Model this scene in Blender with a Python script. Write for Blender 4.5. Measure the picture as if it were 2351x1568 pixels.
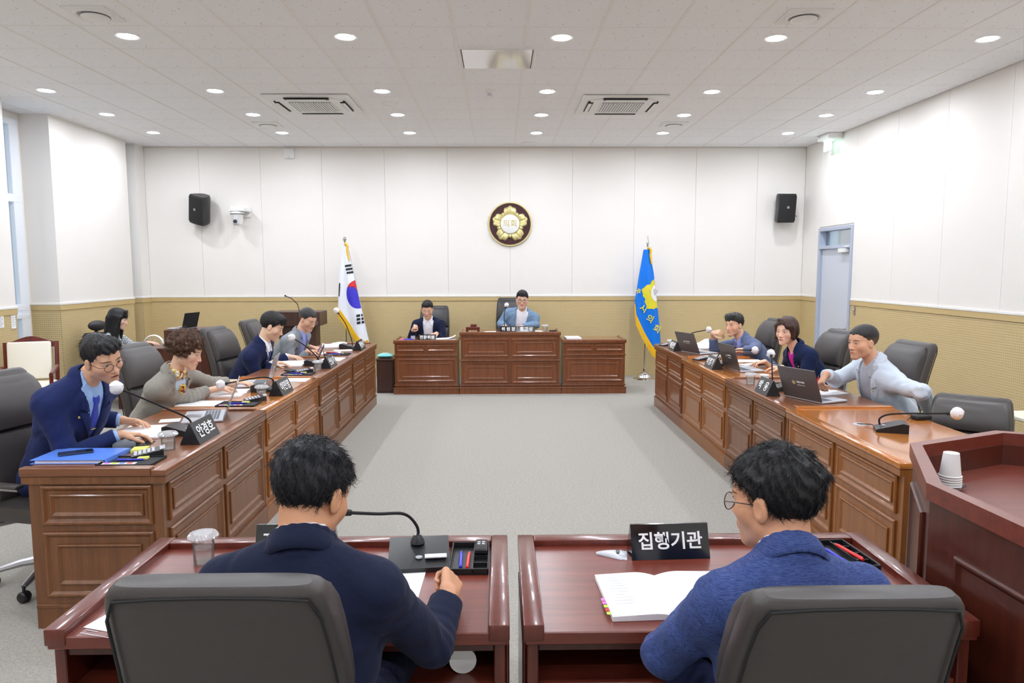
import bpy, bmesh, math, random
import numpy as np
from mathutils import Vector, Matrix, Euler

PI = math.pi
D = math.radians
scene = bpy.context.scene
for o in list(bpy.data.objects):
    bpy.data.objects.remove(o)
COL = scene.collection
random.seed(7)

# ------------------------------------------------------------------ camera, world, exposure
H_EYE = 1.749            # camera height
H_CEIL = 3.69            # ceiling height
cam_d = bpy.data.cameras.new('camera')
cam = bpy.data.objects.new('camera', cam_d)
COL.objects.link(cam)
cam_d.sensor_width = 36.0
cam_d.lens = 1643.0 / 2351.0 * 36.0
cam_d.clip_start = 0.05
cam_d.clip_end = 100
_p, _y, _r = 0.1009, 0.0156, -0.002
_f = Vector((math.sin(_y) * math.cos(_p), math.cos(_y) * math.cos(_p), -math.sin(_p)))
_rt = Vector((math.cos(_y), -math.sin(_y), 0))
_up = _rt.cross(_f)
_rt, _up = math.cos(_r) * _rt + math.sin(_r) * _up, -math.sin(_r) * _rt + math.cos(_r) * _up
cam.matrix_world = Matrix((( _rt.x, _up.x, -_f.x, 0), (_rt.y, _up.y, -_f.y, 0), (_rt.z, _up.z, -_f.z, H_EYE), (0, 0, 0, 1)))
scene.camera = cam

world = bpy.data.worlds.new('world')
scene.world = world
world.use_nodes = True
_bg = world.node_tree.nodes['Background']
_bg.inputs[0].default_value = (0.62, 0.80, 1.0, 1)
_bg.inputs[1].default_value = 2.6

scene.view_settings.view_transform = 'Standard'
scene.view_settings.look = 'None'
scene.view_settings.gamma = 1.0
scene.view_settings.use_curve_mapping = False
scene.view_settings.exposure = 0.0
LAMP_POWER = 290.0       # emission of every ceiling downlight disc
scene.cycles.sample_clamp_indirect = 6.0
scene.cycles.max_bounces = 10
scene.cycles.diffuse_bounces = 5
scene.cycles.transparent_max_bounces = 12
scene.cycles.caustics_reflective = False
scene.cycles.caustics_refractive = False

# ------------------------------------------------------------------ materials
def lin(c):
    out = []
    for v in c[:3]:
        v = v / 255.0
        out.append(v / 12.92 if v <= 0.04045 else ((v + 0.055) / 1.055) ** 2.4)
    return (*out, 1.0)

def nmat(name):
    m = bpy.data.materials.new(name)
    m.use_nodes = True
    nt = m.node_tree
    return m, nt, nt.nodes['Principled BSDF']

def N(nt, kind, **kw):
    n = nt.nodes.new(kind)
    for k, v in kw.items():
        setattr(n, k, v)
    return n

def mathn(nt, op, a, b=None, c=None, clamp=False):
    n = nt.nodes.new('ShaderNodeMath')
    n.operation = op
    n.use_clamp = clamp
    for i, v in enumerate((a, b, c)):
        if v is None:
            continue
        if isinstance(v, (int, float)):
            n.inputs[i].default_value = v
        else:
            nt.links.new(v, n.inputs[i])
    return n.outputs[0]

def mixc(nt, fac, a, b):
    n = nt.nodes.new('ShaderNodeMix')
    n.data_type = 'RGBA'
    for idx, v in ((0, fac), (6, a), (7, b)):
        if isinstance(v, (int, float)):
            n.inputs[idx].default_value = v
        elif isinstance(v, (tuple, list)):
            n.inputs[idx].default_value = v
        else:
            nt.links.new(v, n.inputs[idx])
    return n.outputs[2]

def coord(nt, scale=(1, 1, 1), kind='Object'):
    t = N(nt, 'ShaderNodeTexCoord')
    m = N(nt, 'ShaderNodeMapping')
    m.inputs['Scale'].default_value = scale
    nt.links.new(t.outputs[kind], m.inputs[0])
    return m.outputs[0]

def noise(nt, vec, scale, detail=3, rough=0.5):
    n = N(nt, 'ShaderNodeTexNoise')
    n.inputs['Scale'].default_value = scale
    n.inputs['Detail'].default_value = detail
    n.inputs['Roughness'].default_value = rough
    nt.links.new(vec, n.inputs['Vector'])
    return n.outputs[0]

def bump(nt, bsdf, height, strength=0.3, dist=0.01):
    b = N(nt, 'ShaderNodeBump')
    b.inputs['Strength'].default_value = strength
    b.inputs['Distance'].default_value = dist
    nt.links.new(height, b.inputs['Height'])
    nt.links.new(b.outputs[0], bsdf.inputs['Normal'])

def plain(name, c, rough=0.5, metal=0.0, coat=0.0, var=0.06, vscale=30.0, bumps=0.0, alpha=1.0, emit=None):
    """a procedural material: base colour with a little noise, optional fine relief"""
    m, nt, b = nmat(name)
    c = lin(c)
    v = coord(nt)
    nz = noise(nt, v, vscale)
    d = tuple(max(0, x * (1 - var)) for x in c[:3]) + (1,)
    l = tuple(min(1, x * (1 + var)) for x in c[:3]) + (1,)
    nt.links.new(mixc(nt, nz, d, l), b.inputs['Base Color'])
    b.inputs['Roughness'].default_value = rough
    b.inputs['Metallic'].default_value = metal
    b.inputs['Coat Weight'].default_value = coat
    b.inputs['Coat Roughness'].default_value = 0.12
    if bumps:
        bump(nt, b, noise(nt, v, vscale * 4), bumps, 0.004)
    if emit:
        b.inputs['Emission Color'].default_value = lin(emit[0])
        b.inputs['Emission Strength'].default_value = emit[1]
    return m

def wood(name, dark, light, axis='z', rough=0.3, coat=0.35, freq=1.0, crough=0.1):
    m, nt, b = nmat(name)
    s = {'x': (0.6, 14, 14), 'y': (14, 0.6, 14), 'z': (14, 14, 0.6)}[axis]
    v = coord(nt, tuple(q * freq for q in s))
    n1 = noise(nt, v, 2.2, 6, 0.62)
    v2 = coord(nt, tuple(q * freq * 5 for q in s))
    n2 = noise(nt, v2, 3.0, 4, 0.6)
    f = mathn(nt, 'ADD', mathn(nt, 'MULTIPLY', n1, 0.7), mathn(nt, 'MULTIPLY', n2, 0.35))
    r = N(nt, 'ShaderNodeValToRGB')
    r.color_ramp.elements[0].position = 0.36
    r.color_ramp.elements[0].color = lin(dark)
    r.color_ramp.elements[1].position = 0.68
    r.color_ramp.elements[1].color = lin(light)
    nt.links.new(f, r.inputs[0])
    nt.links.new(r.outputs[0], b.inputs['Base Color'])
    b.inputs['Roughness'].default_value = rough
    b.inputs['Coat Weight'].default_value = coat
    b.inputs['Coat Roughness'].default_value = crough
    bump(nt, b, n2, 0.06, 0.002)
    return m

def cloth(name, c, c2=None, rough=0.9, wr=0.35, weave=900, slub=0.0):
    """woven suit cloth: fine weave, soft large creases in the relief"""
    m, nt, b = nmat(name)
    v = coord(nt)
    a = lin(c)
    c2 = lin(c2) if c2 else tuple(x * 1.25 for x in a[:3]) + (1,)
    wv = noise(nt, v, weave, 1)
    fac = wv
    if slub:
        h1 = noise(nt, coord(nt, (60, 60, 900)), 1.0, 2)
        h2 = noise(nt, coord(nt, (900, 900, 60)), 1.0, 2)
        fac = mathn(nt, 'MULTIPLY_ADD', mathn(nt, 'SUBTRACT', mathn(nt, 'ADD', h1, h2), 1.0), slub * 4, 0.45, clamp=True)
    nt.links.new(mixc(nt, fac, a, c2), b.inputs['Base Color'])
    b.inputs['Roughness'].default_value = rough
    b.inputs['Specular IOR Level'].default_value = 0.2
    b.inputs['Sheen Weight'].default_value = 0.05
    cr = noise(nt, v, 9, 3, 0.55)
    bump(nt, b, mathn(nt, 'ADD', mathn(nt, 'MULTIPLY', cr, 1.0), mathn(nt, 'MULTIPLY', wv, 0.012)), wr, 0.03)
    return m

def clear(name, tint=(235, 245, 250), gloss=0.12, op=0.12, fres=0.8):
    """thin clear glass or film: mostly see-through, with a faint body colour and mirror reflection"""
    m, nt, b = nmat(name)
    out = nt.nodes['Material Output']
    b.inputs['Base Color'].default_value = lin(tint)
    b.inputs['Roughness'].default_value = 0.2
    tr = N(nt, 'ShaderNodeBsdfTransparent')
    gl = N(nt, 'ShaderNodeBsdfGlossy')
    gl.inputs['Roughness'].default_value = 0.03
    m1 = N(nt, 'ShaderNodeMixShader')
    m1.inputs[0].default_value = op
    nt.links.new(tr.outputs[0], m1.inputs[1])
    nt.links.new(b.outputs[0], m1.inputs[2])
    fr = N(nt, 'ShaderNodeLayerWeight')
    fr.inputs['Blend'].default_value = 0.2
    fac = mathn(nt, 'MULTIPLY_ADD', fr.outputs['Fresnel'], fres, gloss, clamp=True)
    m2 = N(nt, 'ShaderNodeMixShader')
    nt.links.new(fac, m2.inputs[0])
    nt.links.new(m1.outputs[0], m2.inputs[1])
    nt.links.new(gl.outputs[0], m2.inputs[2])
    nt.links.new(m2.outputs[0], out.inputs[0])
    return m

M = {}
def mats():
    M['wall'] = plain('wall_white', (236, 232, 227), 0.75, var=0.015, vscale=3, bumps=0.04)
    M['trimwhite'] = plain('trim_white', (238, 236, 233), 0.5, var=0.01)
    M['seam'] = plain('seam_grey', (214, 208, 202), 0.8, var=0.01)
    # perforated tan acoustic board
    def perf(name, ax):
        m, nt, b = nmat(name)
        t = N(nt, 'ShaderNodeTexCoord')
        s = N(nt, 'ShaderNodeSeparateXYZ')
        nt.links.new(t.outputs['Object'], s.inputs[0])
        def cell(o):
            return mathn(nt, 'SUBTRACT', mathn(nt, 'FRACT', mathn(nt, 'DIVIDE', o, 0.026)), 0.5)
        a, c = cell(s.outputs[ax]), cell(s.outputs[2])
        d = mathn(nt, 'SQRT', mathn(nt, 'ADD', mathn(nt, 'MULTIPLY', a, a), mathn(nt, 'MULTIPLY', c, c)))
        hole = mathn(nt, 'LESS_THAN', d, 0.18)
        nz = noise(nt, coord(nt, (3, 3, 40)), 2.0, 3)
        base = mixc(nt, nz, lin((194, 171, 124)), lin((210, 189, 142)))
        nt.links.new(mixc(nt, hole, base, lin((146, 122, 84))), b.inputs['Base Color'])
        b.inputs['Roughness'].default_value = 0.7
        return m
    M['perfx'], M['perfy'] = perf('tan_perforated_board_x', 0), perf('tan_perforated_board_y', 1)
    M['tan'] = plain('tan_rail', (198, 173, 122), 0.6, var=0.03, vscale=12)
    # carpet
    m, nt, b = nmat('grey_carpet')
    v = coord(nt)
    n1 = noise(nt, v, 260, 2, 0.7)
    n2 = noise(nt, v, 60, 3, 0.6)
    n3 = noise(nt, v, 1.5, 2)
    f = mathn(nt, 'ADD', mathn(nt, 'MULTIPLY', n1, 0.75), mathn(nt, 'MULTIPLY', n2, 0.25))
    r = N(nt, 'ShaderNodeValToRGB')
    r.color_ramp.elements[0].position = 0.36
    r.color_ramp.elements[0].color = lin((128, 125, 118))
    r.color_ramp.elements[1].position = 0.64
    r.color_ramp.elements[1].color = lin((188, 184, 176))
    nt.links.new(f, r.inputs[0])
    nt.links.new(mixc(nt, mathn(nt, 'MULTIPLY', n3, 0.12), r.outputs[0], lin((165, 160, 154))), b.inputs['Base Color'])
    b.inputs['Roughness'].default_value = 0.95
    b.inputs['Specular IOR Level'].default_value = 0.1
    bump(nt, b, n1, 0.5, 0.004)
    M['carpet'] = m
    # mineral ceiling tile with dark flecks
    m, nt, b = nmat('ceiling_tile_white')
    v = coord(nt, (1, 2.0, 1), 'Object')
    vo = N(nt, 'ShaderNodeTexVoronoi')
    vo.inputs['Scale'].default_value = 22
    nt.links.new(v, vo.inputs['Vector'])
    keep = mathn(nt, 'GREATER_THAN', noise(nt, v, 15, 2), 0.52)
    fle = mathn(nt, 'MULTIPLY', mathn(nt, 'LESS_THAN', vo.outputs['Distance'], 0.15), keep)
    nz = noise(nt, v, 90, 3)
    base = mixc(nt, nz, lin((238, 239, 242)), lin((249, 249, 251)))
    nt.links.new(mixc(nt, fle, base, lin((150, 147, 146))), b.inputs['Base Color'])
    b.inputs['Roughness'].default_value = 0.9
    M['tile'] = m
    M['white'] = plain('white_plastic', (236, 236, 235), 0.45, var=0.01)
    M['whiteg'] = plain('glossy_white_panel', (228, 228, 230), 0.06, var=0.005, coat=0.5)
    M['slatgrey'] = plain('grille_grey', (176, 176, 180), 0.6)
    M['dark'] = plain('black_plastic', (26, 26, 29), 0.4, var=0.1)
    M['matte'] = plain('matte_black', (20, 20, 22), 0.7)
    M['glossblack'] = plain('gloss_black_acrylic', (16, 17, 21), 0.08, coat=0.6)
    M['plategrey'] = plain('charcoal_plate', (38, 40, 44), 0.25)
    M['ink'] = plain('white_ink', (240, 240, 242), 0.5, var=0.0)
    M['chrome'] = plain('chrome', (215, 215, 218), 0.12, metal=1.0, var=0.02)
    M['alu'] = plain('aluminium', (176, 176, 180), 0.35, metal=0.85, var=0.02)
    M['gunmetal'] = plain('gunmetal_lid', (104, 98, 98), 0.32, metal=0.55, var=0.02)
    M['silver'] = plain('silver_plastic', (196, 198, 206), 0.35, metal=0.25, var=0.02)
    M['leather'] = plain('grey_brown_leather', (64, 59, 58), 0.40, var=0.06, vscale=60, bumps=0.12)
    M['blackleather'] = plain('black_leather', (44, 42, 44), 0.38, var=0.06, vscale=60, bumps=0.12)
    M['paper'] = plain('white_paper', (244, 244, 246), 0.8, var=0.01)
    M['cream'] = plain('cream_vinyl', (240, 236, 222), 0.5, var=0.02)
    M['gold'] = plain('brass_gold', (214, 196, 120), 0.25, metal=0.7, var=0.05)
    M['goldtrim'] = plain('gold_fringe', (238, 186, 22), 0.6, var=0.2, vscale=200)
    M['maroon'] = plain('maroon_velvet', (58, 12, 20), 0.6, var=0.1)
    M['emblemgold'] = plain('pale_gold_relief', (224, 212, 150), 0.3, metal=0.35, var=0.03)
    M['doorpaint'] = plain('pale_blue_grey_door', (200, 206, 218), 0.45, var=0.01)
    M['doorframe'] = plain('door_frame_grey_blue', (176, 184, 202), 0.45, var=0.01)
    M['upvc'] = plain('white_window_frame', (230, 234, 240), 0.35, var=0.01)
    M['pane'] = clear('window_glass', (180, 212, 226), 0.05, 0.12)
    M['glass'] = clear('clear_cup_glass', (225, 232, 236), 0.10, 0.14)
    M['film'] = clear('clear_plastic_lid', (236, 238, 242), 0.12, 0.55)
    M['lens'] = clear('spectacle_lens', (230, 235, 240), 0.0, 0.02, 0.25)
    M['foam'] = plain('white_mic_cover', (232, 230, 234), 0.9, var=0.05, vscale=90, bumps=0.3)
    M['redled'] = plain('red_led', (255, 60, 70), 0.4, emit=((255, 50, 60), 2.0))
    M['lamp'] = plain('lamp_disc', (255, 255, 255), 0.5, emit=((240, 246, 255), LAMP_POWER))
    M['exitlit'] = plain('lit_exit_panel', (230, 255, 245), 0.5, emit=((205, 255, 238), 2.2))
    M['blue'] = plain('blue_folder', (92, 136, 230), 0.3, var=0.03)
    M['bluepen'] = plain('blue_pen', (40, 50, 200), 0.3)
    M['redpen'] = plain('red_pen', (224, 36, 40), 0.3)
    M['yellow'] = plain('yellow_note', (236, 236, 110), 0.7, var=0.03)
    M['green'] = plain('lime_tab', (190, 232, 70), 0.6)
    M['pink'] = plain('pink_tab', (244, 120, 208), 0.6)
    M['orange'] = plain('orange_pencil', (240, 150, 30), 0.5)
    M['teal'] = plain('turquoise_tissue_pack', (126, 214, 214), 0.35, var=0.15, vscale=14)
    M['phone'] = plain('dark_phone_glass', (44, 54, 78), 0.12, coat=0.4)
    M['screen'] = plain('dark_screen', (30, 28, 36), 0.08, coat=0.5)
    M['key'] = plain('grey_keys', (96, 100, 110), 0.5)
    M['mahog'] = wood('mahogany', (98, 40, 30), (122, 54, 38), 'x', 0.34, 0.35, 1.0, 0.24)
    M['mahogz'] = wood('mahogany_upright', (84, 32, 22), (108, 44, 30), 'z', 0.28, 0.4)
    M['mahogd'] = wood('dark_mahogany', (62, 24, 16), (86, 36, 22), 'z', 0.35, 0.25)
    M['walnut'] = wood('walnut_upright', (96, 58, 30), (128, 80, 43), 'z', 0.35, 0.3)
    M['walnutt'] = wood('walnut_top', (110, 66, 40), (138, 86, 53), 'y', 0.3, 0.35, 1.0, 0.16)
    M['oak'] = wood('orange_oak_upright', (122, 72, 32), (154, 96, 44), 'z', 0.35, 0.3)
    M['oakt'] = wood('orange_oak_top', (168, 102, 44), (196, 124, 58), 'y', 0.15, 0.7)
    M['backwood'] = wood('red_walnut', (100, 53, 26), (132, 75, 38), 'z', 0.32, 0.35)
    M['backwoodt'] = wood('red_walnut_top', (104, 60, 34), (138, 84, 48), 'x', 0.22, 0.6)
    M['espresso'] = wood('espresso_wood', (50, 26, 20), (70, 38, 28), 'z', 0.45, 0.15)
    M['redchair'] = wood('red_lacquer_wood', (84, 24, 20), (112, 36, 28), 'z', 0.3, 0.4)
    M['ivory'] = plain('ivory_laminate', (236, 230, 208), 0.4, var=0.02)
mats()

# ------------------------------------------------------------------ mesh helpers
class MB:
    def __init__(self):
        self.bm = bmesh.new()
        self.mi = 0

    def _fin(self, faces, smooth):
        for f in faces:
            f.material_index = self.mi
            f.smooth = smooth

    def box(self, x0, x1, y0, y1, z0, z1, bev=0.0, seg=1, mtx=None):
        r = bmesh.ops.create_cube(self.bm, size=1.0)
        vs = r['verts']
        for v in vs:
            v.co = Vector(((x0 + x1) / 2 + v.co.x * (x1 - x0), (y0 + y1) / 2 + v.co.y * (y1 - y0), (z0 + z1) / 2 + v.co.z * (z1 - z0)))
        fs = list({f for v in vs for f in v.link_faces})
        if bev > 0:
            es = list({e for v in vs for e in v.link_edges})
            rr = bmesh.ops.bevel(self.bm, geom=es, offset=bev, segments=seg, affect='EDGES', profile=0.5)
            vs = list({v for f in rr['faces'] for v in f.verts} | {v for v in vs if v.is_valid})
            fs = list({f for v in vs for f in v.link_faces})
        if mtx is not None:
            bmesh.ops.transform(self.bm, matrix=mtx, verts=vs)
        self._fin(fs, bev > 0)
        return self

    def grid(self, pts, close_u=False, close_v=False, smooth=True, cap=False):
        """pts[i][j] vectors -> quad sheet"""
        nu, nv = len(pts), len(pts[0])
        vv = [[self.bm.verts.new(p) for p in row] for row in pts]
        fs = []
        for i in range(nu if close_u else nu - 1):
            for j in range(nv if close_v else nv - 1):
                a, b = vv[i][j], vv[(i + 1) % nu][j]
                c, d = vv[(i + 1) % nu][(j + 1) % nv], vv[i][(j + 1) % nv]
                try:
                    fs.append(self.bm.faces.new((a, b, c, d)))
                except ValueError:
                    pass
        if cap:
            for row in (vv[0][::-1], vv[-1]):
                try:
                    fs.append(self.bm.faces.new(row))
                except ValueError:
                    pass
        self._fin(fs, smooth)
        return self

    def tube(self, pts, r, seg=8, cap=True):
        pts = [Vector(p) for p in pts]
        n = len(pts)
        rs = r if isinstance(r, (list, tuple)) else [r] * n
        rows = []
        t = (pts[1] - pts[0]).normalized()
        nrm = t.orthogonal().normalized()
        for i in range(n):
            a = pts[max(i - 1, 0)]
            b = pts[min(i + 1, n - 1)]
            t2 = (b - a).normalized()
            nrm = (nrm - t2 * nrm.dot(t2))
            nrm = nrm.normalized() if nrm.length > 1e-6 else t2.orthogonal().normalized()
            bi = t2.cross(nrm)
            rows.append([pts[i] + (nrm * math.cos(2 * PI * k / seg) + bi * math.sin(2 * PI * k / seg)) * rs[i] for k in range(seg)])
        return self.grid(rows, close_v=True, cap=cap)

    def lathe(self, prof, c=(0, 0, 0), seg=24, axis='z', cap=True, smooth=True):
        rows = []
        for (r, h) in prof:
            row = []
            for k in range(seg):
                a = 2 * PI * k / seg
                p = (r * math.cos(a), r * math.sin(a), h)
                if axis == 'y':
                    p = (p[0], h, p[1])
                elif axis == 'x':
                    p = (h, p[0], p[1])
                row.append((c[0] + p[0], c[1] + p[1], c[2] + p[2]))
            rows.append(row)
        return self.grid(rows, close_v=True, cap=cap, smooth=smooth)

    def prism(self, poly, h0, h1, plane='xy', smooth=False):
        def P(a, b, h):
            return {'xy': (a, b, h), 'xz': (a, h, b), 'yz': (h, a, b)}[plane]
        lo = [self.bm.verts.new(P(a, b, h0)) for a, b in poly]
        hi = [self.bm.verts.new(P(a, b, h1)) for a, b in poly]
        n = len(poly)
        fs = [self.bm.faces.new(lo[::-1]), self.bm.faces.new(hi)]
        for i in range(n):
            fs.append(self.bm.faces.new((lo[i], lo[(i + 1) % n], hi[(i + 1) % n], hi[i])))
        self._fin(fs, smooth)
        return self

    def ball(self, c, r, seg=14, rings=8):
        r = r if isinstance(r, (tuple, list)) else (r, r, r)
        prof = []
        rows = []
        for i in range(rings + 1):
            a = PI * i / rings
            s, z = max(math.sin(a), 1e-3), -math.cos(a)
            rows.append([(c[0] + r[0] * s * math.cos(2 * PI * k / seg), c[1] + r[1] * s * math.sin(2 * PI * k / seg), c[2] + r[2] * z) for k in range(seg)])
        return self.grid(rows, close_v=True, cap=True)

    def quad(self, a, b, c, d):
        f = self.bm.faces.new([self.bm.verts.new(p) for p in (a, b, c, d)])
        self._fin([f], False)
        return self

    def mesh(self, name, angle=35):
        bmesh.ops.recalc_face_normals(self.bm, faces=self.bm.faces)
        me = bpy.data.meshes.new(name)
        self.bm.to_mesh(me)
        self.bm.free()
        me.set_sharp_from_angle(angle=math.radians(angle))
        return me

def link(name, data, parent=None, loc=(0, 0, 0), rot=(0, 0, 0), mat=None):
    o = bpy.data.objects.new(name, data)
    COL.objects.link(o)
    o.location = loc
    o.rotation_euler = rot
    if parent is not None:
        o.parent = parent
    if mat is not None:
        for m in (mat if isinstance(mat, (list, tuple)) else [mat]):
            data.materials.append(M[m] if isinstance(m, str) else m)
    return o

def obj(name, mb, mat, parent=None, loc=(0, 0, 0), rot=(0, 0, 0), angle=35):
    return link(name, mb.mesh(name, angle), parent, loc, rot, mat)

def tag(o, label, cat, group=None, kind=None):
    if label:
        o['label'] = label
    if cat:
        o['category'] = cat
    if group:
        o['group'] = group
    if kind:
        o['kind'] = kind
    return o

def thing(name, label, cat, loc=(0, 0, 0), rotz=0.0, group=None):
    o = bpy.data.objects.new(name, None)
    o.empty_display_size = 0.1
    COL.objects.link(o)
    o.location = loc
    o.rotation_euler = (0, 0, rotz)
    return tag(o, label, cat, group)

def copy_tree(o, parent=None):
    c = o.copy()
    COL.objects.link(c)
    c.parent = parent
    for ch in list(o.children):
        copy_tree(ch, c)
    return c

_proto = {}
def place(key, maker, label, loc, rotz, group=None):
    """first use builds the thing, later ones copy the whole tree"""
    if key in _proto:
        o = copy_tree(_proto[key])
    else:
        o = _proto[key] = maker()
    o.location = loc
    o.rotation_euler = (0, 0, rotz)
    o['label'] = label
    if group:
        o['group'] = group
    return o

def struct(name, mb, mat, label=None, parent=None, loc=(0, 0, 0)):
    o = obj(name, mb, mat, parent, loc)
    if parent is None:
        o['kind'] = 'structure'
        if label:
            o['label'] = label
    return o

def text_mesh(body, size, extrude=0.0008, bold=0.0, space=1.0):
    cu = bpy.data.curves.new('lettering', 'FONT')
    cu.body = body
    cu.size = size
    cu.extrude = extrude
    cu.offset = bold
    cu.align_x = 'CENTER'
    cu.align_y = 'CENTER'
    cu.space_character = space
    cu.resolution_u = 4
    o = bpy.data.objects.new('lettering', cu)
    COL.objects.link(o)
    dg = bpy.context.evaluated_depsgraph_get()
    me = bpy.data.meshes.new_from_object(o.evaluated_get(dg))
    bpy.data.objects.remove(o)
    bpy.data.curves.remove(cu)
    me.materials.clear()
    return me

def lettering(body, size, parent, mtx, mat='ink', bold=0.0, space=1.0, name='lettering'):
    o = link(name, text_mesh(body, size, 0.0008, bold, space), parent, mat=mat)
    o.matrix_local = mtx
    return o
# ------------------------------------------------------------------ the room
XL, XO, XR, YB, YF = -5.65, -6.02, 4.92, 11.67, -2.6
GX0, GY0, T = -0.379, 5.995, 0.6

floor = struct('floor', MB().box(XO - 0.3, XR + 2.2, YF - 0.2, YB + 0.3, -0.12, 0.0), 'carpet', 'pale grey cut-pile carpet floor')

# ceiling: slab above, tiles in a T-bar grid below
ceil = struct('ceiling', MB().box(XO - 0.3, XR + 0.3, YF - 0.2, YB + 0.3, H_CEIL + 0.03, H_CEIL + 0.13), 'wall', 'suspended ceiling of square mineral tiles')
AC_C = [(-2.179, 8.695), (1.421, 8.695)]
def tile_mesh():
    return MB().box(0.004, T - 0.004, 0.004, T - 0.004, 0.0, 0.014, 0.003).mesh('ceiling_tile')
_tm = tile_mesh()
_tm.materials.append(M['tile'])
far_mb = MB()
ix0, ix1 = math.floor((XO - GX0) / T), math.floor((XR - GX0) / T)
jy0, jy1 = math.floor((YF - GY0) / T), math.floor((YB - GY0) / T)
for i in range(ix0, ix1 + 1):
    for j in range(jy0, jy1 + 1):
        x, y = GX0 + i * T, GY0 + j * T
        xa, xb, ya, yb = max(x, XO), min(x + T, XR), max(y, YF), min(y + T, YB)
        if xb - xa < 0.03 or yb - ya < 0.03:
            continue
        if i == 0 - 0 and j == 1:
            continue                                   # the glossy hatch sits here
        if y < 4.1:
            far_mb.box(xa + 0.004, xb - 0.004, ya + 0.004, yb - 0.004, H_CEIL, H_CEIL + 0.014)
        elif xb - xa > T - 0.01 and yb - ya > T - 0.01:
            link('ceiling_tile', _tm, ceil, (x, y, H_CEIL))
        else:
            obj('ceiling_tile', MB().box(xa + 0.004 - x, xb - 0.002 - x, ya + 0.004 - y, yb - 0.002 - y, 0, 0.014, 0.003), 'tile', ceil, (x, y, H_CEIL))
o = obj('ceiling_tiles', far_mb, 'tile', ceil)
o['kind'] = 'stuff'
for i in range(ix0 + 1, ix1 + 1):
    x = GX0 + i * T
    obj('grid_bar', MB().box(x - 0.011, x + 0.011, YF, YB, H_CEIL - 0.004, H_CEIL + 0.02), 'trimwhite', ceil)
for j in range(jy0 + 1, jy1 + 1):
    y = GY0 + j * T
    obj('grid_bar', MB().box(XO, XR, y - 0.006, y + 0.006, H_CEIL - 0.001, H_CEIL + 0.02), 'trimwhite', ceil)

# ---- back wall
WT, RT = 1.30, 1.235      # top of wainscot rail, top of the perforated board
wb = struct('wall_back', MB().box(XO - 0.3, XR + 0.2, YB + 0.008, YB + 0.16, 0, H_CEIL + 0.03), 'seam', 'white panelled back wall over tan perforated wainscot')
seams = [XL, -4.79, -3.82, -2.845, -1.848, -0.848, 0.154, 1.159, 2.160, 3.15, 4.142, XR]
for a, b in zip(seams[:-1], seams[1:]):
    obj('wall_panel', MB().box(a + 0.0016, b - 0.0016, YB, YB + 0.01, WT + 0.028, H_CEIL, 0.002), 'wall', wb)
obj('wainscot_board', MB().box(XL, XR, YB - 0.002, YB + 0.01, 0.0, RT - 0.006), 'perfx', wb)
obj('wainscot_rail', MB().box(XL, XR, YB - 0.012, YB + 0.01, RT, WT, 0.003), 'tan', wb)
obj('white_trim', MB().box(XL, XR, YB - 0.016, YB + 0.01, WT, WT + 0.028, 0.004), 'trimwhite', wb)
obj('cornice', MB().box(XL, XR, YB - 0.012, YB + 0.01, H_CEIL - 0.02, H_CEIL + 0.01), 'seam', wb)

# ---- right wall with the door opening
DY0, DY1, DZ = 10.0, 11.07, 2.36
mb = MB()
mb.box(XR + 0.008, XR + 0.16, YF - 0.1, DY0, 0, H_CEIL + 0.03)
mb.box(XR + 0.008, XR + 0.16, DY1, YB + 0.16, 0, H_CEIL + 0.03)
mb.box(XR + 0.008, XR + 0.16, DY0, DY1, DZ, H_CEIL + 0.03)
wr = struct('wall_right', mb, 'seam', 'white panelled right wall over tan perforated wainscot')
ys = [YF, -1.02, -0.02, 0.98, 1.98, 2.98, 3.98, 4.98, 5.98, 6.98, 7.98, 8.98, DY0]
for a, b in zip(ys[:-1], ys[1:]):
    obj('wall_panel', MB().box(XR, XR + 0.01, a + 0.0016, b - 0.0016, WT + 0.028, H_CEIL, 0.002), 'wall', wr)
obj('wall_panel', MB().box(XR, XR + 0.01, DY1 + 0.003, YB - 0.003, WT + 0.028, H_CEIL, 0.002), 'wall', wr)
obj('wall_panel', MB().box(XR, XR + 0.01, DY0, DY1, DZ + 0.02, H_CEIL, 0.002), 'wall', wr)
for a, b in ((YF, DY0 - 0.01), (DY1 + 0.01, YB)):
    obj('wainscot_board', MB().box(XR - 0.002, XR + 0.01, a, b, 0, RT - 0.006), 'perfy', wr)
    obj('wainscot_rail', MB().box(XR - 0.012, XR + 0.01, a, b, RT, WT, 0.003), 'tan', wr)
    obj('white_trim', MB().box(XR - 0.016, XR + 0.01, a, b, WT, WT + 0.028, 0.004), 'trimwhite', wr)

# ---- the door: frame, leaf, glazed transom, lever, closer, sticker
mb = MB()
mb.box(XR - 0.02, XR + 0.14, DY0, DY0 + 0.05, 0, DZ, 0.004)
mb.box(XR - 0.02, XR + 0.14, DY1 - 0.05, DY1, 0, DZ, 0.004)
mb.box(XR - 0.02, XR + 0.14, DY0 + 0.05, DY1 - 0.05, DZ - 0.05, DZ, 0.004)
mb.box(XR - 0.02, XR + 0.14, DY0 + 0.05, DY1 - 0.05, 2.04, 2.09, 0.004)
door = struct('door_1', mb, 'doorframe', 'pale grey-blue door with glazed transom in the right wall')
leaf = obj('door_leaf', MB().box(XR + 0.03, XR + 0.075, DY0 + 0.055, DY1 - 0.055, 0.01, 2.035, 0.003), 'doorpaint', door)
obj('transom_pane', MB().box(XR + 0.08, XR + 0.086, DY0 + 0.05, DY1 - 0.05, 2.09, DZ - 0.05), 'pane', door)
mb = MB()
mb.lathe([(0.001, 0), (0.034, 0), (0.034, -0.006), (0.026, -0.012), (0.012, -0.014), (0.010, -0.05), (0.001, -0.05)], (XR + 0.03, 10.14, 0.88), 20, 'x')
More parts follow.
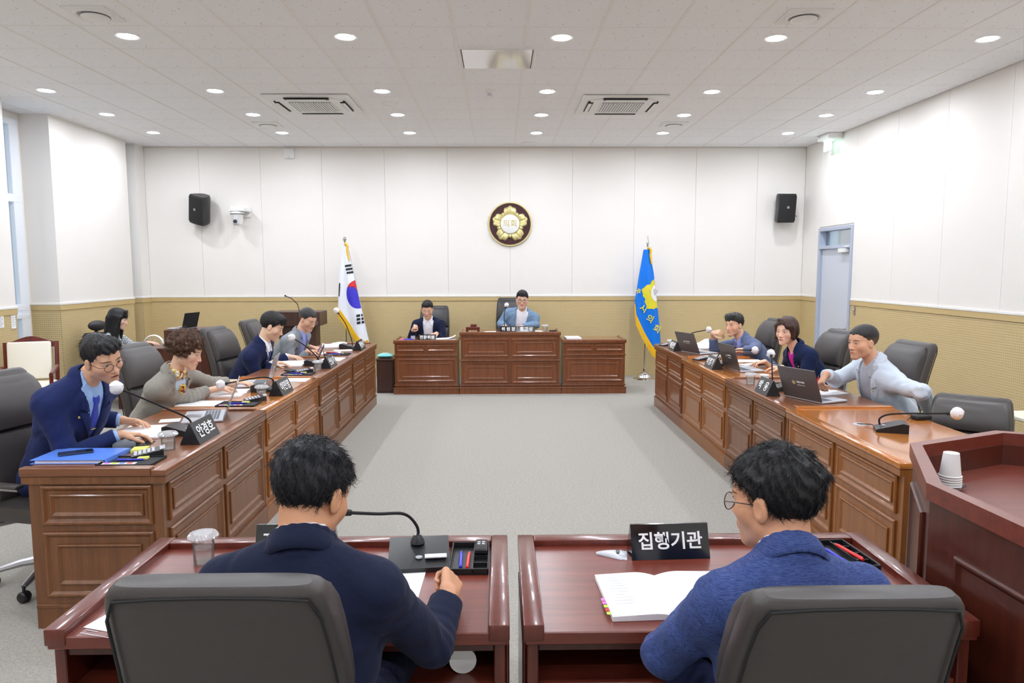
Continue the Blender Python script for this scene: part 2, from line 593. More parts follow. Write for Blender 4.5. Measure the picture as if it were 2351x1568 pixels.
mb.tube([(XR - 0.02, 10.14, 0.88), (XR - 0.024, 10.18, 0.88), (XR - 0.022, 10.26, 0.884), (XR - 0.016, 10.275, 0.884)], [0.009, 0.010, 0.008, 0.006], 10)
obj('door_handle', mb, 'chrome', leaf)
mb = MB()
mb.box(XR - 0.035, XR + 0.03, 10.14, 10.38, 1.975, 2.035, 0.008)
mb.tube([(XR - 0.02, 10.2, 2.04), (XR - 0.07, 10.12, 2.055), (XR - 0.01, 10.08, 2.06)], 0.008, 6)
obj('door_closer', mb, 'white', leaf)
obj('door_sticker', MB().box(XR + 0.028, XR + 0.0305, 10.12, 10.148, 0.95, 1.06), 'white', leaf)
obj('sticker_mark', MB().box(XR + 0.0268, XR + 0.0285, 10.124, 10.145, 0.952, 0.966), 'bluepen', leaf)
# corridor seen through the transom
struct('ceiling_corridor', MB().box(XR + 0.16, XR + 2.1, 8.5, 13.5, 2.9, 3.0), 'tile', 'plain corridor ceiling beyond the door')
struct('wall_corridor', MB().box(XR + 2.0, XR + 2.1, 8.5, 13.5, 0, 3.2).box(XR + 1.1, XR + 2.0, 12.7, 12.8, 0, 3.2), 'wall', 'plain white corridor wall beyond the door transom')

# ---- left wall: outer wall, piers, windows in the recesses
NICHE = [(8.43, 9.27), (11.12, 11.40)]
mb = MB()
segs = [(YF - 0.1, 8.55), (9.16, 11.17), (11.36, YB + 0.16)]
for a, b in segs:
    mb.box(XO - 0.15, XO, a, b, 0, H_CEIL + 0.03)
for a, b in ((8.55, 9.16), (11.17, 11.36)):
    mb.box(XO - 0.15, XO, a, b, 0, 0.35)
    mb.box(XO - 0.15, XO, a, b, 3.56, H_CEIL + 0.03)
wl = struct('wall_left', mb, 'wall', 'white left wall with piers and tall window recesses')
def pier(y0, y1):
    p = obj('pier', MB().box(XO, XL + 0.0, y0, y1, WT + 0.026, H_CEIL + 0.01), 'wall', wl)
    obj('wainscot_board', MB().box(XO, XL + 0.002, y0, y1, 0, RT - 0.006), ['perfy'], p)
    if y0 > 5:
        obj('wainscot_board', MB().box(XO, XL - 0.004, y0 - 0.004, y0 + 0.004, 0, RT - 0.006), 'perfx', p)
    obj('wainscot_rail', MB().box(XO, XL + 0.012, y0 - 0.012, y1 + 0.012, RT - 0.004, WT, 0.003), 'tan', p)
    obj('white_trim', MB().box(XO, XL + 0.016, y0 - 0.016, y1 + 0.016, WT, WT + 0.028, 0.004), 'trimwhite', p)
    return p
pier(YF, 8.43)
pier(9.27, 11.12)
pier(11.40, YB)
pp = MB()
for k, (y0, y1) in enumerate(((8.50, 9.20), (11.15, 11.38))):
    mb = MB()
    x0, x1 = XO - 0.07, XO + 0.03
    for za, zb in ((0.3, 0.36), (1.14, 1.20), (1.24, 1.32), (2.58, 2.68), (3.52, 3.6)):
        mb.box(x0, x1, y0, y1, za, zb, 0.006)
    for ya, yb in ((y0, y0 + 0.09), (y1 - 0.16 if k == 0 else y1 - 0.05, y1)):
        mb.box(x0 + 0.002, x1 - 0.002, ya, yb, 0.3, 3.6, 0.006)
    w = struct('window_%d' % (k + 1), mb, 'upvc', ['tall narrow white framed window in the left wall recess', 'narrow window slit beside the back left corner'][k])
    for za, zb in ((0.36, 1.14), (1.32, 2.58), (2.68, 3.52)):
        obj('pane', MB().box(XO - 0.03, XO - 0.024, y0 + 0.06, y1 - 0.05, za, zb), 'pane', w)
    if k == 0:
        mb = MB()
        for za, zb in ((1.36, 2.56), (2.70, 3.50)):
            mb.box(XO - 0.02, XO - 0.012, y0 + 0.1, y0 + 0.14, za, zb)
        mb.box(XO - 0.012, XO + 0.0, 8.9, 8.93, 0.36, 1.14)
        obj('sash_gasket', mb, 'plategrey', w)
# ---- wall behind the camera
struct('wall_front', MB().box(XO - 0.3, XR + 0.3, YF - 0.15, YF, 0, H_CEIL + 0.03), 'wall', 'plain white wall behind the viewer')

# ---- notices and small fittings on the walls
def wall_box(name, label, cat, c, size, mat, rotz=0.0):
    sx, sy, sz = size
    o = obj(name, MB().box(-sx / 2, sx / 2, -sy / 2, sy / 2, -sz / 2, sz / 2, min(size) * 0.2), mat, None, c, (0, 0, rotz))
    return tag(o, label, cat)
def notice(label, y, z, w, h):
    t = thing('wall_notice', label, 'notice', (XL + 0.004, y, z - h / 2))
    obj('sheet', MB().box(0, 0.003, -w / 2, w / 2, 0, h), 'paper', t)
    mb = MB()
    for k in range(7):
        zz = h * (0.9 - 0.12 * k)
        mb.box(0.003, 0.0036, -w * 0.38, w * (0.38 if k % 3 else 0.2), zz - 0.006, zz)
    obj('printed_lines', mb, 'slatgrey', t)
notice('white notice sheet on the tan wainscot nearest the window', 8.36, 1.16, 0.075, 0.17)
notice('white notice sheet at the left edge on the tan wainscot', 8.14, 1.17, 0.12, 0.14)
t = thing('turn_latch', 'small chrome latch plate on the tan wainscot beside the door', 'latch', (XR - 0.004, 9.86, 1.10))
obj('plate', MB().box(-0.006, 0.0, -0.022, 0.022, 0, 0.14, 0.002), 'alu', t)
obj('knob', MB().ball((-0.016, 0, 0.075), (0.012, 0.016, 0.02)), 'chrome', t)
t = thing('access_point', 'white wireless access point high on the back wall', 'router', (-3.35, YB - 0.03, 3.50))
obj('housing', MB().box(-0.085, 0.085, -0.012, 0.03, 0, 0.16, 0.012, 2), 'white', t)
obj('status_line', MB().box(-0.02, 0.03, -0.0145, -0.012, 0.02, 0.026), 'slatgrey', t)
# exit sign
t = thing('exit_sign', 'lit white exit sign hanging in the right ceiling corner', 'exit sign', (XR, 10.62, 3.46))
obj('housing', MB().box(-0.22, 0.0, -0.2, 0.16, 0.15, 0.23, 0.012, 2), 'white', t)
obj('lit_panel', MB().box(-0.14, -0.125, -0.12, 0.12, 0, 0.16, 0.003), 'exitlit', t)

# ---- emblem on the back wall
EC = (0.154, YB - 0.002, 2.467)
t = thing('wall_emblem', 'round maroon and gold council emblem high on the back wall', 'emblem', EC)
mb = MB()
mb.lathe([(0.330, 0.0), (0.352, 0.0), (0.352, -0.03), (0.345, -0.042), (0.335, -0.042), (0.328, -0.03), (0.328, -0.012)], (0, 0, 0), 64, 'y', cap=False)
obj('rim', mb, 'emblemgold', t)
obj('disc', MB().lathe([(0.0005, -0.026), (0.331, -0.026), (0.331, -0.002), (0.0005, -0.002)], (0, 0, 0), 64, 'y'), 'maroon', t)
def petal_r(th):
    a = (math.degrees(th) - 90) % 72
    a = a if a < 36 else a - 72
    b = abs(a)
    if b > 30:
        return 0.212 + 0.010 * math.cos((b - 36) / 6 * PI / 2 * 1.2)
    env = 0.284 - 0.066 * (b / 30) ** 2.4
    return env + 0.008 * math.cos(a / 30 * PI * 3.0)
rows = []
NA = 240
for k in range(NA):
    th = 2 * PI * k / NA
    a = (math.degrees(th) - 90) % 72
    a = abs(a if a < 36 else a - 72)
    R = petal_r(th)
    row = []
    for q in range(9):
        s = q / 8
        r = 0.15 + (R - 0.15) * s
        hgt = 0.034 + 0.024 * math.sin(min(s * 1.0, 1) * PI) ** 0.7 - 0.014 * max(0, 1 - a / 3.5) - 0.016 * max(0, 1 - abs(a - 29) / 3)
        if q == 8:
            hgt = 0.026
        row.append((r * math.cos(th), -hgt, r * math.sin(th)))
    rows.append(row)
obj('flower_petals', MB().grid(rows, close_u=True), 'emblemgold', t)
c = obj('centre_disc', MB().lathe([(0.0005, -0.064), (0.140, -0.064), (0.150, -0.058), (0.154, -0.03), (0.0005, -0.03)], (0, 0, 0), 48, 'y'), 'white', t)
lettering('의회', 0.125, t, Matrix.Translation((0, -0.066, 0.002)) @ Matrix.Rotation(PI / 2, 4, 'X'), 'gold', 0.001, 1.0)

# ---- wall loudspeakers
def speaker(label, c, yaw, tilt, roll, cable):
    t = thing('wall_speaker', label, 'speaker', c)
    rot = (tilt, roll, yaw)
    rows = []
    for z in np.linspace(-0.225, 0.225, 13):
        k = abs(z) / 0.225
        e = 0.012 if k > 0.99 else 0.0
        hw = 0.148 - 0.016 * (1 - k ** 2) * 0.0 - e
        row = []
        for x, y in ((-1, 0.0), (-0.98, -0.035), (-0.5, -0.052), (0, -0.058), (0.5, -0.052), (0.98, -0.035), (1, 0.0), (0.93, 0.07), (0.7, 0.16), (0.4, 0.2), (-0.4, 0.2), (-0.7, 0.16), (-0.93, 0.07)):
            row.append((x * hw * (1 - (0.07 if y > -0.03 else 0.0) * (1 - k)), y + (e if y < 0 else -e), z))
        rows.append(row)
    cab = obj('cabinet', MB().grid(rows, close_v=True, cap=True), 'dark', t, rot=rot)
    g = obj('grille', MB().grid([[(x * 0.13, -0.0605 + 0.018 * x * x, z) for x in np.linspace(-1, 1, 9)] for z in (-0.2, 0.2)], smooth=True), 'matte', cab)
    obj('badge', MB().box(-0.018, 0.018, -0.068, -0.058, -0.005, 0.03), 'alu', cab)
    obj('wall_bracket', MB().box(-0.03, 0.03, 0.1, 0.26, -0.04, 0.04, 0.006), 'dark', t)
    if cable:
        obj('cable', MB().tube([(0.12, 0.1, -0.06), (0.2, 0.16, -0.1), (0.26, 0.22, -0.11)], 0.006, 6), 'matte', t)
speaker('black loudspeaker on the back wall beside the white camera', (-4.74, YB - 0.24, 2.68), -0.36, 0.20, 0.26, False)
speaker('black loudspeaker on the back wall by the right corner', (4.53, YB - 0.24, 2.70), 0.10, 0.1, 0.0, True)

# ---- pan-tilt camera on a wall shelf
t = thing('wall_camera', 'white dome video camera on a shelf bracket, back wall', 'camera', (-4.12, YB, 2.44))
obj('bracket', MB().box(-0.13, 0.13, -0.26, -0.0, 0.22, 0.235, 0.003).box(-0.13, 0.13, -0.02, 0, 0.14, 0.30, 0.003).box(-0.12, 0.1, -0.24, -0.02, 0.235, 0.29, 0.01), 'white', t)
mb = MB()
mb.lathe([(0.001, 0.215), (0.10, 0.215), (0.105, 0.19), (0.10, 0.165), (0.088, 0.15), (0.082, 0.06), (0.06, 0.01), (0.03, 0.0), (0.001, 0.0)], (-0.03, -0.17, 0), 24)
bd = obj('head', mb, 'white', t)
obj('slot', MB().lathe([(0.106, 0.172), (0.107, 0.182)], (-0.03, -0.17, 0), 24, cap=False), 'matte', t)
obj('lens_housing', MB().box(-0.075, 0.01, -0.262, -0.2, 0.01, 0.12, 0.012), 'silver', bd)
obj('lens', MB().lathe([(0.001, -0.03), (0.026, -0.03), (0.030, -0.02), (0.030, 0.0)], (-0.032, -0.255, 0.06), 20, 'y'), 'glossblack', bd)

# ---- ceiling fittings
ROWS = [(10.5, 'the row nearest the back wall'), (9.295, 'the second row from the back wall'), (8.09, 'the third row from the back wall'), (6.25, 'the row nearest the viewer')]
CX = [-4.93, -3.107, -1.293, 0.521, 2.336, 4.150]
def downlight():
    t = thing('downlight', '', 'ceiling light')
    obj('trim_ring', MB().lathe([(0.074, 0.004), (0.078, -0.004), (0.096, -0.006), (0.100, 0.0)], (0, 0, 0), 28, cap=False), 'white', t)
    obj('lamp_disc', MB().lathe([(0.0005, -0.003), (0.076, -0.003), (0.076, 0.004), (0.0005, 0.004)], (0, 0, 0), 28), 'lamp', t)
    return t
ORD = ['leftmost', 'second from left', 'third from left', 'third from right', 'second from right', 'rightmost']
for y, rn in ROWS:
    for k, x in enumerate(CX):
        if y == 6.25 and k == 0:
            lab = 'round recessed downlight, out of sight at the left end of %s' % rn
        else:
            lab = 'round recessed downlight, %s in %s' % (ORD[k] if y != 6.25 else ['', 'leftmost', 'second from left', 'middle one', 'second from right', 'rightmost'][k], rn)
        place('downlight', downlight, lab, (x, y, H_CEIL), 0, 'ceiling downlights')
for y, w_ in ((9.6, 'nearest'), (11.0, 'middle'), (12.2, 'farthest')):  # added unseen downlights that brighten the corridor behind the transom glass
    place('downlight', downlight, 'added unseen downlight brightening the corridor behind the door transom, %s one' % w_, (XR + 1.0, y, 2.9), 0, 'added corridor downlights')
for y, rn in ((4.495, 'just above the frame'), (2.695, 'over the front tables'), (0.895, 'over the viewer'), (-0.905, 'behind the viewer')):
    for k, x in enumerate(CX):
        place('downlight', downlight, 'round recessed downlight out of frame %s, %s of its row' % (rn, ORD[k]), (x, y, H_CEIL), 0, 'downlights behind the viewer')

def ac_unit():
    t = thing('air_conditioner', '', 'air conditioner')
    def ring(hw, z, n=2.0):
        return [(sx * hw, sy * hw, z) for sx, sy in ((-1, -1), (1, -1), (1, 1), (-1, 1))]
    obj('frame', MB().box(-0.485, 0.485, -0.485, 0.485, -0.024, -0.0045, 0.008), 'white', t)
    oct_ = [(-0.38, -0.27), (-0.27, -0.38), (0.27, -0.38), (0.38, -0.27), (0.38, 0.27), (0.27, 0.38), (-0.27, 0.38), (-0.38, 0.27)]
    obj('panel', MB().prism(oct_, -0.036, -0.018), 'white', t)
    for s in range(4):
        r = Matrix.Rotation(s * PI / 2, 4, 'Z')
        obj('air_slot', MB().box(-0.25, 0.25, -0.405, -0.345, -0.0385, -0.02, 0, mtx=r), 'matte', t)
        obj('louvre', MB().box(-0.22, 0.22, -0.40, -0.36, -0.052, -0.044, 0.003, mtx=r), 'white', t)
    obj('grille_back', MB().box(-0.245, 0.245, -0.245, 0.245, -0.04, -0.03), 'slatgrey', t)
    for k in range(17):
        x = -0.24 + k * 0.03
        link('grille_slat', _slat, t, (x, 0, -0.046), mat=None)
    return t
_slat = MB().box(-0.006, 0.006, -0.24, 0.24, -0.004, 0.008).mesh('grille_slat')
_slat.materials.append(M['white'])
for (x, y), n in zip(AC_C, ('left', 'right')):
    place('ac', ac_unit, 'white four-way ceiling air conditioner on the %s side of the hall' % n, (x, y, H_CEIL), 0, 'ceiling air conditioners')

def diffuser():
    t = thing('air_diffuser', '', 'air vent')
    mb = MB()
    mb.box(-0.165, 0.165, -0.165, 0.165, -0.012, 0.002, 0.004)
    obj('plate', mb, 'white', t)
    obj('ring', MB().lathe([(0.140, -0.012), (0.136, -0.022), (0.122, -0.022), (0.110, -0.012)], (0, 0, 0), 28, cap=False), 'white', t)
    obj('throat', MB().lathe([(0.0005, -0.0125), (0.118, -0.0125), (0.118, -0.014), (0.0005, -0.014)], (0, 0, 0), 28), 'slatgrey', t)
    obj('disc', MB().lathe([(0.0005, -0.034), (0.085, -0.034), (0.100, -0.028), (0.100, -0.022), (0.0005, -0.02)], (0.004, 0.012, 0), 28), 'white', t)
    return t
for (x, y), lab in (((-3.09, 5.72), 'square white plate air vent with round disc, near left of the ceiling'), ((2.35, 5.72), 'square white plate air vent with round disc, near right of the ceiling'), ((-3.12, 9.9), 'round disc air vent behind the left air conditioner'), ((2.34, 9.86), 'round disc air vent behind the right air conditioner')):
    place('diffuser', diffuser, lab, (x, y, H_CEIL), 0, 'ceiling air vents')

t = thing('ceiling_hatch', 'glossy white rectangular ceiling hatch above the centre aisle', 'hatch', (-0.025, 6.83, H_CEIL))
obj('frame', MB().box(-0.35, 0.35, -0.32, 0.32, -0.012, 0.03, 0.003), 'white', t)
obj('gloss_panel', MB().box(-0.315, 0.315, -0.29, 0.30, -0.018, -0.008), 'whiteg', t)
for s in (-1, 1):
    obj('shadow_gap', MB().box(s * 0.318 - 0.004, s * 0.318 + 0.004, -0.28, 0.29, -0.0185, -0.008), 'matte', t)
t = thing('smoke_detector', 'small white smoke detector on the ceiling beyond the hatch', 'smoke detector', (-0.11, 8.07, H_CEIL))
obj('base', MB().lathe([(0.0005, 0), (0.055, 0), (0.055, -0.02), (0.04, -0.03), (0.0005, -0.03)], seg=24), 'white', t)
obj('sensor', MB().lathe([(0.03, -0.03), (0.03, -0.05), (0.0005, -0.052)], seg=20), 'silver', t)
t = thing('ceiling_speaker', 'flat round white ceiling speaker beside the left air conditioner', 'speaker', (-1.30, 8.69, H_CEIL))
obj('rim', MB().lathe([(0.075, 0), (0.078, -0.008), (0.1, -0.006), (0.105, 0)], seg=28, cap=False), 'white', t)
obj('grille', MB().lathe([(0.0005, -0.004), (0.078, -0.004), (0.078, 0), (0.0005, 0)], seg=28), 'tile', t)
t = thing('ceiling_speaker', 'flat round white ceiling speaker against the back wall', 'speaker', (0.46, 11.35, H_CEIL))
obj('rim', MB().lathe([(0.1, 0), (0.103, -0.008), (0.13, -0.006), (0.135, 0)], seg=28, cap=False), 'white', t)
obj('grille', MB().lathe([(0.0005, -0.004), (0.103, -0.004), (0.103, 0), (0.0005, 0)], seg=28), 'tile', t)
# ------------------------------------------------------------------ desks
def panel_mesh(w, h, double=True):
    """raised field panel: outer moulding, field, inner moulding, centre field; lies on y=0 facing -y"""
    prof = [(0.0, 0.0), (0.0, 0.010), (0.006, 0.016), (0.014, 0.014), (0.022, 0.006), (0.028, 0.003)]
    if double:
        g = min(0.062, h * 0.22)
        prof += [(g, 0.003), (g, 0.011), (g + 0.006, 0.014), (g + 0.014, 0.008), (g + 0.020, 0.004)]
    mb = MB()
    rows = []
    for ins, d in prof:
        rows.append([(ins, -d, ins), (w - ins, -d, ins), (w - ins, -d, h - ins), (ins, -d, h - ins)])
    vv = [[mb.bm.verts.new(p) for p in r] for r in rows]
    for a, b in zip(vv[:-1], vv[1:]):
        for k in range(4):
            mb.bm.faces.new((a[k], a[(k + 1) % 4], b[(k + 1) % 4], b[k]))
    mb.bm.faces.new(vv[-1])
    return mb.mesh('panel', 20)
_pm = {}
def panel(parent, mat, w, h, loc, rot=(0, 0, 0), double=True):
    k = (mat, round(w, 3), round(h, 3), double)
    if k not in _pm:
        _pm[k] = panel_mesh(w, h, double)
        _pm[k].materials.append(M[mat])
    return link('panel', _pm[k], parent, loc, rot)

def row_desk(label, loc, rotz, body, top, w=1.455, d=0.68, h=0.80, end=None, group=None):
    """council desk: local x along the front, front face at y=0 looking to -y"""
    t = thing('council_desk', label, 'desk', loc, rotz, group)
    mb = MB()
    mb.box(0.003, w - 0.003, 0.012, 0.040, 0.0, h - 0.045)
    mb.box(0.003, 0.033, 0.040, d - 0.03, 0.0, h - 0.045)
    mb.box(w - 0.033, w - 0.003, 0.040, d - 0.03, 0.0, h - 0.045)
    obj('carcass', mb, body, t)
    ea, eb = (-0.016 if end == 'lo' else 0.0), (w + 0.016 if end == 'hi' else w)
    obj('top_board', MB().box(ea + 0.006, eb - 0.006, -0.008, d - 0.003, h - 0.036, h - 0.004), top, t)
    obj('under_rail', MB().box(ea + 0.004, eb - 0.004, -0.011, d - 0.006, h - 0.070, h - 0.037), body, t)
    mb = MB()
    mb.box(ea, eb, -0.016, 0.055, h - 0.034, h - 0.0035, 0.005, 2)
    mb.box(ea, 0.03, 0.056, d, h - 0.034, h + 0.009, 0.004)
    mb.box(w - 0.03, eb, 0.056, d, h - 0.034, h + 0.009, 0.004)
    obj('top_edge', mb, top, t)
    obj('base_moulding', MB().box(-0.002, w + 0.002, -0.006, 0.02, 0.105, 0.125, 0.005, 2).box(-0.001, w + 0.001, 0.0, 0.02, 0.0, 0.105), body, t)
    cw = (w - 0.15) / 2
    for x in (0.05, 0.10 + cw):
        panel(t, body, cw, 0.195, (x, 0.012, 0.525))
        panel(t, body, cw, 0.325, (x, 0.012, 0.165))
    if end:
        x = 0.003 if end == 'lo' else w - 0.003
        r = -PI / 2 if end == 'lo' else PI / 2
        pw = d - 0.15
        y = d - 0.03 - 0.06 if end == 'lo' else 0.06
        for z, hh in ((0.525, 0.195), (0.165, 0.325)):
            panel(t, body, pw, hh, (x, y, z), (0, 0, r))
        obj('end_moulding', MB().box(x - 0.006, x + 0.006, 0.0, d - 0.03, 0.105, 0.125, 0.003), body, t)
    return t
LX, RX = -1.62, 1.97
LY = [3.38, 4.845, 6.305, 7.765]
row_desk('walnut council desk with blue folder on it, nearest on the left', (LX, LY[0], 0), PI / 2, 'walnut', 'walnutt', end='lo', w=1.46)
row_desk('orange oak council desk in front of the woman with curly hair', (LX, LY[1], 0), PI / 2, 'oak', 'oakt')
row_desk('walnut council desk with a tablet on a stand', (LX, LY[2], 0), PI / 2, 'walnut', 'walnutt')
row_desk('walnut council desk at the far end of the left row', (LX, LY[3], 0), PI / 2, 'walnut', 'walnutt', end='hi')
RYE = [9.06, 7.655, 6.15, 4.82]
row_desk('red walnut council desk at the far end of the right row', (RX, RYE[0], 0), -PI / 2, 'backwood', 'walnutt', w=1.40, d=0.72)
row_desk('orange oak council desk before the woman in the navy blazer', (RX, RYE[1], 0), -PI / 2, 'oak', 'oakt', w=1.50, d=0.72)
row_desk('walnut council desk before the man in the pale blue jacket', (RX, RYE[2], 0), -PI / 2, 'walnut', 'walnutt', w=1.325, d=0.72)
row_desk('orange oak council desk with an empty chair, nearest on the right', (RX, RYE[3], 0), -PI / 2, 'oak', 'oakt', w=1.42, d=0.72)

def rostrum(label, x0, x1, h, centre):
    w = x1 - x0
    t = thing('rostrum_desk', label, 'desk', (x0, 9.96, 0), 0, 'rostrum desks')
    mb = MB()
    mb.box(0.012, w - 0.012, 0.012, 0.04, 0, h - 0.035)
    mb.box(0.012, 0.04, 0.04, 0.6, 0, h - 0.035)
    mb.box(w - 0.04, w - 0.012, 0.04, 0.6, 0, h - 0.035)
    obj('carcass', mb, 'backwood', t)
    obj('top_board', MB().box(0.0, w, 0.0, 0.62, h - 0.04, h - 0.012, 0.003), 'backwoodt', t)
    mb = MB()
    mb.box(-0.004, w + 0.004, -0.008, 0.03, h - 0.05, h, 0.006, 2)
    mb.box(-0.004, 0.03, 0.03, 0.62, h - 0.042, h, 0.005)
    mb.box(w - 0.03, w + 0.004, 0.03, 0.62, h - 0.042, h, 0.005)
    obj('top_edge', mb, 'backwood', t)
    mb = MB()
    mb.box(-0.006, w + 0.006, -0.012, 0.02, 0.0, 0.075)
    mb.box(-0.012, w + 0.012, -0.02, 0.02, 0.075, 0.095, 0.006, 2)
    mb.box(0.0, w, -0.006, 0.02, 0.115, 0.135, 0.006, 2)
    obj('base_moulding', mb, 'backwood', t)
    cw = (w - 0.13) / 2
    if centre:
        obj('rail_moulding', MB().box(-0.004, w + 0.004, -0.012, 0.02, 0.465, 0.485, 0.006, 2), 'backwood', t)
        for x in (0.045, 0.085 + cw):
            panel(t, 'backwood', cw, 0.255, (x, 0.012, 0.525))
            panel(t, 'backwood', cw, 0.295, (x, 0.012, 0.150))
    else:
        obj('rail_moulding', MB().box(0.0, w, -0.006, 0.02, 0.54, 0.56, 0.006, 2), 'backwood', t)
        for x in (0.045, 0.085 + cw):
            panel(t, 'backwood', cw, 0.085, (x, 0.012, 0.605), double=False)
        panel(t, 'backwood', w - 0.09, 0.325, (0.045, 0.012, 0.175))
    return t
rostrum('low panelled rostrum desk left of the raised chairman desk', -1.50, -0.60, 0.765, False)
rostrum('tall panelled chairman desk with the gavel on top', -0.575, 0.837, 0.875, True)
rostrum('low panelled rostrum desk right of the chairman, nobody behind it', 0.862, 1.757, 0.765, False)

def front_table(label, x0, x1):
    w = x1 - x0
    d, h = 0.69, 0.75
    t = thing('front_table', label, 'table', (x0, 1.93, 0), 0, 'mahogany tables nearest the viewer')
    obj('top_board', MB().box(0.006, w - 0.006, 0.0, d - 0.01, h - 0.062, h - 0.024, 0.003), 'mahog', t)
    mb = MB()
    mb.box(0, 0.06, -0.004, d, h - 0.05, h, 0.005, 2)
    mb.box(w - 0.06, w, -0.004, d, h - 0.05, h, 0.005, 2)
    mb.box(0.06, w - 0.06, d - 0.06, d, h - 0.05, h, 0.005, 2)
    obj('raised_rim', mb, 'mahogz', t)
    for x in (0.012, w - 0.045):
        obj('side_panel', MB().box(x, x + 0.033, 0.02, d - 0.04, 0.0, h - 0.05, 0.003), 'mahogz', t)
    for x in (0.0, w - 0.012):
        obj('side_moulding', MB().box(x, x + 0.012, 0.08, d - 0.1, 0.1, h - 0.10, 0.004), 'mahogz', t)
    obj('front_panel', MB().box(0.045, w - 0.045, d - 0.07, d - 0.045, 0.06, h - 0.05), 'mahogd', t)
    obj('shelf', MB().box(0.045, w - 0.045, 0.03, d - 0.07, 0.535, 0.555, 0.002), 'mahog', t)
    obj('apron', MB().box(0.045, w - 0.045, 0.03, 0.055, h - 0.095, h - 0.058, 0.002), 'mahogd', t)
    return t
front_table('mahogany table before the man in dark navy, left of the aisle gap', -1.282, 0.022)
front_table('mahogany table with the black sign, right of the aisle gap', 0.06, 1.366)

# ---- lectern at the right edge, faceted tray rim
t = thing('lectern', 'dark mahogany lectern with faceted rim and paper cups, right edge', 'lectern', (1.9, 2.3, 0))
def RL(pts):
    return [(x - 1.9, y - 2.3) for x, y in pts]
outer = RL([(1.43, 1.60), (1.393, 2.265), (1.643, 2.796), (2.14, 3.01), (2.62, 2.80), (2.72, 2.25), (2.60, 1.62)])
inner = RL([(1.475, 1.60), (1.438, 2.255), (1.672, 2.76), (2.14, 2.962), (2.59, 2.765), (2.675, 2.25), (2.555, 1.62)])
rim = MB()
n = len(outer)
for a in range(n - 1):
    b = a + 1
    q = [outer[a], outer[b], inner[b], inner[a]]
    rim.prism(q, 0.995, 1.05)
obj('rim', rim, 'mahog', t)
body = MB()
for a in range(n - 1):
    b = a + 1
    def shr(p, k):
        return (p[0] * k, p[1] * k)
    q = [shr(outer[a], 0.97), shr(outer[b], 0.97), shr(inner[b], 0.99), shr(inner[a], 0.99)]
    body.prism(q, 0.0, 1.0)
obj('body', body, 'mahogd', t)
obj('writing_board', MB().prism([(x * 0.995, y * 0.995) for x, y in inner], 0.895, 0.915), 'mahog', t)
def facet_panel(a, b, z0, z1, m0=0.16, m1=0.16, thick=0.016):
    ax, ay = outer[a]
    bx, by = outer[b]
    ax, ay, bx, by = ax * 0.97, ay * 0.97, bx * 0.97, by * 0.97
    L = math.hypot(bx - ax, by - ay)
    ang = math.atan2(by - ay, bx - ax)
    w = L * (1 - m0 - m1)
    return panel(t, 'mahogd', w, z1 - z0, (ax + (bx - ax) * (m0 + (1 - m0 - m1)), ay + (by - ay) * (1 - m1), z0), (0, 0, ang + PI), False)
facet_panel(0, 1, 0.1, 0.86, 0.02, 0.22)
facet_panel(1, 2, 0.1, 0.92)
facet_panel(2, 3, 0.1, 0.92)
facet_panel(3, 4, 0.1, 0.92)

# ---- staff desk, small cabinet, lectern by the back wall, white table edge
t = thing('staff_desk', 'dark red wood desk where the long-haired woman sits', 'desk', (-4.82, 8.97, 0))
obj('carcass', MB().box(0.0, 1.06, 0.0, 0.03, 0, 0.74).box(0.0, 0.03, 0.03, 0.6, 0, 0.74).box(1.03, 1.06, 0.03, 0.6, 0, 0.74), 'mahogd', t)
obj('top_board', MB().box(-0.01, 1.07, -0.012, 0.62, 0.74, 0.77, 0.004), 'mahogd', t)
obj('end_cabinet', MB().box(0.62, 1.075, -0.02, 0.55, 0.0, 1.0, 0.004), 'mahogd', t)
t = thing('side_cabinet', 'low dark wood cabinet between the left row and the rostrum', 'cabinet', (-1.76, 10.06, 0))
obj('carcass', MB().box(0.0, 0.235, 0.012, 0.4, 0, 0.465), 'espresso', t)
obj('door', MB().box(0.008, 0.227, 0.0, 0.014, 0.03, 0.445, 0.003), 'espresso', t)
obj('top_board', MB().box(-0.008, 0.245, -0.006, 0.41, 0.465, 0.487, 0.003), 'espresso', t)
t = thing('tissue_pack', 'turquoise soft tissue pack on the low dark cabinet', 'tissue pack', (-1.655, 10.2, 0.4872))
rows = []
for i in range(9):
    u = i / 8 * 2 - 1
    k = (1 - abs(u) ** 3.2) ** 0.6 * 0.86 + 0.14
    rows.append([(u * 0.11, 0.085 * math.cos(a) * (0.8 + 0.2 * k), 0.034 + 0.034 * k * (1 if math.sin(a) > 0 else 1.0) * math.sin(a) * (1 + 0.12 * math.sin(7 * u + 3 * a))) for a in np.linspace(0, 2 * PI, 14, endpoint=False)])
obj('wrapper', MB().grid(rows, close_v=True, cap=True), 'teal', t)
obj('opening_flap', MB().box(-0.045, 0.045, -0.02, 0.02, 0.064, 0.072, 0.003), 'white', t)

t = thing('speaking_lectern', 'dark brown lectern against the back wall, left of the flag', 'lectern', (-3.02, 10.75, 0))
obj('column', MB().box(-0.27, 0.27, -0.12, 0.16, 0.06, 0.92, 0.006), 'espresso', t)
obj('top_box', MB().box(-0.36, 0.36, -0.22, 0.24, 0.92, 1.13, 0.008), 'espresso', t)
obj('base', MB().box(-0.31, 0.31, -0.17, 0.2, 0.0, 0.06, 0.008), 'espresso', t)
obj('gooseneck', MB().tube([(0.02, -0.05, 1.13), (0.01, -0.1, 1.24), (-0.07, -0.14, 1.33), (-0.13, -0.2, 1.36)], 0.006, 6).ball((-0.135, -0.205, 1.365), (0.014, 0.02, 0.014)), 'matte', t)

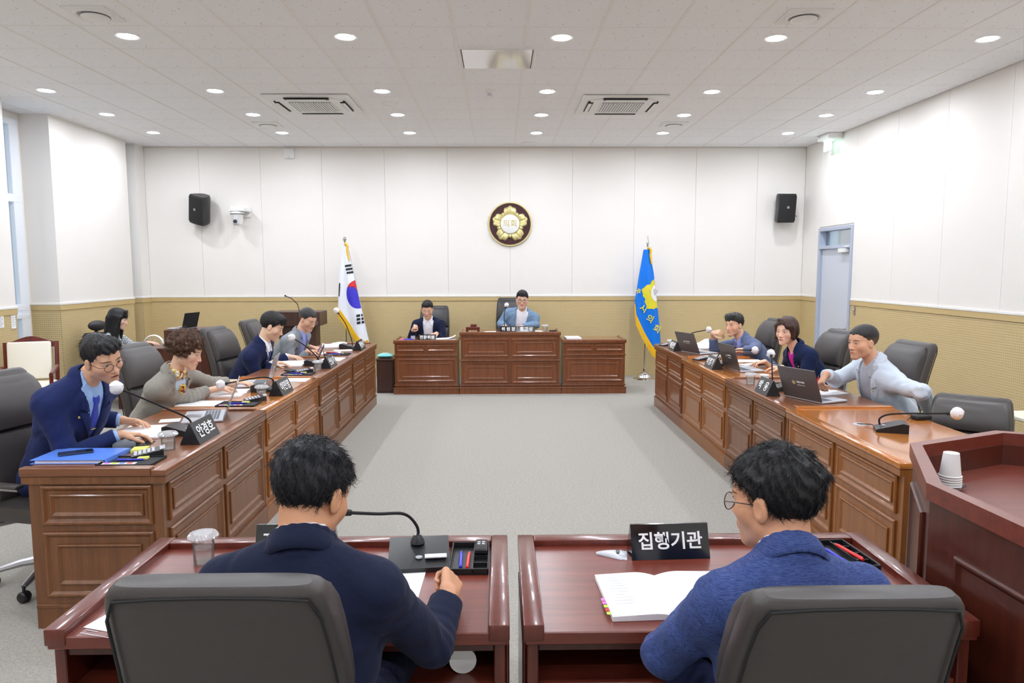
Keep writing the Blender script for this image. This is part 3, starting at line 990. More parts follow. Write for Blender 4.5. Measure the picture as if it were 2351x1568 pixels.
t = thing('side_table', 'ivory table corner at the right edge behind the lectern', 'table', (4.0, 4.6, 0))
obj('top_board', MB().box(-0.40, 0.42, -0.6, 0.46, 0.69, 0.72, 0.006), 'ivory', t)
for x, y in ((-0.34, -0.54), (0.36, -0.54), (-0.34, 0.40), (0.36, 0.40)):
    obj('leg', MB().box(x - 0.02, x + 0.02, y - 0.02, y + 0.02, 0, 0.69, 0.003), 'alu', t)

# ------------------------------------------------------------------ chairs
def loft(mb, secs, n=20, e=3.2):
    """secs: (x,y,z centre, half width, half thickness, tilt) -> superellipse rings stacked along z"""
    rows = []
    for (cx, cy, cz, hw, ht, tilt) in secs:
        row = []
        for k in range(n):
            a = 2 * PI * (k + 0.5) / n
            c, s = math.cos(a), math.sin(a)
            x = hw * math.copysign(abs(c) ** (2 / e), c)
            y = ht * math.copysign(abs(s) ** (2 / e), s)
            row.append((cx + x, cy + y * math.cos(tilt), cz + y * math.sin(tilt)))
        rows.append(row)
    return mb.grid(rows, close_v=True, cap=True)

def exec_chair(leather, low=0.72):
    t = thing('office_chair', '', 'chair')
    top = low
    def yz(s):          # spine of the back: s 0..1 from seat to top
        return -0.20 - 0.10 * s - 0.06 * s * s + 0.03 * math.sin(s * PI), 0.46 + top * s
    def hw(s):
        return 0.212 + 0.030 * math.sin(min(s, 1) * PI * 0.9) - 0.012 * s
    ks = {0.0: 0.8, 0.02: 0.9, 0.93: 0.995, 0.965: 0.975, 0.985: 0.94, 0.997: 0.89}
    secs = []
    for s in (0.0, 0.02, 0.1, 0.25, 0.4, 0.55, 0.7, 0.85, 0.93, 0.965, 0.985, 0.997):
        y, z = yz(s)
        secs.append((0, y - 0.015, z, hw(s) * ks.get(s, 1.0), 0.045 * (1.0 if s < 0.96 else {0.965: 0.93, 0.985: 0.78, 0.997: 0.55}[s]), 0.12))
    sh = obj('back_shell', loft(MB(), secs, 32, 5.0), leather, t)
    pts = []
    for s in (0.05, 0.2, 0.35, 0.5, 0.65, 0.8, 0.9):
        y, z = yz(s)
        pts.append((-hw(s) * 0.93, y - 0.059, z - 0.005))
    y, z = yz(0.955)
    arc = [(-hw(0.95) * 0.86, y - 0.058, z), (-hw(0.95) * 0.5, y - 0.060, z + 0.006), (0, y - 0.0605, z + 0.008)]
    pts += arc
    pts += [(-p[0], p[1], p[2]) for p in pts[::-1][1:]]
    obj('piping', MB().tube(pts, 0.0035, 6), 'matte', sh)
    secs = []
    for s, th in ((0.0, 0.03), (0.03, 0.045), (0.12, 0.055), (0.3, 0.050), (0.45, 0.04), (0.535, 0.03), (0.55, 0.012)):
        y, z = yz(s)
        secs.append((0, y + 0.040, z, hw(s) * 0.93, th, 0.12))
    obj('back_cushion', loft(MB(), secs, 28, 4.0), leather, t)
    secs = []
    for s, th in ((0.56, 0.012), (0.575, 0.035), (0.65, 0.055), (0.78, 0.062), (0.86, 0.055), (0.92, 0.036), (0.955, 0.012)):
        y, z = yz(s)
        secs.append((0, y + 0.040, z, hw(s) * (0.955 if s < 0.9 else 0.93 if s < 0.94 else 0.86), th, 0.12))
    obj('headrest', loft(MB(), secs, 28, 4.0), leather, t)
    secs = []
    for z, k in ((0.405, 0.9), (0.415, 0.98), (0.45, 1.0), (0.485, 0.97), (0.498, 0.88), (0.502, 0.7)):
        secs.append((0, 0.02, z, 0.255 * k, 0.255 * k, 0))
    obj('seat', loft(MB(), secs, 32, 4.5), leather, t)
    for s in (-1, 1):
        x = s * 0.275
        f = obj('armrest_frame', MB().tube([(x * 0.9, -0.2, 0.40), (x, -0.225, 0.50), (x, -0.2, 0.58), (x, -0.12, 0.605), (x, 0.09, 0.605)], [0.014, 0.016, 0.016, 0.015, 0.012], 8).box(x - 0.012, x + 0.012, -0.24, -0.19, 0.33, 0.52, 0.004).tube([(x, -0.2, 0.37), (0.0, -0.02, 0.38)], 0.014, 6), 'alu', t)
        obj('arm_pad', MB().box(x - 0.03, x + 0.03, -0.14, 0.10, 0.61, 0.632, 0.012, 2), leather, f)
    obj('mechanism', MB().box(-0.09, 0.09, -0.1, 0.12, 0.355, 0.405, 0.01), 'matte', t)
    obj('gas_lift', MB().lathe([(0.028, 0.11), (0.028, 0.24), (0.018, 0.245), (0.018, 0.36)], seg=14), 'chrome', t)
    for k in range(5):
        a = 2 * PI * k / 5 + 0.3
        ca, sa = math.cos(a), math.sin(a)
        lg = obj('base_leg', MB().tube([(0.02 * ca, 0.02 * sa, 0.125), (0.16 * ca, 0.16 * sa, 0.115), (0.30 * ca, 0.30 * sa, 0.085)], [0.03, 0.022, 0.014], 8), 'alu', t)
        obj('caster', MB().lathe([(0.001, -0.024), (0.024, -0.024), (0.03, -0.016), (0.03, -0.004), (0.02, 0), (0.03, 0.004), (0.03, 0.016), (0.024, 0.024), (0.001, 0.024)], (0.30 * ca, 0.30 * sa, 0.0305), 16, 'x').tube([(0.30 * ca, 0.30 * sa, 0.04), (0.30 * ca, 0.30 * sa, 0.088)], 0.009, 6), 'dark', lg)
    return t
G = 'grey leather executive chairs'
def chair(label, x, y, face, leather='leather', low=0.72):
    """face = world yaw the sitter looks to (0 = +y)"""
    return place('chair' + leather + str(low), lambda: exec_chair(leather, low), label, (x, y, 0), face, G)
chair('grey leather chair at the table of the man in dark navy, seen from behind', -0.548, 1.70, 0.0, low=0.70)
chair('grey leather chair at the right front table, seen from behind', 0.705, 1.72, 0.0, low=0.655)
chair('grey leather chair behind the man in the royal blue suit', -2.54, 3.97, -PI / 2 - 0.25)
chair('grey leather chair behind the woman with curly brown hair', -2.53, 5.50, -PI / 2 - 0.18)
chair('grey leather chair behind the young man in the navy suit', -2.53, 7.16, -PI / 2 - 0.14)
chair('grey leather chair behind the man with glasses writing', -2.53, 8.22, -PI / 2 - 0.05)
chair('grey leather chair behind the man resting his chin', 2.82, 8.12, PI / 2 + 0.10)
chair('grey leather chair behind the woman in the navy blazer', 2.84, 6.58, PI / 2 + 0.12)
chair('grey leather chair behind the man in the pale blue jacket', 2.90, 5.50, PI / 2 + 0.12)
chair('empty low grey leather chair at the nearest right desk', 2.82, 4.24, 2.45, low=0.47)
chair('black leather chair behind the man at the left rostrum desk', -1.04, 10.88, PI - 0.02, 'blackleather')
c7 = chair('black leather chair behind the chairman', 0.16, 10.92, PI, 'blackleather', low=0.84)
c7.location.z = 0.0

# wooden armchair with a cream cushion by the window
t = thing('wooden_armchair', 'red lacquered armchair with a cream back cushion by the window', 'chair', (-5.20, 7.86, 0), -2.75)
def bar(a, b, r=0.02):
    return MB().tube([a, b], r, 8)
for sx in (-1, 1):
    obj('back_post', MB().tube([(sx * 0.24, -0.24, 0.0), (sx * 0.24, -0.23, 0.45), (sx * 0.245, -0.30, 0.94)], [0.02, 0.024, 0.024], 8), 'redchair', t)
    obj('front_leg', bar((sx * 0.26, 0.22, 0), (sx * 0.26, 0.22, 0.62), 0.02), 'redchair', t)
    obj('arm', MB().tube([(sx * 0.25, -0.27, 0.66), (sx * 0.28, 0.0, 0.68), (sx * 0.27, 0.27, 0.63)], [0.016, 0.024, 0.02], 8), 'redchair', t)
rows = []
for u in np.linspace(-1, 1, 13):
    zt = 0.97 + 0.035 * math.cos(u * PI)
    rows.append([(u * 0.26, -0.315, 0.88), (u * 0.26, -0.285, 0.88), (u * 0.26, -0.285, zt), (u * 0.26, -0.315, zt)])
obj('crest_rail', MB().grid(rows, close_v=True, cap=True), 'redchair', t)
obj('seat_frame', MB().box(-0.27, 0.27, -0.25, 0.25, 0.40, 0.45, 0.01), 'redchair', t)
obj('seat_cushion', MB().box(-0.25, 0.25, -0.22, 0.24, 0.45, 0.51, 0.02, 3), 'cream', t)
obj('back_cushion', MB().box(-0.20, 0.22, -0.03, 0.03, 0.0, 0.42, 0.02, 3), 'cream', t, (0, -0.20, 0.53), (0.13, 0, 0))

# black mesh office chair of the staff woman
t = thing('mesh_chair', 'black mesh office chair with headrest behind the long-haired woman', 'chair', (-5.12, 9.47, 0), D(-118))
secs = [(0, 0.0, z, 0.23 * k, 0.23 * k, 0) for z, k in ((0.43, 0.9), (0.45, 1), (0.48, 1), (0.50, 0.9))]
obj('seat', loft(MB(), secs, 24, 4), 'matte', t)
secs = [(0, -0.24 - 0.06 * s + 0.05 * math.sin(s * PI), 0.52 + 0.40 * s, (0.22 + 0.02 * math.sin(s * PI)) * (0.8 if s in (0, 1) else 1), 0.016, 0.1) for s in (0, 0.1, 0.3, 0.5, 0.7, 0.9, 1)]
obj('mesh_back', loft(MB(), secs, 24, 4), 'matte', t)
obj('spine', MB().tube([(0, -0.10, 0.40), (0, -0.28, 0.48), (0, -0.33, 0.8), (0, -0.33, 0.97)], 0.022, 8), 'dark', t)
obj('headrest', MB().ball((0, -0.30, 1.01), (0.13, 0.045, 0.07), 18, 10), 'blackleather', t)
obj('gas_lift', MB().lathe([(0.026, 0.1), (0.026, 0.3), (0.018, 0.3), (0.018, 0.43)], seg=12), 'dark', t)
for sx in (-1, 1):
    obj('armrest', MB().tube([(sx * 0.2, -0.05, 0.44), (sx * 0.27, -0.05, 0.5), (sx * 0.27, -0.03, 0.66)], 0.014, 8).box(sx * 0.27 - 0.035, sx * 0.27 + 0.035, -0.14, 0.1, 0.66, 0.685, 0.01), 'dark', t)
for k in range(5):
    a = 2 * PI * k / 5
    ca, sa = math.cos(a), math.sin(a)
    lg = obj('base_leg', MB().tube([(0, 0, 0.12), (0.30 * ca, 0.30 * sa, 0.075)], [0.028, 0.014], 8), 'dark', t)
    obj('caster', MB().lathe([(0.001, -0.022), (0.028, -0.018), (0.028, 0.018), (0.001, 0.022)], (0.30 * ca, 0.30 * sa, 0.0285), 14, 'x').tube([(0.3 * ca, 0.3 * sa, 0.04), (0.3 * ca, 0.3 * sa, 0.08)], 0.008, 6), 'dark', lg)
# ------------------------------------------------------------------ people: smooth implicit bodies turned into meshes
F32 = np.float32
def axis(lo, hi, fine, coarse, spans):
    xs = [lo]
    while xs[-1] < hi:
        x = xs[-1]
        xs.append(x + (fine if any(a - coarse <= x <= b for a, b in spans) else coarse))
    return np.array(xs, F32)

class Field:
    def __init__(self, ax, ay, az):
        self.ax, self.ay, self.az = ax, ay, az
        self.v = np.full((len(ax), len(ay), len(az)), 0.5, F32)

    def reg(self, lo, hi):
        s = []
        for a, l, h in zip((self.ax, self.ay, self.az), lo, hi):
            i0, i1 = int(np.searchsorted(a, l)), int(np.searchsorted(a, h))
            s.append(slice(max(i0 - 1, 0), min(i1 + 1, len(a))))
        return tuple(s)

    def pts(self, s):
        return self.ax[s[0]][:, None, None], self.ay[s[1]][None, :, None], self.az[s[2]][None, None, :]

    def put(self, prim, k=0.02, op='u'):
        f, lo, hi = prim
        p = k + 0.03
        s = self.reg(np.asarray(lo) - p, np.asarray(hi) + p)
        if min(q.stop - q.start for q in s) <= 0:
            return
        d = f(*self.pts(s)).astype(F32)
        v = self.v[s]
        if op == 'u':
            h = np.maximum(k - np.abs(v - d), 0) / k
            self.v[s] = np.minimum(v, d) - h * h * k * 0.25
        else:
            d = -d
            h = np.maximum(k - np.abs(v - d), 0) / k
            self.v[s] = np.maximum(v, d) + h * h * k * 0.25

    def mesh(self):
        V = self.v
        neg = V < 0
        nx, ny, nz = V.shape
        c = np.zeros((nx - 1, ny - 1, nz - 1), np.uint8)
        for a in (0, 1):
            for b in (0, 1):
                for e in (0, 1):
                    c += neg[a:nx - 1 + a, b:ny - 1 + b, e:nz - 1 + e]
        act = (c > 0) & (c < 8)
        ii, jj, kk = np.nonzero(act)
        ids = np.full(act.shape, -1, np.int32)
        ids[ii, jj, kk] = np.arange(len(ii))
        cv = {(a, b, e): V[ii + a, jj + b, kk + e] for a in (0, 1) for b in (0, 1) for e in (0, 1)}
        acc = np.zeros((len(ii), 3))
        cnt = np.zeros(len(ii))
        for ax in range(3):
            for p in (0, 1):
                for q in (0, 1):
                    c0 = [p, q]
                    c0.insert(ax, 0)
                    c1 = [p, q]
                    c1.insert(ax, 1)
                    v0, v1 = cv[tuple(c0)], cv[tuple(c1)]
                    m = (v0 < 0) != (v1 < 0)
                    t = np.where(m, v0 / np.where(m, v0 - v1, 1), 0)
                    for k in range(3):
                        acc[:, k] += np.where(m, t if k == ax else c0[k], 0)
                    cnt += m
        acc /= cnt[:, None]
        co = np.empty_like(acc)
        for k, (arr, idx) in enumerate(((self.ax, ii), (self.ay, jj), (self.az, kk))):
            co[:, k] = arr[idx] + acc[:, k] * (arr[idx + 1] - arr[idx])
        quads = []
        for ax in range(3):
            a = [slice(None)] * 3
            b = [slice(None)] * 3
            a[ax], b[ax] = slice(0, -1), slice(1, None)
            ch = neg[tuple(a)] != neg[tuple(b)]
            e = np.array(np.nonzero(ch))
            o1, o2 = [q for q in range(3) if q != ax]
            ok = (e[o1] > 0) & (e[o2] > 0) & (e[o1] < V.shape[o1] - 1) & (e[o2] < V.shape[o2] - 1)
            e = e[:, ok]
            sg = neg[e[0], e[1], e[2]]
            def cell(d1, d2):
                f = e.copy()
                f[o1] += d1
                f[o2] += d2
                return ids[f[0], f[1], f[2]]
            q = np.stack([cell(-1, -1), cell(0, -1), cell(0, 0), cell(-1, 0)], 1)
            flip = sg if ax != 1 else ~sg
            q[~flip] = q[~flip][:, ::-1]
            quads.append(q)
        return co, np.concatenate(quads)

def np_mesh(name, co, quads):
    me = bpy.data.meshes.new(name)
    me.vertices.add(len(co))
    me.vertices.foreach_set('co', co.astype(F32).ravel())
    n, k = quads.shape
    me.loops.add(n * k)
    me.loops.foreach_set('vertex_index', quads.astype(np.int32).ravel())
    me.polygons.add(n)
    me.polygons.foreach_set('loop_start', np.arange(0, n * k, k, dtype=np.int32))
    me.polygons.foreach_set('use_smooth', np.ones(n, bool))
    me.update(calc_edges=True)
    me.validate()
    return me

def cone(a, b, ra, rb):
    a, b = np.asarray(a, float), np.asarray(b, float)
    ba = b - a
    L2 = max(float(ba @ ba), 1e-9)
    def f(x, y, z):
        px, py, pz = x - a[0], y - a[1], z - a[2]
        t = np.clip((px * ba[0] + py * ba[1] + pz * ba[2]) / L2, 0, 1)
        return np.sqrt((px - ba[0] * t) ** 2 + (py - ba[1] * t) ** 2 + (pz - ba[2] * t) ** 2) - (ra + (rb - ra) * t)
    r = max(ra, rb)
    return f, np.minimum(a, b) - r, np.maximum(a, b) + r

def ell(c, r, R=None):
    c, r = np.asarray(c, float), np.asarray(r, float)
    R = np.eye(3) if R is None else R      # columns = local axes
    def f(x, y, z):
        px, py, pz = x - c[0], y - c[1], z - c[2]
        q = [(px * R[0, k] + py * R[1, k] + pz * R[2, k]) / r[k] for k in range(3)]
        k0 = np.sqrt(q[0] ** 2 + q[1] ** 2 + q[2] ** 2)
        k1 = np.sqrt((q[0] / r[0]) ** 2 + (q[1] / r[1]) ** 2 + (q[2] / r[2]) ** 2) + 1e-6
        return k0 * (k0 - 1) / k1
    m = r.max()
    return f, c - m, c + m

def flatcone(o, R, a, b, ra, rb, sy):
    """cone in a local frame (origin o, axes R) whose depth is squeezed by sy"""
    a, b = np.asarray(a, float), np.asarray(b, float)
    sc = np.array([1, sy, 1.0])
    A, B = a * sc, b * sc
    ba = B - A
    L2 = max(float(ba @ ba), 1e-9)
    def f(x, y, z):
        px, py, pz = x - o[0], y - o[1], z - o[2]
        u = px * R[0, 0] + py * R[1, 0] + pz * R[2, 0] - A[0]
        v = (px * R[0, 1] + py * R[1, 1] + pz * R[2, 1]) * sy - A[1]
        w = px * R[0, 2] + py * R[1, 2] + pz * R[2, 2] - A[2]
        t = np.clip((u * ba[0] + v * ba[1] + w * ba[2]) / L2, 0, 1)
        return (np.sqrt((u - ba[0] * t) ** 2 + (v - ba[1] * t) ** 2 + (w - ba[2] * t) ** 2) - (ra + (rb - ra) * t)) * 0.8
    m = max(ra, rb)
    wa, wb = o + R @ a, o + R @ b
    return f, np.minimum(wa, wb) - m, np.maximum(wa, wb) + m

def unit(v):
    v = np.asarray(v, float)
    return v / max(np.linalg.norm(v), 1e-9)

def rotm(yaw, pitch=0.0, roll=0.0):
    """columns right, forward, up; yaw ccw from +y, pitch down, roll to the right shoulder"""
    m = Euler((0, 0, yaw)).to_matrix() @ Euler((-pitch, 0, 0)).to_matrix() @ Euler((0, roll, 0)).to_matrix()
    return np.array(m)

# ---- skin with a face drawn in head coordinates
def skin_mat(tone, lips, brow, open_=1.0, gaze=0.0, mouth=0.0, stubble=0.1, brow_t=1.0):
    m, nt, b = nmat('skin')
    at = N(nt, 'ShaderNodeAttribute', attribute_name='hc')
    s = N(nt, 'ShaderNodeSeparateXYZ')
    nt.links.new(at.outputs['Vector'], s.inputs[0])
    x, y, z = s.outputs
    def mn(op, *a, **k):
        return mathn(nt, op, *a, **k)
    def AND(*l):
        r = l[0]
        for q in l[1:]:
            r = mn('MULTIPLY', r, q)
        return r
    def soft(v, w):           # 1 inside (v<0), 0 outside, soft over w
        return mn('SUBTRACT', 1.0, mn('MULTIPLY_ADD', v, 1 / w, 0.5, clamp=True), clamp=True)
    ax = mn('ABSOLUTE', x)
    front = mn('GREATER_THAN', y, 0.045)
    def para(u, c, w):
        d = mn('DIVIDE', mn('SUBTRACT', u, c), w)
        return mn('SUBTRACT', 1.0, mn('MULTIPLY', d, d))
    sk = lin(tone)
    nz = noise(nt, at.outputs['Vector'], 40, 3)
    dk = tuple(q * 0.9 for q in sk[:3]) + (1,)
    lt = tuple(min(1, q * 1.08) for q in sk[:3]) + (1,)
    col = mixc(nt, nz, dk, lt)
    # ruddier cheeks and nose
    chk = mn('MULTIPLY', soft(mn('SUBTRACT', mn('ADD', mn('POWER', mn('SUBTRACT', ax, 0.036), 2.0), mn('POWER', mn('ADD', z, 0.03), 2.0)), 0.0007), 0.0012), 0.22)
    col = mixc(nt, AND(chk, front), col, lin((214, 128, 104)))
    if stubble:
        st = AND(soft(mn('ADD', z, 0.052), 0.02), front)
        col = mixc(nt, mn('MULTIPLY', st, stubble), col, lin((120, 98, 88)))
    # brows
    tb = para(ax, 0.034, 0.024)
    zb = mn('MULTIPLY_ADD', tb, 0.0045, 0.0225)
    bro = AND(soft(mn('SUBTRACT', mn('ABSOLUTE', mn('SUBTRACT', z, zb)), mn('MULTIPLY_ADD', tb, 0.0022 * brow_t, 0.0012 * brow_t)), 0.002), mn('GREATER_THAN', tb, 0.02), front)
    col = mixc(nt, mn('MULTIPLY', bro, 0.85), col, lin(brow))
    # eyes
    te = mn('MAXIMUM', para(ax, 0.0325, 0.0165), 0.0)
    zz = mn('SUBTRACT', z, 0.003)
    up, dn = 0.0068 * open_, 0.0042 * open_
    ins = AND(soft(mn('SUBTRACT', zz, mn('MULTIPLY', te, up)), 0.0012), soft(mn('SUBTRACT', mn('MULTIPLY', te, -dn), zz), 0.0012), mn('GREATER_THAN', te, 0.01), front)
    col = mixc(nt, ins, col, lin((226, 216, 210)))
    gx = mn('SUBTRACT', mn('SUBTRACT', mn('MULTIPLY', mn('SIGN', x), 0.0325), x), -gaze)
    ir = mn('SUBTRACT', mn('SQRT', mn('ADD', mn('MULTIPLY', gx, gx), mn('POWER', mn('SUBTRACT', zz, 0.0012), 2.0))), 0.0064)
    col = mixc(nt, AND(soft(ir, 0.0012), ins), col, lin((26, 18, 15)))
    lash = AND(soft(mn('SUBTRACT', mn('ABSOLUTE', mn('SUBTRACT', zz, mn('MULTIPLY', te, up))), 0.0013), 0.0012), mn('GREATER_THAN', te, 0.03), front)
    col = mixc(nt, mn('MULTIPLY', lash, 0.9), col, lin((40, 28, 24)))
    # lips and the line between them
    tl = mn('MAXIMUM', para(x, 0.0, 0.025), 0.0)
    zl = mn('ADD', z, 0.0655)
    lp = AND(soft(mn('SUBTRACT', zl, mn('MULTIPLY', tl, 0.0075)), 0.002), soft(mn('SUBTRACT', mn('MULTIPLY', tl, -0.0095), zl), 0.002), mn('GREATER_THAN', tl, 0.02), front)
    col = mixc(nt, mn('MULTIPLY', lp, 0.75), col, lin(lips))
    mo = 0.0010 + 0.0050 * mouth
    ml = AND(soft(mn('SUBTRACT', mn('ABSOLUTE', zl), mn('MULTIPLY', mn('POWER', tl, 0.5), mo)), 0.0012), mn('GREATER_THAN', tl, 0.05), front)
    col = mixc(nt, mn('MULTIPLY', ml, 0.85), col, lin((70, 26, 24)))
    # nostrils
    ns = AND(soft(mn('SUBTRACT', mn('SQRT', mn('ADD', mn('POWER', mn('SUBTRACT', ax, 0.0085), 2.0), mn('POWER', mn('ADD', z, 0.0445), 2.0))), 0.0035), 0.002), mn('GREATER_THAN', y, 0.075))
    col = mixc(nt, mn('MULTIPLY', ns, 0.7), col, lin((90, 48, 40)))
    nt.links.new(col, b.inputs['Base Color'])
    b.inputs['Roughness'].default_value = 0.48
    b.inputs['Specular IOR Level'].default_value = 0.35
    bump(nt, b, noise(nt, at.outputs['Vector'], 300, 2), 0.05, 0.002)
    return m

def hair_mat(c1, c2, rough=0.38, fade=None):
    m, nt, b = nmat('hair')
    n1 = noise(nt, coord(nt), 60, 3)
    hcol = mixc(nt, n1, lin(c1), lin(c2))
    if fade:
        at = N(nt, 'ShaderNodeAttribute', attribute_name='hc')
        sp = N(nt, 'ShaderNodeSeparateXYZ')
        nt.links.new(at.outputs['Vector'], sp.inputs[0])
        fz = mathn(nt, 'MULTIPLY_ADD', sp.outputs[2], -14.0, 0.72, clamp=True)
        fz = mathn(nt, 'MULTIPLY', fz, mathn(nt, 'MULTIPLY_ADD', noise(nt, at.outputs['Vector'], 420, 2), 1.2, 0.1, clamp=True))
        hcol = mixc(nt, mathn(nt, 'MULTIPLY', fz, 0.85), hcol, lin(fade))
    nt.links.new(hcol, b.inputs['Base Color'])
    b.inputs['Roughness'].default_value = rough
    b.inputs['Specular IOR Level'].default_value = 0.4
    bump(nt, b, noise(nt, coord(nt, (1, 1, 1)), 220, 3), 0.4, 0.004)
    return m

def ik(s, w, l1, l2, hint):
    d = w - s
    L = np.linalg.norm(d)
    if L > (l1 + l2) * 0.985:
        k = L / ((l1 + l2) * 0.985)
        l1, l2 = l1 * k, l2 * k
    a = (l1 * l1 - l2 * l2 + L * L) / (2 * L)
    h = math.sqrt(max(l1 * l1 - a * a, 0))
    n = hint - (hint @ d) / (L * L) * d
    return s + d / L * a + unit(n) * h

def person(name, label, P):
    """build one seated person; every position in P is in world space and turned into the body's own frame"""
    bx, by = P['base']
    yaw = P['yaw']
    c, s_ = math.cos(-yaw), math.sin(-yaw)
    def loc(p):
        x, y, z = p[0] - bx, p[1] - by, p[2]
        return np.array((c * x - s_ * y, s_ * x + c * y, z))
    def ldir(d):
        return np.array((c * d[0] - s_ * d[1], s_ * d[0] + c * d[1], d[2]))
    root = thing(name, label, 'person', (bx, by, 0), yaw)
    hs = P.get('hs', 1.06)
    bw = P.get('bw', 1.0)
    fem = P.get('fem', False)
    Hc = loc(P['head'])
    Rh = rotm(P['hyaw'] - yaw, P.get('hpitch', 0), P.get('hroll', 0))
    hd = lambda x, y, z: Hc + Rh @ (np.array((x, y, z)) * hs)
    pel = np.array((0, P.get('pback', -0.02), P.get('pz', 0.58)))
    nk = P.get('neck', (-0.10, -0.165))
    Nb = Hc + np.array((P.get('neckx', 0.0), nk[0] * hs, nk[1] * hs))
    ez = unit(Nb - pel)
    ex = unit(np.array((1, 0, 0)) - ez * ez[0])
    ey = np.cross(ez, ex)
    RT_ = np.stack([ex, ey, ez], 1)
    L = float(np.linalg.norm(Nb - pel))
    tl = lambda u, v, w: pel + RT_ @ np.array((u, v, w))
    SY = 1.42
    sw = P.get('sw', 0.185 if not fem else 0.165) * bw
    sdrop = P.get('sdrop', 0.085)
    S = {k: tl(k * sw, 0.0, L - sdrop) for k in (-1, 1)}
    W = {1: loc(P['rw']), -1: loc(P['lw'])}          # +x is the right-hand side
    l1, l2 = (0.30, 0.265) if not fem else (0.275, 0.245)
    E = {}
    for k, key in ((1, 're'), (-1, 'le')):
        if key in P:
            E[k] = loc(P[key])
        else:
            E[k] = ik(S[k], W[k], l1, l2, np.array((k * 0.32, -0.3, -0.9)))
    belly = P.get('belly', 0.0)
    def torso(off):
        r = [0.168 * bw + off, (0.150 + belly) * bw + off, (0.172 if not fem else 0.152) * bw + off, (0.142 if not fem else 0.125) * bw + off]
        w = [0.03, 0.17, L - 0.20, L - 0.105]
        out = [(flatcone(pel, RT_, (0, 0.01, w[i]), (0, 0.01, w[i + 1]), r[i], r[i + 1], SY), 0.05) for i in range(3)]
        rs = 0.062 * bw + off
        out.append((cone(tl(-sw * 0.93, -0.005, L - sdrop + 0.004), tl(sw * 0.93, -0.005, L - sdrop + 0.004), rs, rs), 0.05))
        if fem:
            for k in (-1, 1):
                out.append((ell(tl(k * 0.07, 0.085, L - 0.24), (0.062 + off, 0.05 + off, 0.06 + off), RT_), 0.05))
        return out
    # ---------------- skin
    fine = P.get('fine', 0.0045)
    hp = P.get('hpose', {})
    def hand(fld, k, wr, el):
        pose = hp.get(k, {})
        d = unit(ldir(pose['d'])) if 'd' in pose else unit(unit(wr - el) + np.array((0, 0, -0.1)))
        n = unit(ldir(pose['n'])) if 'n' in pose else np.array((0, 0, -1.0))
        n = unit(n - d * (n @ d))
        l = np.cross(d, n) * -k       # towards the thumb side
        cu = pose.get('curl', (13, 16, 12))
        q = 1.0 if not fem else 0.9
        kn = []
        for i, (off, ln, r) in enumerate(((0.031, 0.074, 0.0092), (0.0105, 0.082, 0.0094), (-0.0105, 0.076, 0.0090), (-0.030, 0.060, 0.0082))):
            base = wr + (d * (0.086 - 0.004 * abs(i - 1)) + l * off * 1.05) * q
            fld.put(cone(wr + d * 0.004 + l * off * 0.55 * q, base, 0.0165 * q, 0.0125 * q), 0.012)
            a = 0.0
            p = base
            dd = unit(d + l * (0.16, 0.04, -0.07, -0.2)[i] * pose.get('spread', 1.0))
            for seg, cdeg, fr in zip((0.44, 0.31, 0.25), cu, (1.0, 0.92, 0.82)):
                a += math.radians(cdeg * (1 + 0.08 * i))
                v = dd * math.cos(a) + n * math.sin(a)
                p2 = p + v * (ln * 1.05 * seg * q * 1.08)
                fld.put(cone(p, p2, r * fr * q, r * (fr - 0.08) * q), 0.004)
                p = p2
            kn.append(p)
        tb = wr + (d * 0.022 + l * 0.026 + n * 0.006) * q
        ta = pose.get('thumb', 0.75)
        v1 = unit(d * 0.8 + l * ta + n * 0.35)
        v2 = unit(d * 0.95 + l * ta * 0.45 + n * 0.45)
        v3 = unit(d * 1.0 + l * ta * 0.1 + n * 0.4)
        t1, t2 = tb + v1 * 0.042 * q, tb + (v1 * 0.042 + v2 * 0.034) * q
        t3 = t2 + v3 * 0.026 * q
        fld.put(cone(tb, t1, 0.0155 * q, 0.0115 * q), 0.012)
        fld.put(cone(t1, t2, 0.0110 * q, 0.0100 * q), 0.004)
        fld.put(cone(t2, t3, 0.0100 * q, 0.0085 * q), 0.004)
        return kn
    spans = [[], [], []]
    for ctr, rad in ((Hc, 0.125 * hs), (W[1], 0.10), (W[-1], 0.10)):
        if ctr is not Hc and P.get('hidehands'):
            continue
        for k in range(3):
            spans[k].append((ctr[k] - rad - (0.02 if ctr is Hc else 0.05), ctr[k] + rad + (0.02 if ctr is Hc else 0.05)))
    allp = np.stack([Hc, W[1], W[-1], E[1], E[-1], pel, np.array((0.2, 0.45, 0.1)), np.array((-0.2, -0.1, 0.05))])
    lo, hi = allp.min(0) - 0.24, allp.max(0) + 0.24
    lo[2] = -0.01
    fld = Field(axis(lo[0], hi[0], fine, 0.014, spans[0]), axis(lo[1], hi[1], fine, 0.014, spans[1]), axis(lo[2], hi[2], fine, 0.016, spans[2]))
    for pr, k in torso(-0.016):
        fld.put(pr, k)
    K = {}
    for k in (-1, 1):
        hip, kne, ank = np.array((k * 0.095, 0.02, 0.59)), np.array((k * 0.13, P.get('knee', 0.42), 0.555)), np.array((k * 0.12, P.get('knee', 0.42) - 0.03, 0.09))
        K[k] = (hip, kne, ank)
        fld.put(cone(hip, kne, 0.076, 0.052), 0.04)
        fld.put(cone(kne, ank, 0.050, 0.036), 0.02)
        fld.put(cone(S[k], E[k], 0.045, 0.037), 0.03)
        fld.put(cone(E[k], W[k], 0.038 if not fem else 0.033, 0.027 if not fem else 0.022), 0.02)
        hand(fld, k, W[k], E[k])
    # neck and head
    fld.put(cone(hd(0, -0.03, -0.045), Nb, (0.053 if not fem else 0.045) * hs, 0.062 if not fem else 0.05), 0.03)
    jw = P.get('jaw', 1.0)
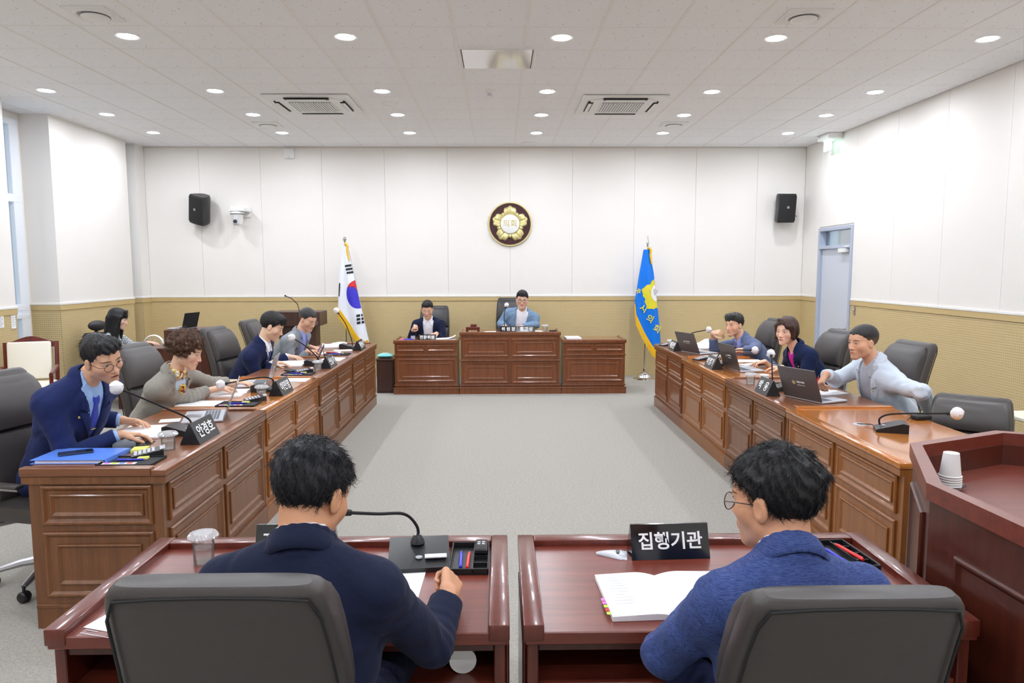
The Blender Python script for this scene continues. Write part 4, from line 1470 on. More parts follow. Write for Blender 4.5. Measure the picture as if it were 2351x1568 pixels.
    Q = lambda c_, r_, k_, op='u': fld.put(ell(hd(*c_), np.array(r_) * hs, Rh), k_ * hs, op)
    C = lambda a_, b_, ra, rb, k_: fld.put(cone(hd(*a_), hd(*b_), ra * hs, rb * hs), k_ * hs)
    Q((0, -0.022, 0.042), (0.0765, 0.097, 0.082), 0.02)
    Q((0, 0.022, -0.020), (0.066 * (0.5 + 0.5 * jw), 0.066, 0.075), 0.03)
    Q((0, 0.030, 0.045), (0.060, 0.053, 0.048), 0.03)
    for k in (-1, 1):
        C((k * 0.046 * jw, 0.005, -0.058), (k * 0.013 * jw, 0.062, -0.100), 0.024, 0.017, 0.03)
        Q((k * 0.043, 0.043, -0.024), (0.027, 0.027, 0.026), 0.03)
    C((-0.036, 0.070, 0.021), (0.036, 0.070, 0.021), 0.011, 0.011, 0.02)
    Q((0, 0.074, -0.066), (0.030, 0.017, 0.024), 0.02)
    Q((0, 0.072, -0.101), (0.021 * jw, 0.017, 0.015), 0.02)
    C((0, 0.082, 0.006), (0, 0.101, -0.034), 0.0078, 0.0118, 0.014)
    for k in (-1, 1):
        Q((k * 0.0125, 0.0905, -0.038), (0.009, 0.010, 0.0085), 0.006)
        Q((k * 0.0325, 0.097, 0.004), (0.018, 0.016, 0.011), 0.014, 's')
        Q((k * 0.0325, 0.0715, 0.003), (0.0145, 0.0125, 0.0120), 0.004)
    mth = P.get('mouth', 0.0)
    C((-0.016, 0.0885, -0.0605), (0.016, 0.0885, -0.0605), 0.0058, 0.0058, 0.006)
    C((-0.014, 0.0875, -0.0715 - 0.004 * mth), (0.014, 0.0875, -0.0715 - 0.004 * mth), 0.0066, 0.0066, 0.006)
    for k in (-1, 1):
        Q((k * 0.080, -0.010, -0.008), (0.009, 0.019, 0.032), 0.008)
        Q((k * 0.090, -0.004, -0.004), (0.007, 0.011, 0.019), 0.005, 's')
    co, quads = fld.mesh()
    me = np_mesh('body', co, quads)
    hcv = ((co - Hc) @ Rh) / hs
    at = me.attributes.new('hc', 'FLOAT_VECTOR', 'POINT')
    at.data.foreach_set('vector', hcv.astype(F32).ravel())
    me.materials.append(skin_mat(P.get('skin', (222, 172, 140)), P.get('lips', (178, 104, 92)), P.get('brow', (34, 26, 24)), P.get('open', 0.8), P.get('gaze', 0.0), mth, P.get('stubble', 0.0 if fem else 0.12), 0.7 if fem else 1.0))
    body = link('body', me, root)
    # ---------------- trousers and shoes (mostly under the desks)
    tro = Field(axis(-0.30, 0.30, 0.013, 0.013, []), axis(-0.25, 0.62, 0.013, 0.013, []), axis(0.05, 0.75, 0.013, 0.013, []))
    tro.put(flatcone(pel, RT_, (0, 0.005, 0.03), (0, 0.01, 0.10), 0.170 * bw, 0.165 * bw, SY), 0.04)
    for k in (-1, 1):
        hip, kne, ank = K[k]
        tro.put(cone(hip, kne, 0.088, 0.066), 0.04)
        tro.put(cone(kne, ank, 0.064, 0.056), 0.02)
    co, quads = tro.mesh()
    me = np_mesh('trousers', co, quads)
    me.materials.append(M_CL[P.get('trousers', 'charcoal')])
    link('trousers', me, root)
    for k in (-1, 1):
        a = K[k][2]
        rows = []
        for u in np.linspace(0, 1, 9):
            w_ = 0.048 * math.sin(PI * min(1, 0.18 + u * 0.85)) ** 0.5
            h_ = 0.085 * (1 - u) ** 0.6 + 0.03
            yy = a[1] - 0.075 + 0.27 * u
            rows.append([(a[0] + w_ * math.cos(t_), yy, max(0.002, h_ * 0.5 + h_ * 0.5 * math.sin(t_))) for t_ in np.linspace(0, 2 * PI, 12, endpoint=False)])
        obj('shoe', MB().grid(rows, close_v=True, cap=True), 'dark', root)
    # ---------------- clothes
    vw, vb = P.get('vw', 0.062), P.get('vb', 0.30)
    nz = unit(hd(0, -0.02, -0.06) - Nb)
    nxr = unit(ex - nz * (ex @ nz))
    nyr = np.cross(nz, nxr)
    def ring(ctr, rx, ry, a0, a1, n):
        return [ctr + nxr * rx * math.sin(t_) + nyr * ry * math.cos(t_) for t_ in np.linspace(math.radians(a0), math.radians(a1), n)]
    def wrinkle(x, y, z, seed):
        a = 21 * x + 34 * z - 12 * y + 2.2 * np.sin(14 * y - 11 * z + seed) + seed
        b = 27 * z - 30 * y + 15 * x + 2.0 * np.sin(16 * x + 9 * z + 2 * seed)
        return 1.3 * np.maximum(np.sin(a), 0) ** 3 + 1.1 * np.maximum(np.sin(b), 0) ** 3 - 0.7 + 0.35 * np.sin(52 * z + 41 * x - 13 * y + seed)
    def garment(nm, off, arms, sl, mat, V, collar, res=0.0062, wr=0.0022, hem=-0.06, seed=0.0):
        al = np.concatenate([np.stack([S[1], S[-1], E[1], E[-1], W[1], W[-1]]) if arms else np.stack([S[1], S[-1]]), np.stack([tl(-0.2 * bw, -0.15, hem), tl(0.2 * bw, 0.15 + belly, L + 0.08)])])
        lo_, hi_ = al.min(0) - 0.10, al.max(0) + 0.10
        g = Field(axis(lo_[0], hi_[0], res, res, []), axis(lo_[1], hi_[1], res, res, []), axis(lo_[2], hi_[2], res, res, []))
        for pr, k in torso(off):
            g.put(pr, k)
        # cut at the hem and around the neck
        for k in (-1, 1):
            g.put(cone(tl(k * 0.03, -0.012, L - 0.01), tl(k * sw * 0.8, -0.01, L - sdrop + 0.02), 0.052 + off * 0.6, 0.05 + off * 0.5), 0.04)
        x, y, z = g.pts((slice(None),) * 3)
        px, py, pz = x - pel[0], y - pel[1], z - pel[2]
        u = px * ex[0] + py * ex[1] + pz * ex[2]
        v = px * ey[0] + py * ey[1] + pz * ey[2]
        w = px * ez[0] + py * ez[1] + pz * ez[2]
        g0 = g.v.copy()
        g.v = np.maximum(g.v, hem - w)
        ndx, ndy, ndz = x - Nb[0], y - Nb[1], z - Nb[2]
        up_ = ndx * nz[0] + ndy * nz[1] + ndz * nz[2]
        rr = np.sqrt(np.maximum(ndx ** 2 + ndy ** 2 + ndz ** 2 - up_ ** 2, 0))
        g.v = np.maximum(g.v, -np.maximum(rr - (0.066 if collar != 'shirt' else 0.058), -(up_ + 0.02)))
        if V:
            tt = np.clip((w - (L - vb)) / (vb - 0.02), 0, 1.15)
            hw_ = (vw * tt if P.get('closed', True) else 0.045 + vw * 0.55 * np.clip((w - 0.05) / (L - 0.05), 0, 1.2))
            wb_ = (L - vb) if P.get('closed', True) else -0.2
            du = np.abs(u) - hw_
            cut = np.maximum(np.maximum(du * 0.95, 0.02 - v), (wb_ - w))
            g.v = np.maximum(g.v, -cut).astype(F32)
        if arms:
            for k in (-1, 1):
                ax_ = unit(W[k] - E[k])
                end = W[k] - ax_ * sl
                ra = (0.060 if not fem else 0.054) * (0.55 + 0.45 * bw)
                a_, b_ = cone(S[k], E[k], ra + off * 0.4, (0.051 if not fem else 0.047) + off * 0.4), cone(E[k], W[k], (0.051 if not fem else 0.047) + off * 0.4, (0.041 if not fem else 0.037) + off * 0.3)
                fb, l_, h_ = b_
                def fcut(x, y, z, fb=fb, end=end, ax_=ax_):
                    return np.maximum(fb(x, y, z), (x - end[0]) * ax_[0] + (y - end[1]) * ax_[1] + (z - end[2]) * ax_[2])
                g.put(a_, 0.035)
                g.put((fcut, l_, h_), 0.012)
                # folds gathered at the elbow
                el = E[k]
                de = np.sqrt((x - el[0]) ** 2 + (y - el[1]) ** 2 + (z - el[2]) ** 2)
                sdir = unit(unit(W[k] - E[k]) - unit(E[k] - S[k]) * -1.0 + 1e-4)
                ph = (x - el[0]) * ax_[0] + (y - el[1]) * ax_[1] + (z - el[2]) * ax_[2]
                g.v += (0.0032 * np.exp(-(de / 0.085) ** 2) * np.sin(ph * 170 + 3 * k)).astype(F32)
        g.v += (wr * wrinkle(x, y, z, seed)).astype(F32) * (np.abs(g.v) < 0.03)
        if collar == 'jacket':
            for h_, r_ in ((0.000, 0.084), (0.018, 0.082), (0.034, 0.079), (0.050, 0.075), (0.062, 0.072)):
                pts_ = [p - nz * (0.055 * (abs(i - 6) / 6.0) ** 2.2) + nyr * 0.004 for i, p in enumerate(ring(Nb + nz * h_, r_, r_ * 0.98, 50, 310, 13))]
                for i in range(12):
                    g.put(cone(pts_[i], pts_[i + 1], 0.0085, 0.0085), 0.012)
        if collar == 'shirt':
            for h_, r_ in ((0.016, 0.070), (0.034, 0.068), (0.052, 0.065), (0.066, 0.063)):
                pts_ = [p - nz * (0.040 * (abs(i - 7) / 7.0) ** 2) for i, p in enumerate(ring(Nb + nz * h_, r_, r_, 16, 344, 15))]
                for i in range(14):
                    g.put(cone(pts_[i], pts_[i + 1], 0.0070, 0.0070), 0.008)
            for k in (-1, 1):
                p0 = Nb + nz * 0.022 + nxr * k * 0.020 + nyr * 0.070
                p1 = Nb + nz * 0.030 + nxr * k * 0.062 + nyr * 0.038
                p2 = Nb - nz * 0.030 + nxr * k * 0.052 + nyr * 0.092
                for t_ in (0.0, 0.35, 0.7, 1.0):
                    q_ = p0 * (1 - t_) + p1 * t_
                    g.put(cone(q_, p2, 0.0085, 0.006), 0.008)
        co, quads = g.mesh()
        me = np_mesh(nm, co, quads)
        me.materials.append(mat)
        def front(u_, w_, lift, keep=g0 if V else g.v):
            vs = np.linspace(0.34, 0.0, 120)
            pp_ = pel[None] + (RT_ @ np.stack([np.full(120, u_), vs, np.full(120, w_)])).T
            ijk = [np.clip((pp_[:, k] - a_[0]) / res, 0, len(a_) - 1.001) for k, a_ in enumerate((g.ax, g.ay, g.az))]
            i0 = [q_.astype(int) for q_ in ijk]
            fr = [q_ - i_ for q_, i_ in zip(ijk, i0)]
            val = 0
            for a_ in (0, 1):
                for b_ in (0, 1):
                    for c_ in (0, 1):
                        val = val + keep[i0[0] + a_, i0[1] + b_, i0[2] + c_] * (fr[0] if a_ else 1 - fr[0]) * (fr[1] if b_ else 1 - fr[1]) * (fr[2] if c_ else 1 - fr[2])
            ins = np.nonzero(val < 0)[0]
            v_ = vs[ins[0]] if len(ins) else 0.02
            return tl(u_, v_ + lift, w_)
        return link(nm, me, root), front
    top = P['top']
    fs = None
    if P.get('shirt'):
        shirt_o, fs = garment('shirt', 0.000, False, 0, P['shirt'], False, 'shirt' if P.get('collar', True) else 'none', 0.006, 0.001, L - 0.46, 1.0)
        if P.get('cuffs', True):
            for k in (-1, 1):
                a_ = unit(W[k] - E[k])
                e_ = W[k] - a_ * P.get('sl', 0.02)
                p0, p1 = e_ - a_ * 0.03, e_ + a_ * 0.018
                mb = MB().tube([Vector(p0), Vector(p1 - a_ * 0.002), Vector(p1)], [0.037, 0.037, 0.0355], 18)
                link('cuff', mb.mesh('cuff'), shirt_o, mat=P['shirt'])
        if P.get('buttons'):
            for q in range(P['buttons']):
                p = fs(0.0, L - 0.09 - 0.075 * q, 0.002)
                obj('button', MB().ball((0, 0, 0), (0.005, 0.003, 0.005), 8, 5), 'slatgrey', shirt_o, Vector(p))
    jk, fj = garment('jacket' if P.get('V', True) else 'blouse', 0.013, True, P.get('sl', 0.02), top, P.get('V', True), P.get('jcollar', 'jacket'), 0.0062, P.get('wr', 0.0028), -0.10, P.get('seed', 0.0))
    if P.get('V', True):
        closed = P.get('closed', True)
        wb_ = L - vb if closed else L - 0.36
        wt_ = L - 0.028
        def hwid(w):
            if closed:
                return vw * min(max((w - (L - vb)) / (vb - 0.02), 0), 1.15)
            return 0.045 + vw * 0.55 * min(max((w - 0.05) / (L - 0.05), 0), 1.2)
        lw_ = P.get('lapw', 0.062)
        for k in (-1, 1):
            for nm, t0, t1, prof in (('lapel', 0.0, 0.74, lambda t: lw_ * (0.15 + 0.85 * t ** 0.9)), ('collar_leaf', 0.76, 1.0, lambda t: lw_ * (0.74 - 0.30 * t))):
                rows = []
                for i in range(13):
                    t = i / 12
                    w = wb_ + (wt_ - wb_) * (t0 + (t1 - t0) * t)
                    a_ = hwid(w) - 0.002
                    b_ = prof(t)
                    row = []
                    for j in range(6):
                        q = j / 5
                        lift = 0.002 + 0.0095 * math.sin(min(q * 1.6 + 0.15, 1) * PI / 2) + (0.0 if nm == 'lapel' else 0.001)
                        ww = w + (0.016 * q if nm == 'lapel' else 0.026 * q * (1 - t))
                        row.append(Vector(fj(k * (a_ + b_ * q), ww, lift)))
                    # turn the outer edge down so that the leaf has thickness
                    row.append(Vector(fj(k * (a_ + b_ * 1.0), w + (0.016 if nm == 'lapel' else 0.026 * (1 - t)), -0.002)))
                    rows.append(row)
                link(nm, MB().grid(rows).mesh(nm, 60), jk, mat=top)
        rows = []
        for i in range(17):
            a_ = math.radians(58 + 244 * i / 16)
            e_ = 1 - abs(i - 8) / 8
            dv = nxr * math.sin(a_) + nyr * math.cos(a_)
            dn = -nz * 0.050 * (1 - e_) ** 1.6
            rows.append([Vector(Nb + dn + nz * hh + dv * rr_) for hh, rr_ in ((0.050, 0.071), (0.066, 0.074), (0.069, 0.079), (0.060, 0.086), (0.040, 0.0945), (0.018 + 0.006 * (1 - e_), 0.101), (0.012, 0.096))])
        link('collar_fold', MB().grid(rows).mesh('collar_fold', 60), jk, mat=top)
        if closed:
            for q in range(2):
                p = fj(0.012, L - vb - 0.02 - 0.10 * q, 0.003)
                obj('button', MB().ball((0, 0, 0), (0.009, 0.004, 0.009), 10, 5), 'dark', jk, Vector(p))
    if P.get('tie'):
        rows = []
        wk = L - 0.020
        for i, (w, hw_) in enumerate(((wk, 0.018), (wk - 0.02, 0.021), (wk - 0.036, 0.015), (wk - 0.044, 0.016), (wk - 0.12, 0.027), (wk - 0.20, 0.033), (wk - 0.28, 0.037), (wk - 0.36, 0.040))):
            f_ = 0.013 if i < 3 else 0.007
            rows.append([Vector(fs(q * hw_, w, 0.0 if abs(q) == 1 else f_)) for q in (-1, -0.8, -0.3, 0.3, 0.8, 1)])
        tie = link('tie', MB().grid(rows).mesh('tie', 60), root, mat=P['tie'])
        if P.get('clip'):
            w = wk - 0.19
            obj('tie_clip', MB().tube([Vector(fs(q, w + 0.1 * q, 0.009)) for q in (-0.034, 0.0, 0.034)], 0.0028, 6), 'gold', tie)
    if P.get('pin'):
        u_ = P.get('pinu', -0.098)
        p = fj(u_, L - 0.115, 0.010)
        obj('lapel_pin', MB().ball((0, 0, 0), (0.008, 0.004, 0.008), 10, 6), 'gold', root, Vector(p))
    if P.get('scarf'):
        mb = MB()
        for h_, r_ in ((0.022, 0.064), (0.044, 0.059)):
            pts_ = ring(Nb + nz * h_, r_, r_, 0, 360, 17)
            mb.tube([Vector(p) for p in pts_], 0.016, 8)
        mb.tube([Vector(fs(0.0, L - 0.03, 0.012)), Vector(fs(0.008, L - 0.10, 0.014)), Vector(fs(0.014, L - 0.17, 0.010))], [0.022, 0.026, 0.010], 8)
        link('scarf', mb.mesh('scarf', 60), root, mat=P['scarf'])
    # ---------------- hair, in head coordinates
    st = P['hair']
    hg = Field(axis(-0.15, 0.15, 0.004, 0.004, []), axis(-0.18, 0.15, 0.004, 0.004, []), axis(-0.14 if st != 'long' else -0.34, 0.17, 0.004, 0.004, []))
    x, y, z = hg.pts((slice(None),) * 3)
    def plint(v, xs, ys_):
        return np.interp(v, xs, ys_)
    th = P.get('hairvol', 1.0)
    rg = np.random.RandomState(int(P.get('hseed', 3)))
    if st in ('short', 'crop', 'messy'):
        tk = {'short': 0.013, 'crop': 0.0055, 'messy': 0.012}[st] * th
        hg.put(ell((0, -0.024, 0.044), (0.0765 + tk * 0.42, 0.097 + tk * 0.65, 0.082 + tk)), 0.02)
        hg.put(ell((0, 0.026, 0.058), (0.058 + tk * 0.5, 0.050 + tk, 0.044 + tk)), 0.03)
        if st == 'short':
            hg.put(ell((0.012 * P.get('part', 1), 0.042, 0.098), (0.058, 0.044, 0.024 + tk * 0.6)), 0.03)
            for i in range(10):
                u_ = (i - 4.5) / 4.5
                sd = P.get('part', 1)
                hg.put(cone((u_ * 0.046, 0.060 - 0.018 * u_ * u_, 0.112), (u_ * 0.056 + sd * 0.012, 0.082 - 0.026 * u_ * u_, 0.086 + 0.012 * math.sin(i * 2.3)), 0.013, 0.008), 0.010)
        if st == 'messy':
            for i in range(46):
                a_, e_ = rg.uniform(0, 2 * PI), rg.uniform(0.15, 1.5)
                p_ = np.array((math.cos(a_) * math.cos(e_) * 0.078, -0.024 + math.sin(a_) * math.cos(e_) * 0.098, 0.044 + math.sin(e_) * 0.084))
                hg.put(ell(p_, np.array((0.014, 0.014, 0.012)) * rg.uniform(0.8, 1.2)), 0.010)
        # hairline height by depth
        front = P.get('hairline', 0.068)
        zh = plint(y, [-0.14, -0.075, -0.045, -0.030, -0.012, 0.012, 0.030, 0.050, 0.075, 0.12], [P.get('nape', -0.072), P.get('nape', -0.072), -0.055, -0.012, 0.020, -0.006, 0.028, front - 0.014, front, front + 0.004])
        zh = zh + (0.004 * np.sin(x * 150) + 0.003 * np.sin(x * 310 + 1.0)) * (y > 0.03) + 0.008 * np.exp(-((np.abs(x) - 0.048) / 0.014) ** 2) * (y > 0.03)
        hg.v = np.maximum(hg.v, (zh - z))
        if P.get('fringe'):
            for i in range(9):
                u_ = (i - 4) / 4
                hg.put(cone((u_ * 0.045, 0.068 - 0.02 * u_ * u_, 0.105), (u_ * 0.058 + 0.006, 0.084 - 0.030 * u_ * u_, 0.052 + 0.008 * (i % 3)), 0.017, 0.008), 0.012)
    else:
        tk = {'bob': 0.017, 'curly': 0.022, 'long': 0.012}[st] * th
        hg.put(ell((0, -0.024, 0.046), (0.0765 + tk, 0.097 + tk, 0.082 + tk)), 0.02)
        hg.put(ell((0, 0.03, 0.07), (0.066, 0.054, 0.052)), 0.03)
        if st == 'bob':
            hg.put(ell((0, -0.045, -0.02), (0.088, 0.082, 0.085)), 0.04)
            for k in (-1, 1):
                hg.put(cone((k * 0.078, 0.028, 0.05), (k * 0.084, 0.022, -0.055), 0.022, 0.018), 0.03)
            face = np.maximum(np.abs(x) - plint(z, [-0.12, -0.05, 0.02, 0.06, 0.085], [0.064, 0.060, 0.062, 0.050, 0.0]), 0.012 - y)
            hg.v = np.maximum(hg.v, -face)
            hg.v = np.maximum(hg.v, -0.085 - z - 0.25 * y)
            for i in range(5):
                hg.put(cone((-0.01 + i * 0.012, 0.060, 0.115), (-0.062 + i * 0.012, 0.070, 0.055 - 0.008 * i), 0.013, 0.008), 0.014)
        if st == 'curly':
            for i in range(120):
                a_, e_ = rg.uniform(0, 2 * PI), rg.uniform(-0.55, 1.5)
                d_ = np.array((math.cos(a_) * math.cos(e_), math.sin(a_) * math.cos(e_), math.sin(e_)))
                if d_[1] > 0.35 and d_[2] < 0.45:
                    continue
                p_ = np.array((0, -0.026, 0.03)) + d_ * np.array((0.092, 0.112, 0.108))
                hg.put(ell(p_, np.array((0.020, 0.020, 0.017)) * rg.uniform(0.8, 1.3)), 0.008)
            face = np.maximum(np.abs(x) - plint(z, [-0.12, -0.05, 0.02, 0.06, 0.09], [0.066, 0.060, 0.060, 0.052, 0.0]), 0.022 - y)
            hg.v = np.maximum(hg.v, -face)
            for i in range(6):
                hg.put(cone((0.02 - i * 0.008, 0.060, 0.115), (0.062 - i * 0.018, 0.082, 0.060), 0.014, 0.010), 0.01)
        if st == 'long':
            for k in (-1, 1):
                for j in range(5):
                    yy = 0.030 - 0.03 * j
                    hg.put(cone((k * (0.078 - 0.006 * j), yy, 0.03), (k * (0.086 - 0.010 * j), yy + 0.02, -0.27 - 0.01 * j), 0.022, 0.018), 0.03)
            for j in range(5):
                hg.put(cone(((j - 2) * 0.034, -0.10, 0.0), ((j - 2) * 0.036, -0.085, -0.28), 0.026, 0.020), 0.03)
            face = np.maximum(np.abs(x) - plint(z, [-0.3, -0.12, -0.05, 0.02, 0.05], [0.05, 0.058, 0.058, 0.060, 0.056]), 0.02 - y)
            face = np.maximum(face, z - 0.045)
            hg.v = np.maximum(hg.v, -face)
            for i in range(9):
                u_ = (i - 4) / 4
                hg.put(cone((u_ * 0.05, 0.062, 0.112), (u_ * 0.060, 0.088 - 0.030 * u_ * u_, 0.036), 0.014, 0.009), 0.012)
    amp = {'short': 0.0022, 'crop': 0.0008, 'messy': 0.0020, 'bob': 0.0012, 'curly': 0.0035, 'long': 0.0006}[st]
    an = np.arctan2(x, y + 0.03)
    hg.v += (amp * np.sin(an * 46 + 60 * z + 9 * np.sin(25 * z + 4 * an)) + amp * 0.7 * np.sin(an * 23 - 90 * z)).astype(F32)
    co, quads = hg.mesh()
    verts = [co]
    faces = [np.concatenate([quads[:, [0, 1, 2]], quads[:, [0, 2, 3]]])]
    # loose locks over the cap, laid along the combing direction
    nst = P.get('locks', 500)
    if nst:
        tri = faces[0]
        nrm = np.zeros_like(co)
        fn = np.cross(co[tri[:, 1]] - co[tri[:, 0]], co[tri[:, 2]] - co[tri[:, 0]])
        for k in range(3):
            np.add.at(nrm, tri[:, k], fn)
        nrm /= np.linalg.norm(nrm, axis=1)[:, None] + 1e-9
        out = (nrm * (co - np.array((0, -0.024, 0.03)))).sum(1) > 0.02
        idx = rg.choice(np.nonzero(out)[0], nst)
        p, n_ = co[idx], nrm[idx]
        crown = np.array((0, -0.055, 0.13)) if st != 'crop' else np.array((0, -0.06, 0.13))
        if P.get('comb') == 'back':
            dirv = np.tile(np.array((0.0, -1.0, 0.1)), (nst, 1))
        else:
            dirv = p - crown
        dirv = dirv + rg.normal(0, {'messy': 0.022, 'curly': 0.07, 'crop': 0.05}.get(st, 0.012), dirv.shape)
        dirv -= n_ * (dirv * n_).sum(1)[:, None]
        dirv /= np.linalg.norm(dirv, axis=1)[:, None] + 1e-9
        ln = {'short': 0.030, 'crop': 0.008, 'messy': 0.026, 'bob': 0.045, 'curly': 0.03, 'long': 0.06}[st] * rg.uniform(0.6, 1.3, nst)
        lift = {'short': 0.12, 'crop': 0.55, 'messy': 0.14, 'bob': 0.03, 'curly': 0.30, 'long': 0.01}[st]
        side = np.cross(n_, dirv)
        rad = {'crop': 0.0007, 'messy': 0.0010}.get(st, 0.0011)
        base_i = len(co)
        T4 = (0.0, 0.35, 0.7, 1.0)
        for q, t_ in enumerate(T4):
            cur = p - n_ * 0.002 + dirv * (ln * t_)[:, None] + n_ * (ln * lift * (t_ - 0.35 * t_ * t_) - (ln * t_) ** 2 / 0.17)[:, None] + side * (ln * 0.22 * np.sin(t_ * 3 + rg.uniform(0, 6, nst)))[:, None] * (1.0 if st in ('messy', 'curly') else 0.25)
            r_ = rad * (1 - t_ * 0.85)
            for k in range(3):
                a_ = 2 * PI * k / 3
                verts.append(cur + (side * math.cos(a_) + n_ * math.sin(a_)) * r_)
        def vi(q, k):
            return base_i + (q * 3 + k) * nst + np.arange(nst)
        for q in range(3):
            for k in range(3):
                a_, b_, c_, d_ = vi(q, k), vi(q, (k + 1) % 3), vi(q + 1, (k + 1) % 3), vi(q + 1, k)
                faces.append(np.stack([a_, b_, c_], 1))
                faces.append(np.stack([a_, c_, d_], 1))
    hco = np.concatenate(verts)
    co = (hco * hs) @ Rh.T + Hc
    me = np_mesh('hair', co, np.concatenate(faces))
    at = me.attributes.new('hc', 'FLOAT_VECTOR', 'POINT')
    at.data.foreach_set('vector', hco.astype(F32).ravel())
    skn = P.get('skin', (222, 172, 140))
    me.materials.append(hair_mat(*P.get('haircol', ((14, 13, 15), (34, 32, 34))), rough=0.55 if st == 'messy' else 0.4, fade=tuple(q * 0.72 for q in skn) if st == 'crop' else None))
    link('hair', me, root)
    # ---------------- spectacles
    if P.get('glasses'):
        fr, rad, wd = P['glasses']
        g = obj_frame(fr, rad, wd)
        go = link('glasses', g.mesh('glasses', 60), root, mat=fr)
        mtx = Matrix(((*(Rh[0] * hs), Hc[0]), (*(Rh[1] * hs), Hc[1]), (*(Rh[2] * hs), Hc[2]), (0, 0, 0, 1)))
        go.matrix_local = mtx
        for k in (-1, 1):
            link('lens', MB().lathe([(0.0005, 0.0008), (rad * 0.6, 0.0004), (rad * 0.98, -0.0006)], (k * 0.0335, 0.1005, -0.004), 20, 'y', cap=False).mesh('lens'), go, mat='lens')
    return root

def obj_frame(fr, rad, wd):
    mb = MB()
    for k in (-1, 1):
        mb.tube([(k * 0.0335 + rad * 1.08 * math.cos(a), 0.1005 - 0.003 * abs(math.cos(a)), -0.004 + rad * 0.92 * math.sin(a)) for a in np.linspace(0, 2 * PI, 25)], wd, 6, cap=False)
        mb.tube([(k * (0.0335 + rad * 1.05), 0.098, 0.004), (k * 0.077, 0.085, 0.006), (k * 0.0815, 0.03, 0.006), (k * 0.0815, -0.012, 0.003), (k * 0.080, -0.03, -0.015)], wd * 0.9, 6)
    mb.tube([(-0.0335 + rad, 0.101, 0.000), (0, 0.106, 0.003), (0.0335 - rad, 0.101, 0.000)], wd, 6)
    return mb

M_CL = {
    'charcoal': cloth('charcoal_wool', (40, 40, 46)),
    'royal': cloth('royal_navy_wool', (27, 37, 78), (37, 49, 98)),
    'navy': cloth('navy_wool', (24, 31, 62), (32, 41, 80)),
    'inky': cloth('ink_navy_wool', (20, 25, 46), (29, 35, 62)),
    'linen': cloth('blue_linen', (38, 50, 96), (76, 94, 148), slub=0.5),
    'denim': cloth('light_blue_linen', (104, 132, 162), (130, 156, 184), slub=0.3),
    'dusk': cloth('dusty_blue_cotton', (84, 96, 130), (108, 120, 152), slub=0.3),
    'blazer': cloth('navy_blazer', (20, 30, 62), (28, 42, 80)),
    'pale': cloth('pale_blue_seersucker', (188, 200, 216), (206, 216, 228)),
    'beige': cloth('taupe_linen_jacket', (138, 134, 126), (158, 154, 146), slub=0.3),
    'grey': cloth('grey_summer_wool', (124, 130, 136), (146, 152, 158), slub=0.25),
    'white': cloth('white_shirt_cotton', (228, 232, 242), (240, 243, 250), wr=0.2),
    'sky': cloth('sky_blue_shirt_cotton', (150, 186, 238), (172, 204, 248), wr=0.2),
    'lilac': cloth('lilac_blue_shirt', (138, 150, 214), (160, 172, 228), wr=0.2),
    'polo': cloth('grey_polo_knit', (164, 168, 180), (178, 182, 192), wr=0.2),
    'magenta': cloth('magenta_blouse', (190, 26, 150), (210, 44, 168), wr=0.2),
    'paleblue': cloth('pale_blue_blouse', (186, 206, 232), (200, 218, 240), wr=0.2),
    'bluetie': cloth('royal_blue_tie', (52, 66, 176), (70, 86, 196), rough=0.5, wr=0.1),
    'darktie': cloth('navy_tie', (22, 44, 110), (36, 62, 136), rough=0.5, wr=0.1),
}
def check_cloth():
    m, nt, b = nmat('black_white_check')
    t_ = N(nt, 'ShaderNodeTexCoord')
    s = N(nt, 'ShaderNodeSeparateXYZ')
    nt.links.new(t_.outputs['Object'], s.inputs[0])
    def band(o):
        return mathn(nt, 'GREATER_THAN', mathn(nt, 'FRACT', mathn(nt, 'DIVIDE', o, 0.022)), 0.5)
    h = mathn(nt, 'ADD', s.outputs[0], s.outputs[1])
    f = mathn(nt, 'MULTIPLY', mathn(nt, 'ADD', band(h), band(s.outputs[2])), 0.5)
    nt.links.new(mixc(nt, f, lin((232, 236, 238)), lin((34, 56, 66))), b.inputs['Base Color'])
    b.inputs['Roughness'].default_value = 0.85
    return m
M_CL['check'] = check_cloth()
def scarf_cloth():
    m, nt, b = nmat('printed_silk_scarf')
    n = noise(nt, coord(nt), 22, 1)
    r = N(nt, 'ShaderNodeValToRGB')
    r.color_ramp.interpolation = 'CONSTANT'
    for i, (p_, c_) in enumerate(((0.0, (238, 236, 226)), (0.42, (214, 200, 84)), (0.5, (232, 126, 40)), (0.56, (70, 34, 40)), (0.64, (238, 236, 226)))):
        e = r.color_ramp.elements[i] if i < 2 else r.color_ramp.elements.new(p_)
        e.position = p_
        e.color = lin(c_)
    nt.links.new(n, r.inputs[0])
    nt.links.new(r.outputs[0], b.inputs['Base Color'])
    b.inputs['Roughness'].default_value = 0.4
    return m
M_CL['scarf'] = scarf_cloth()
D = math.radians
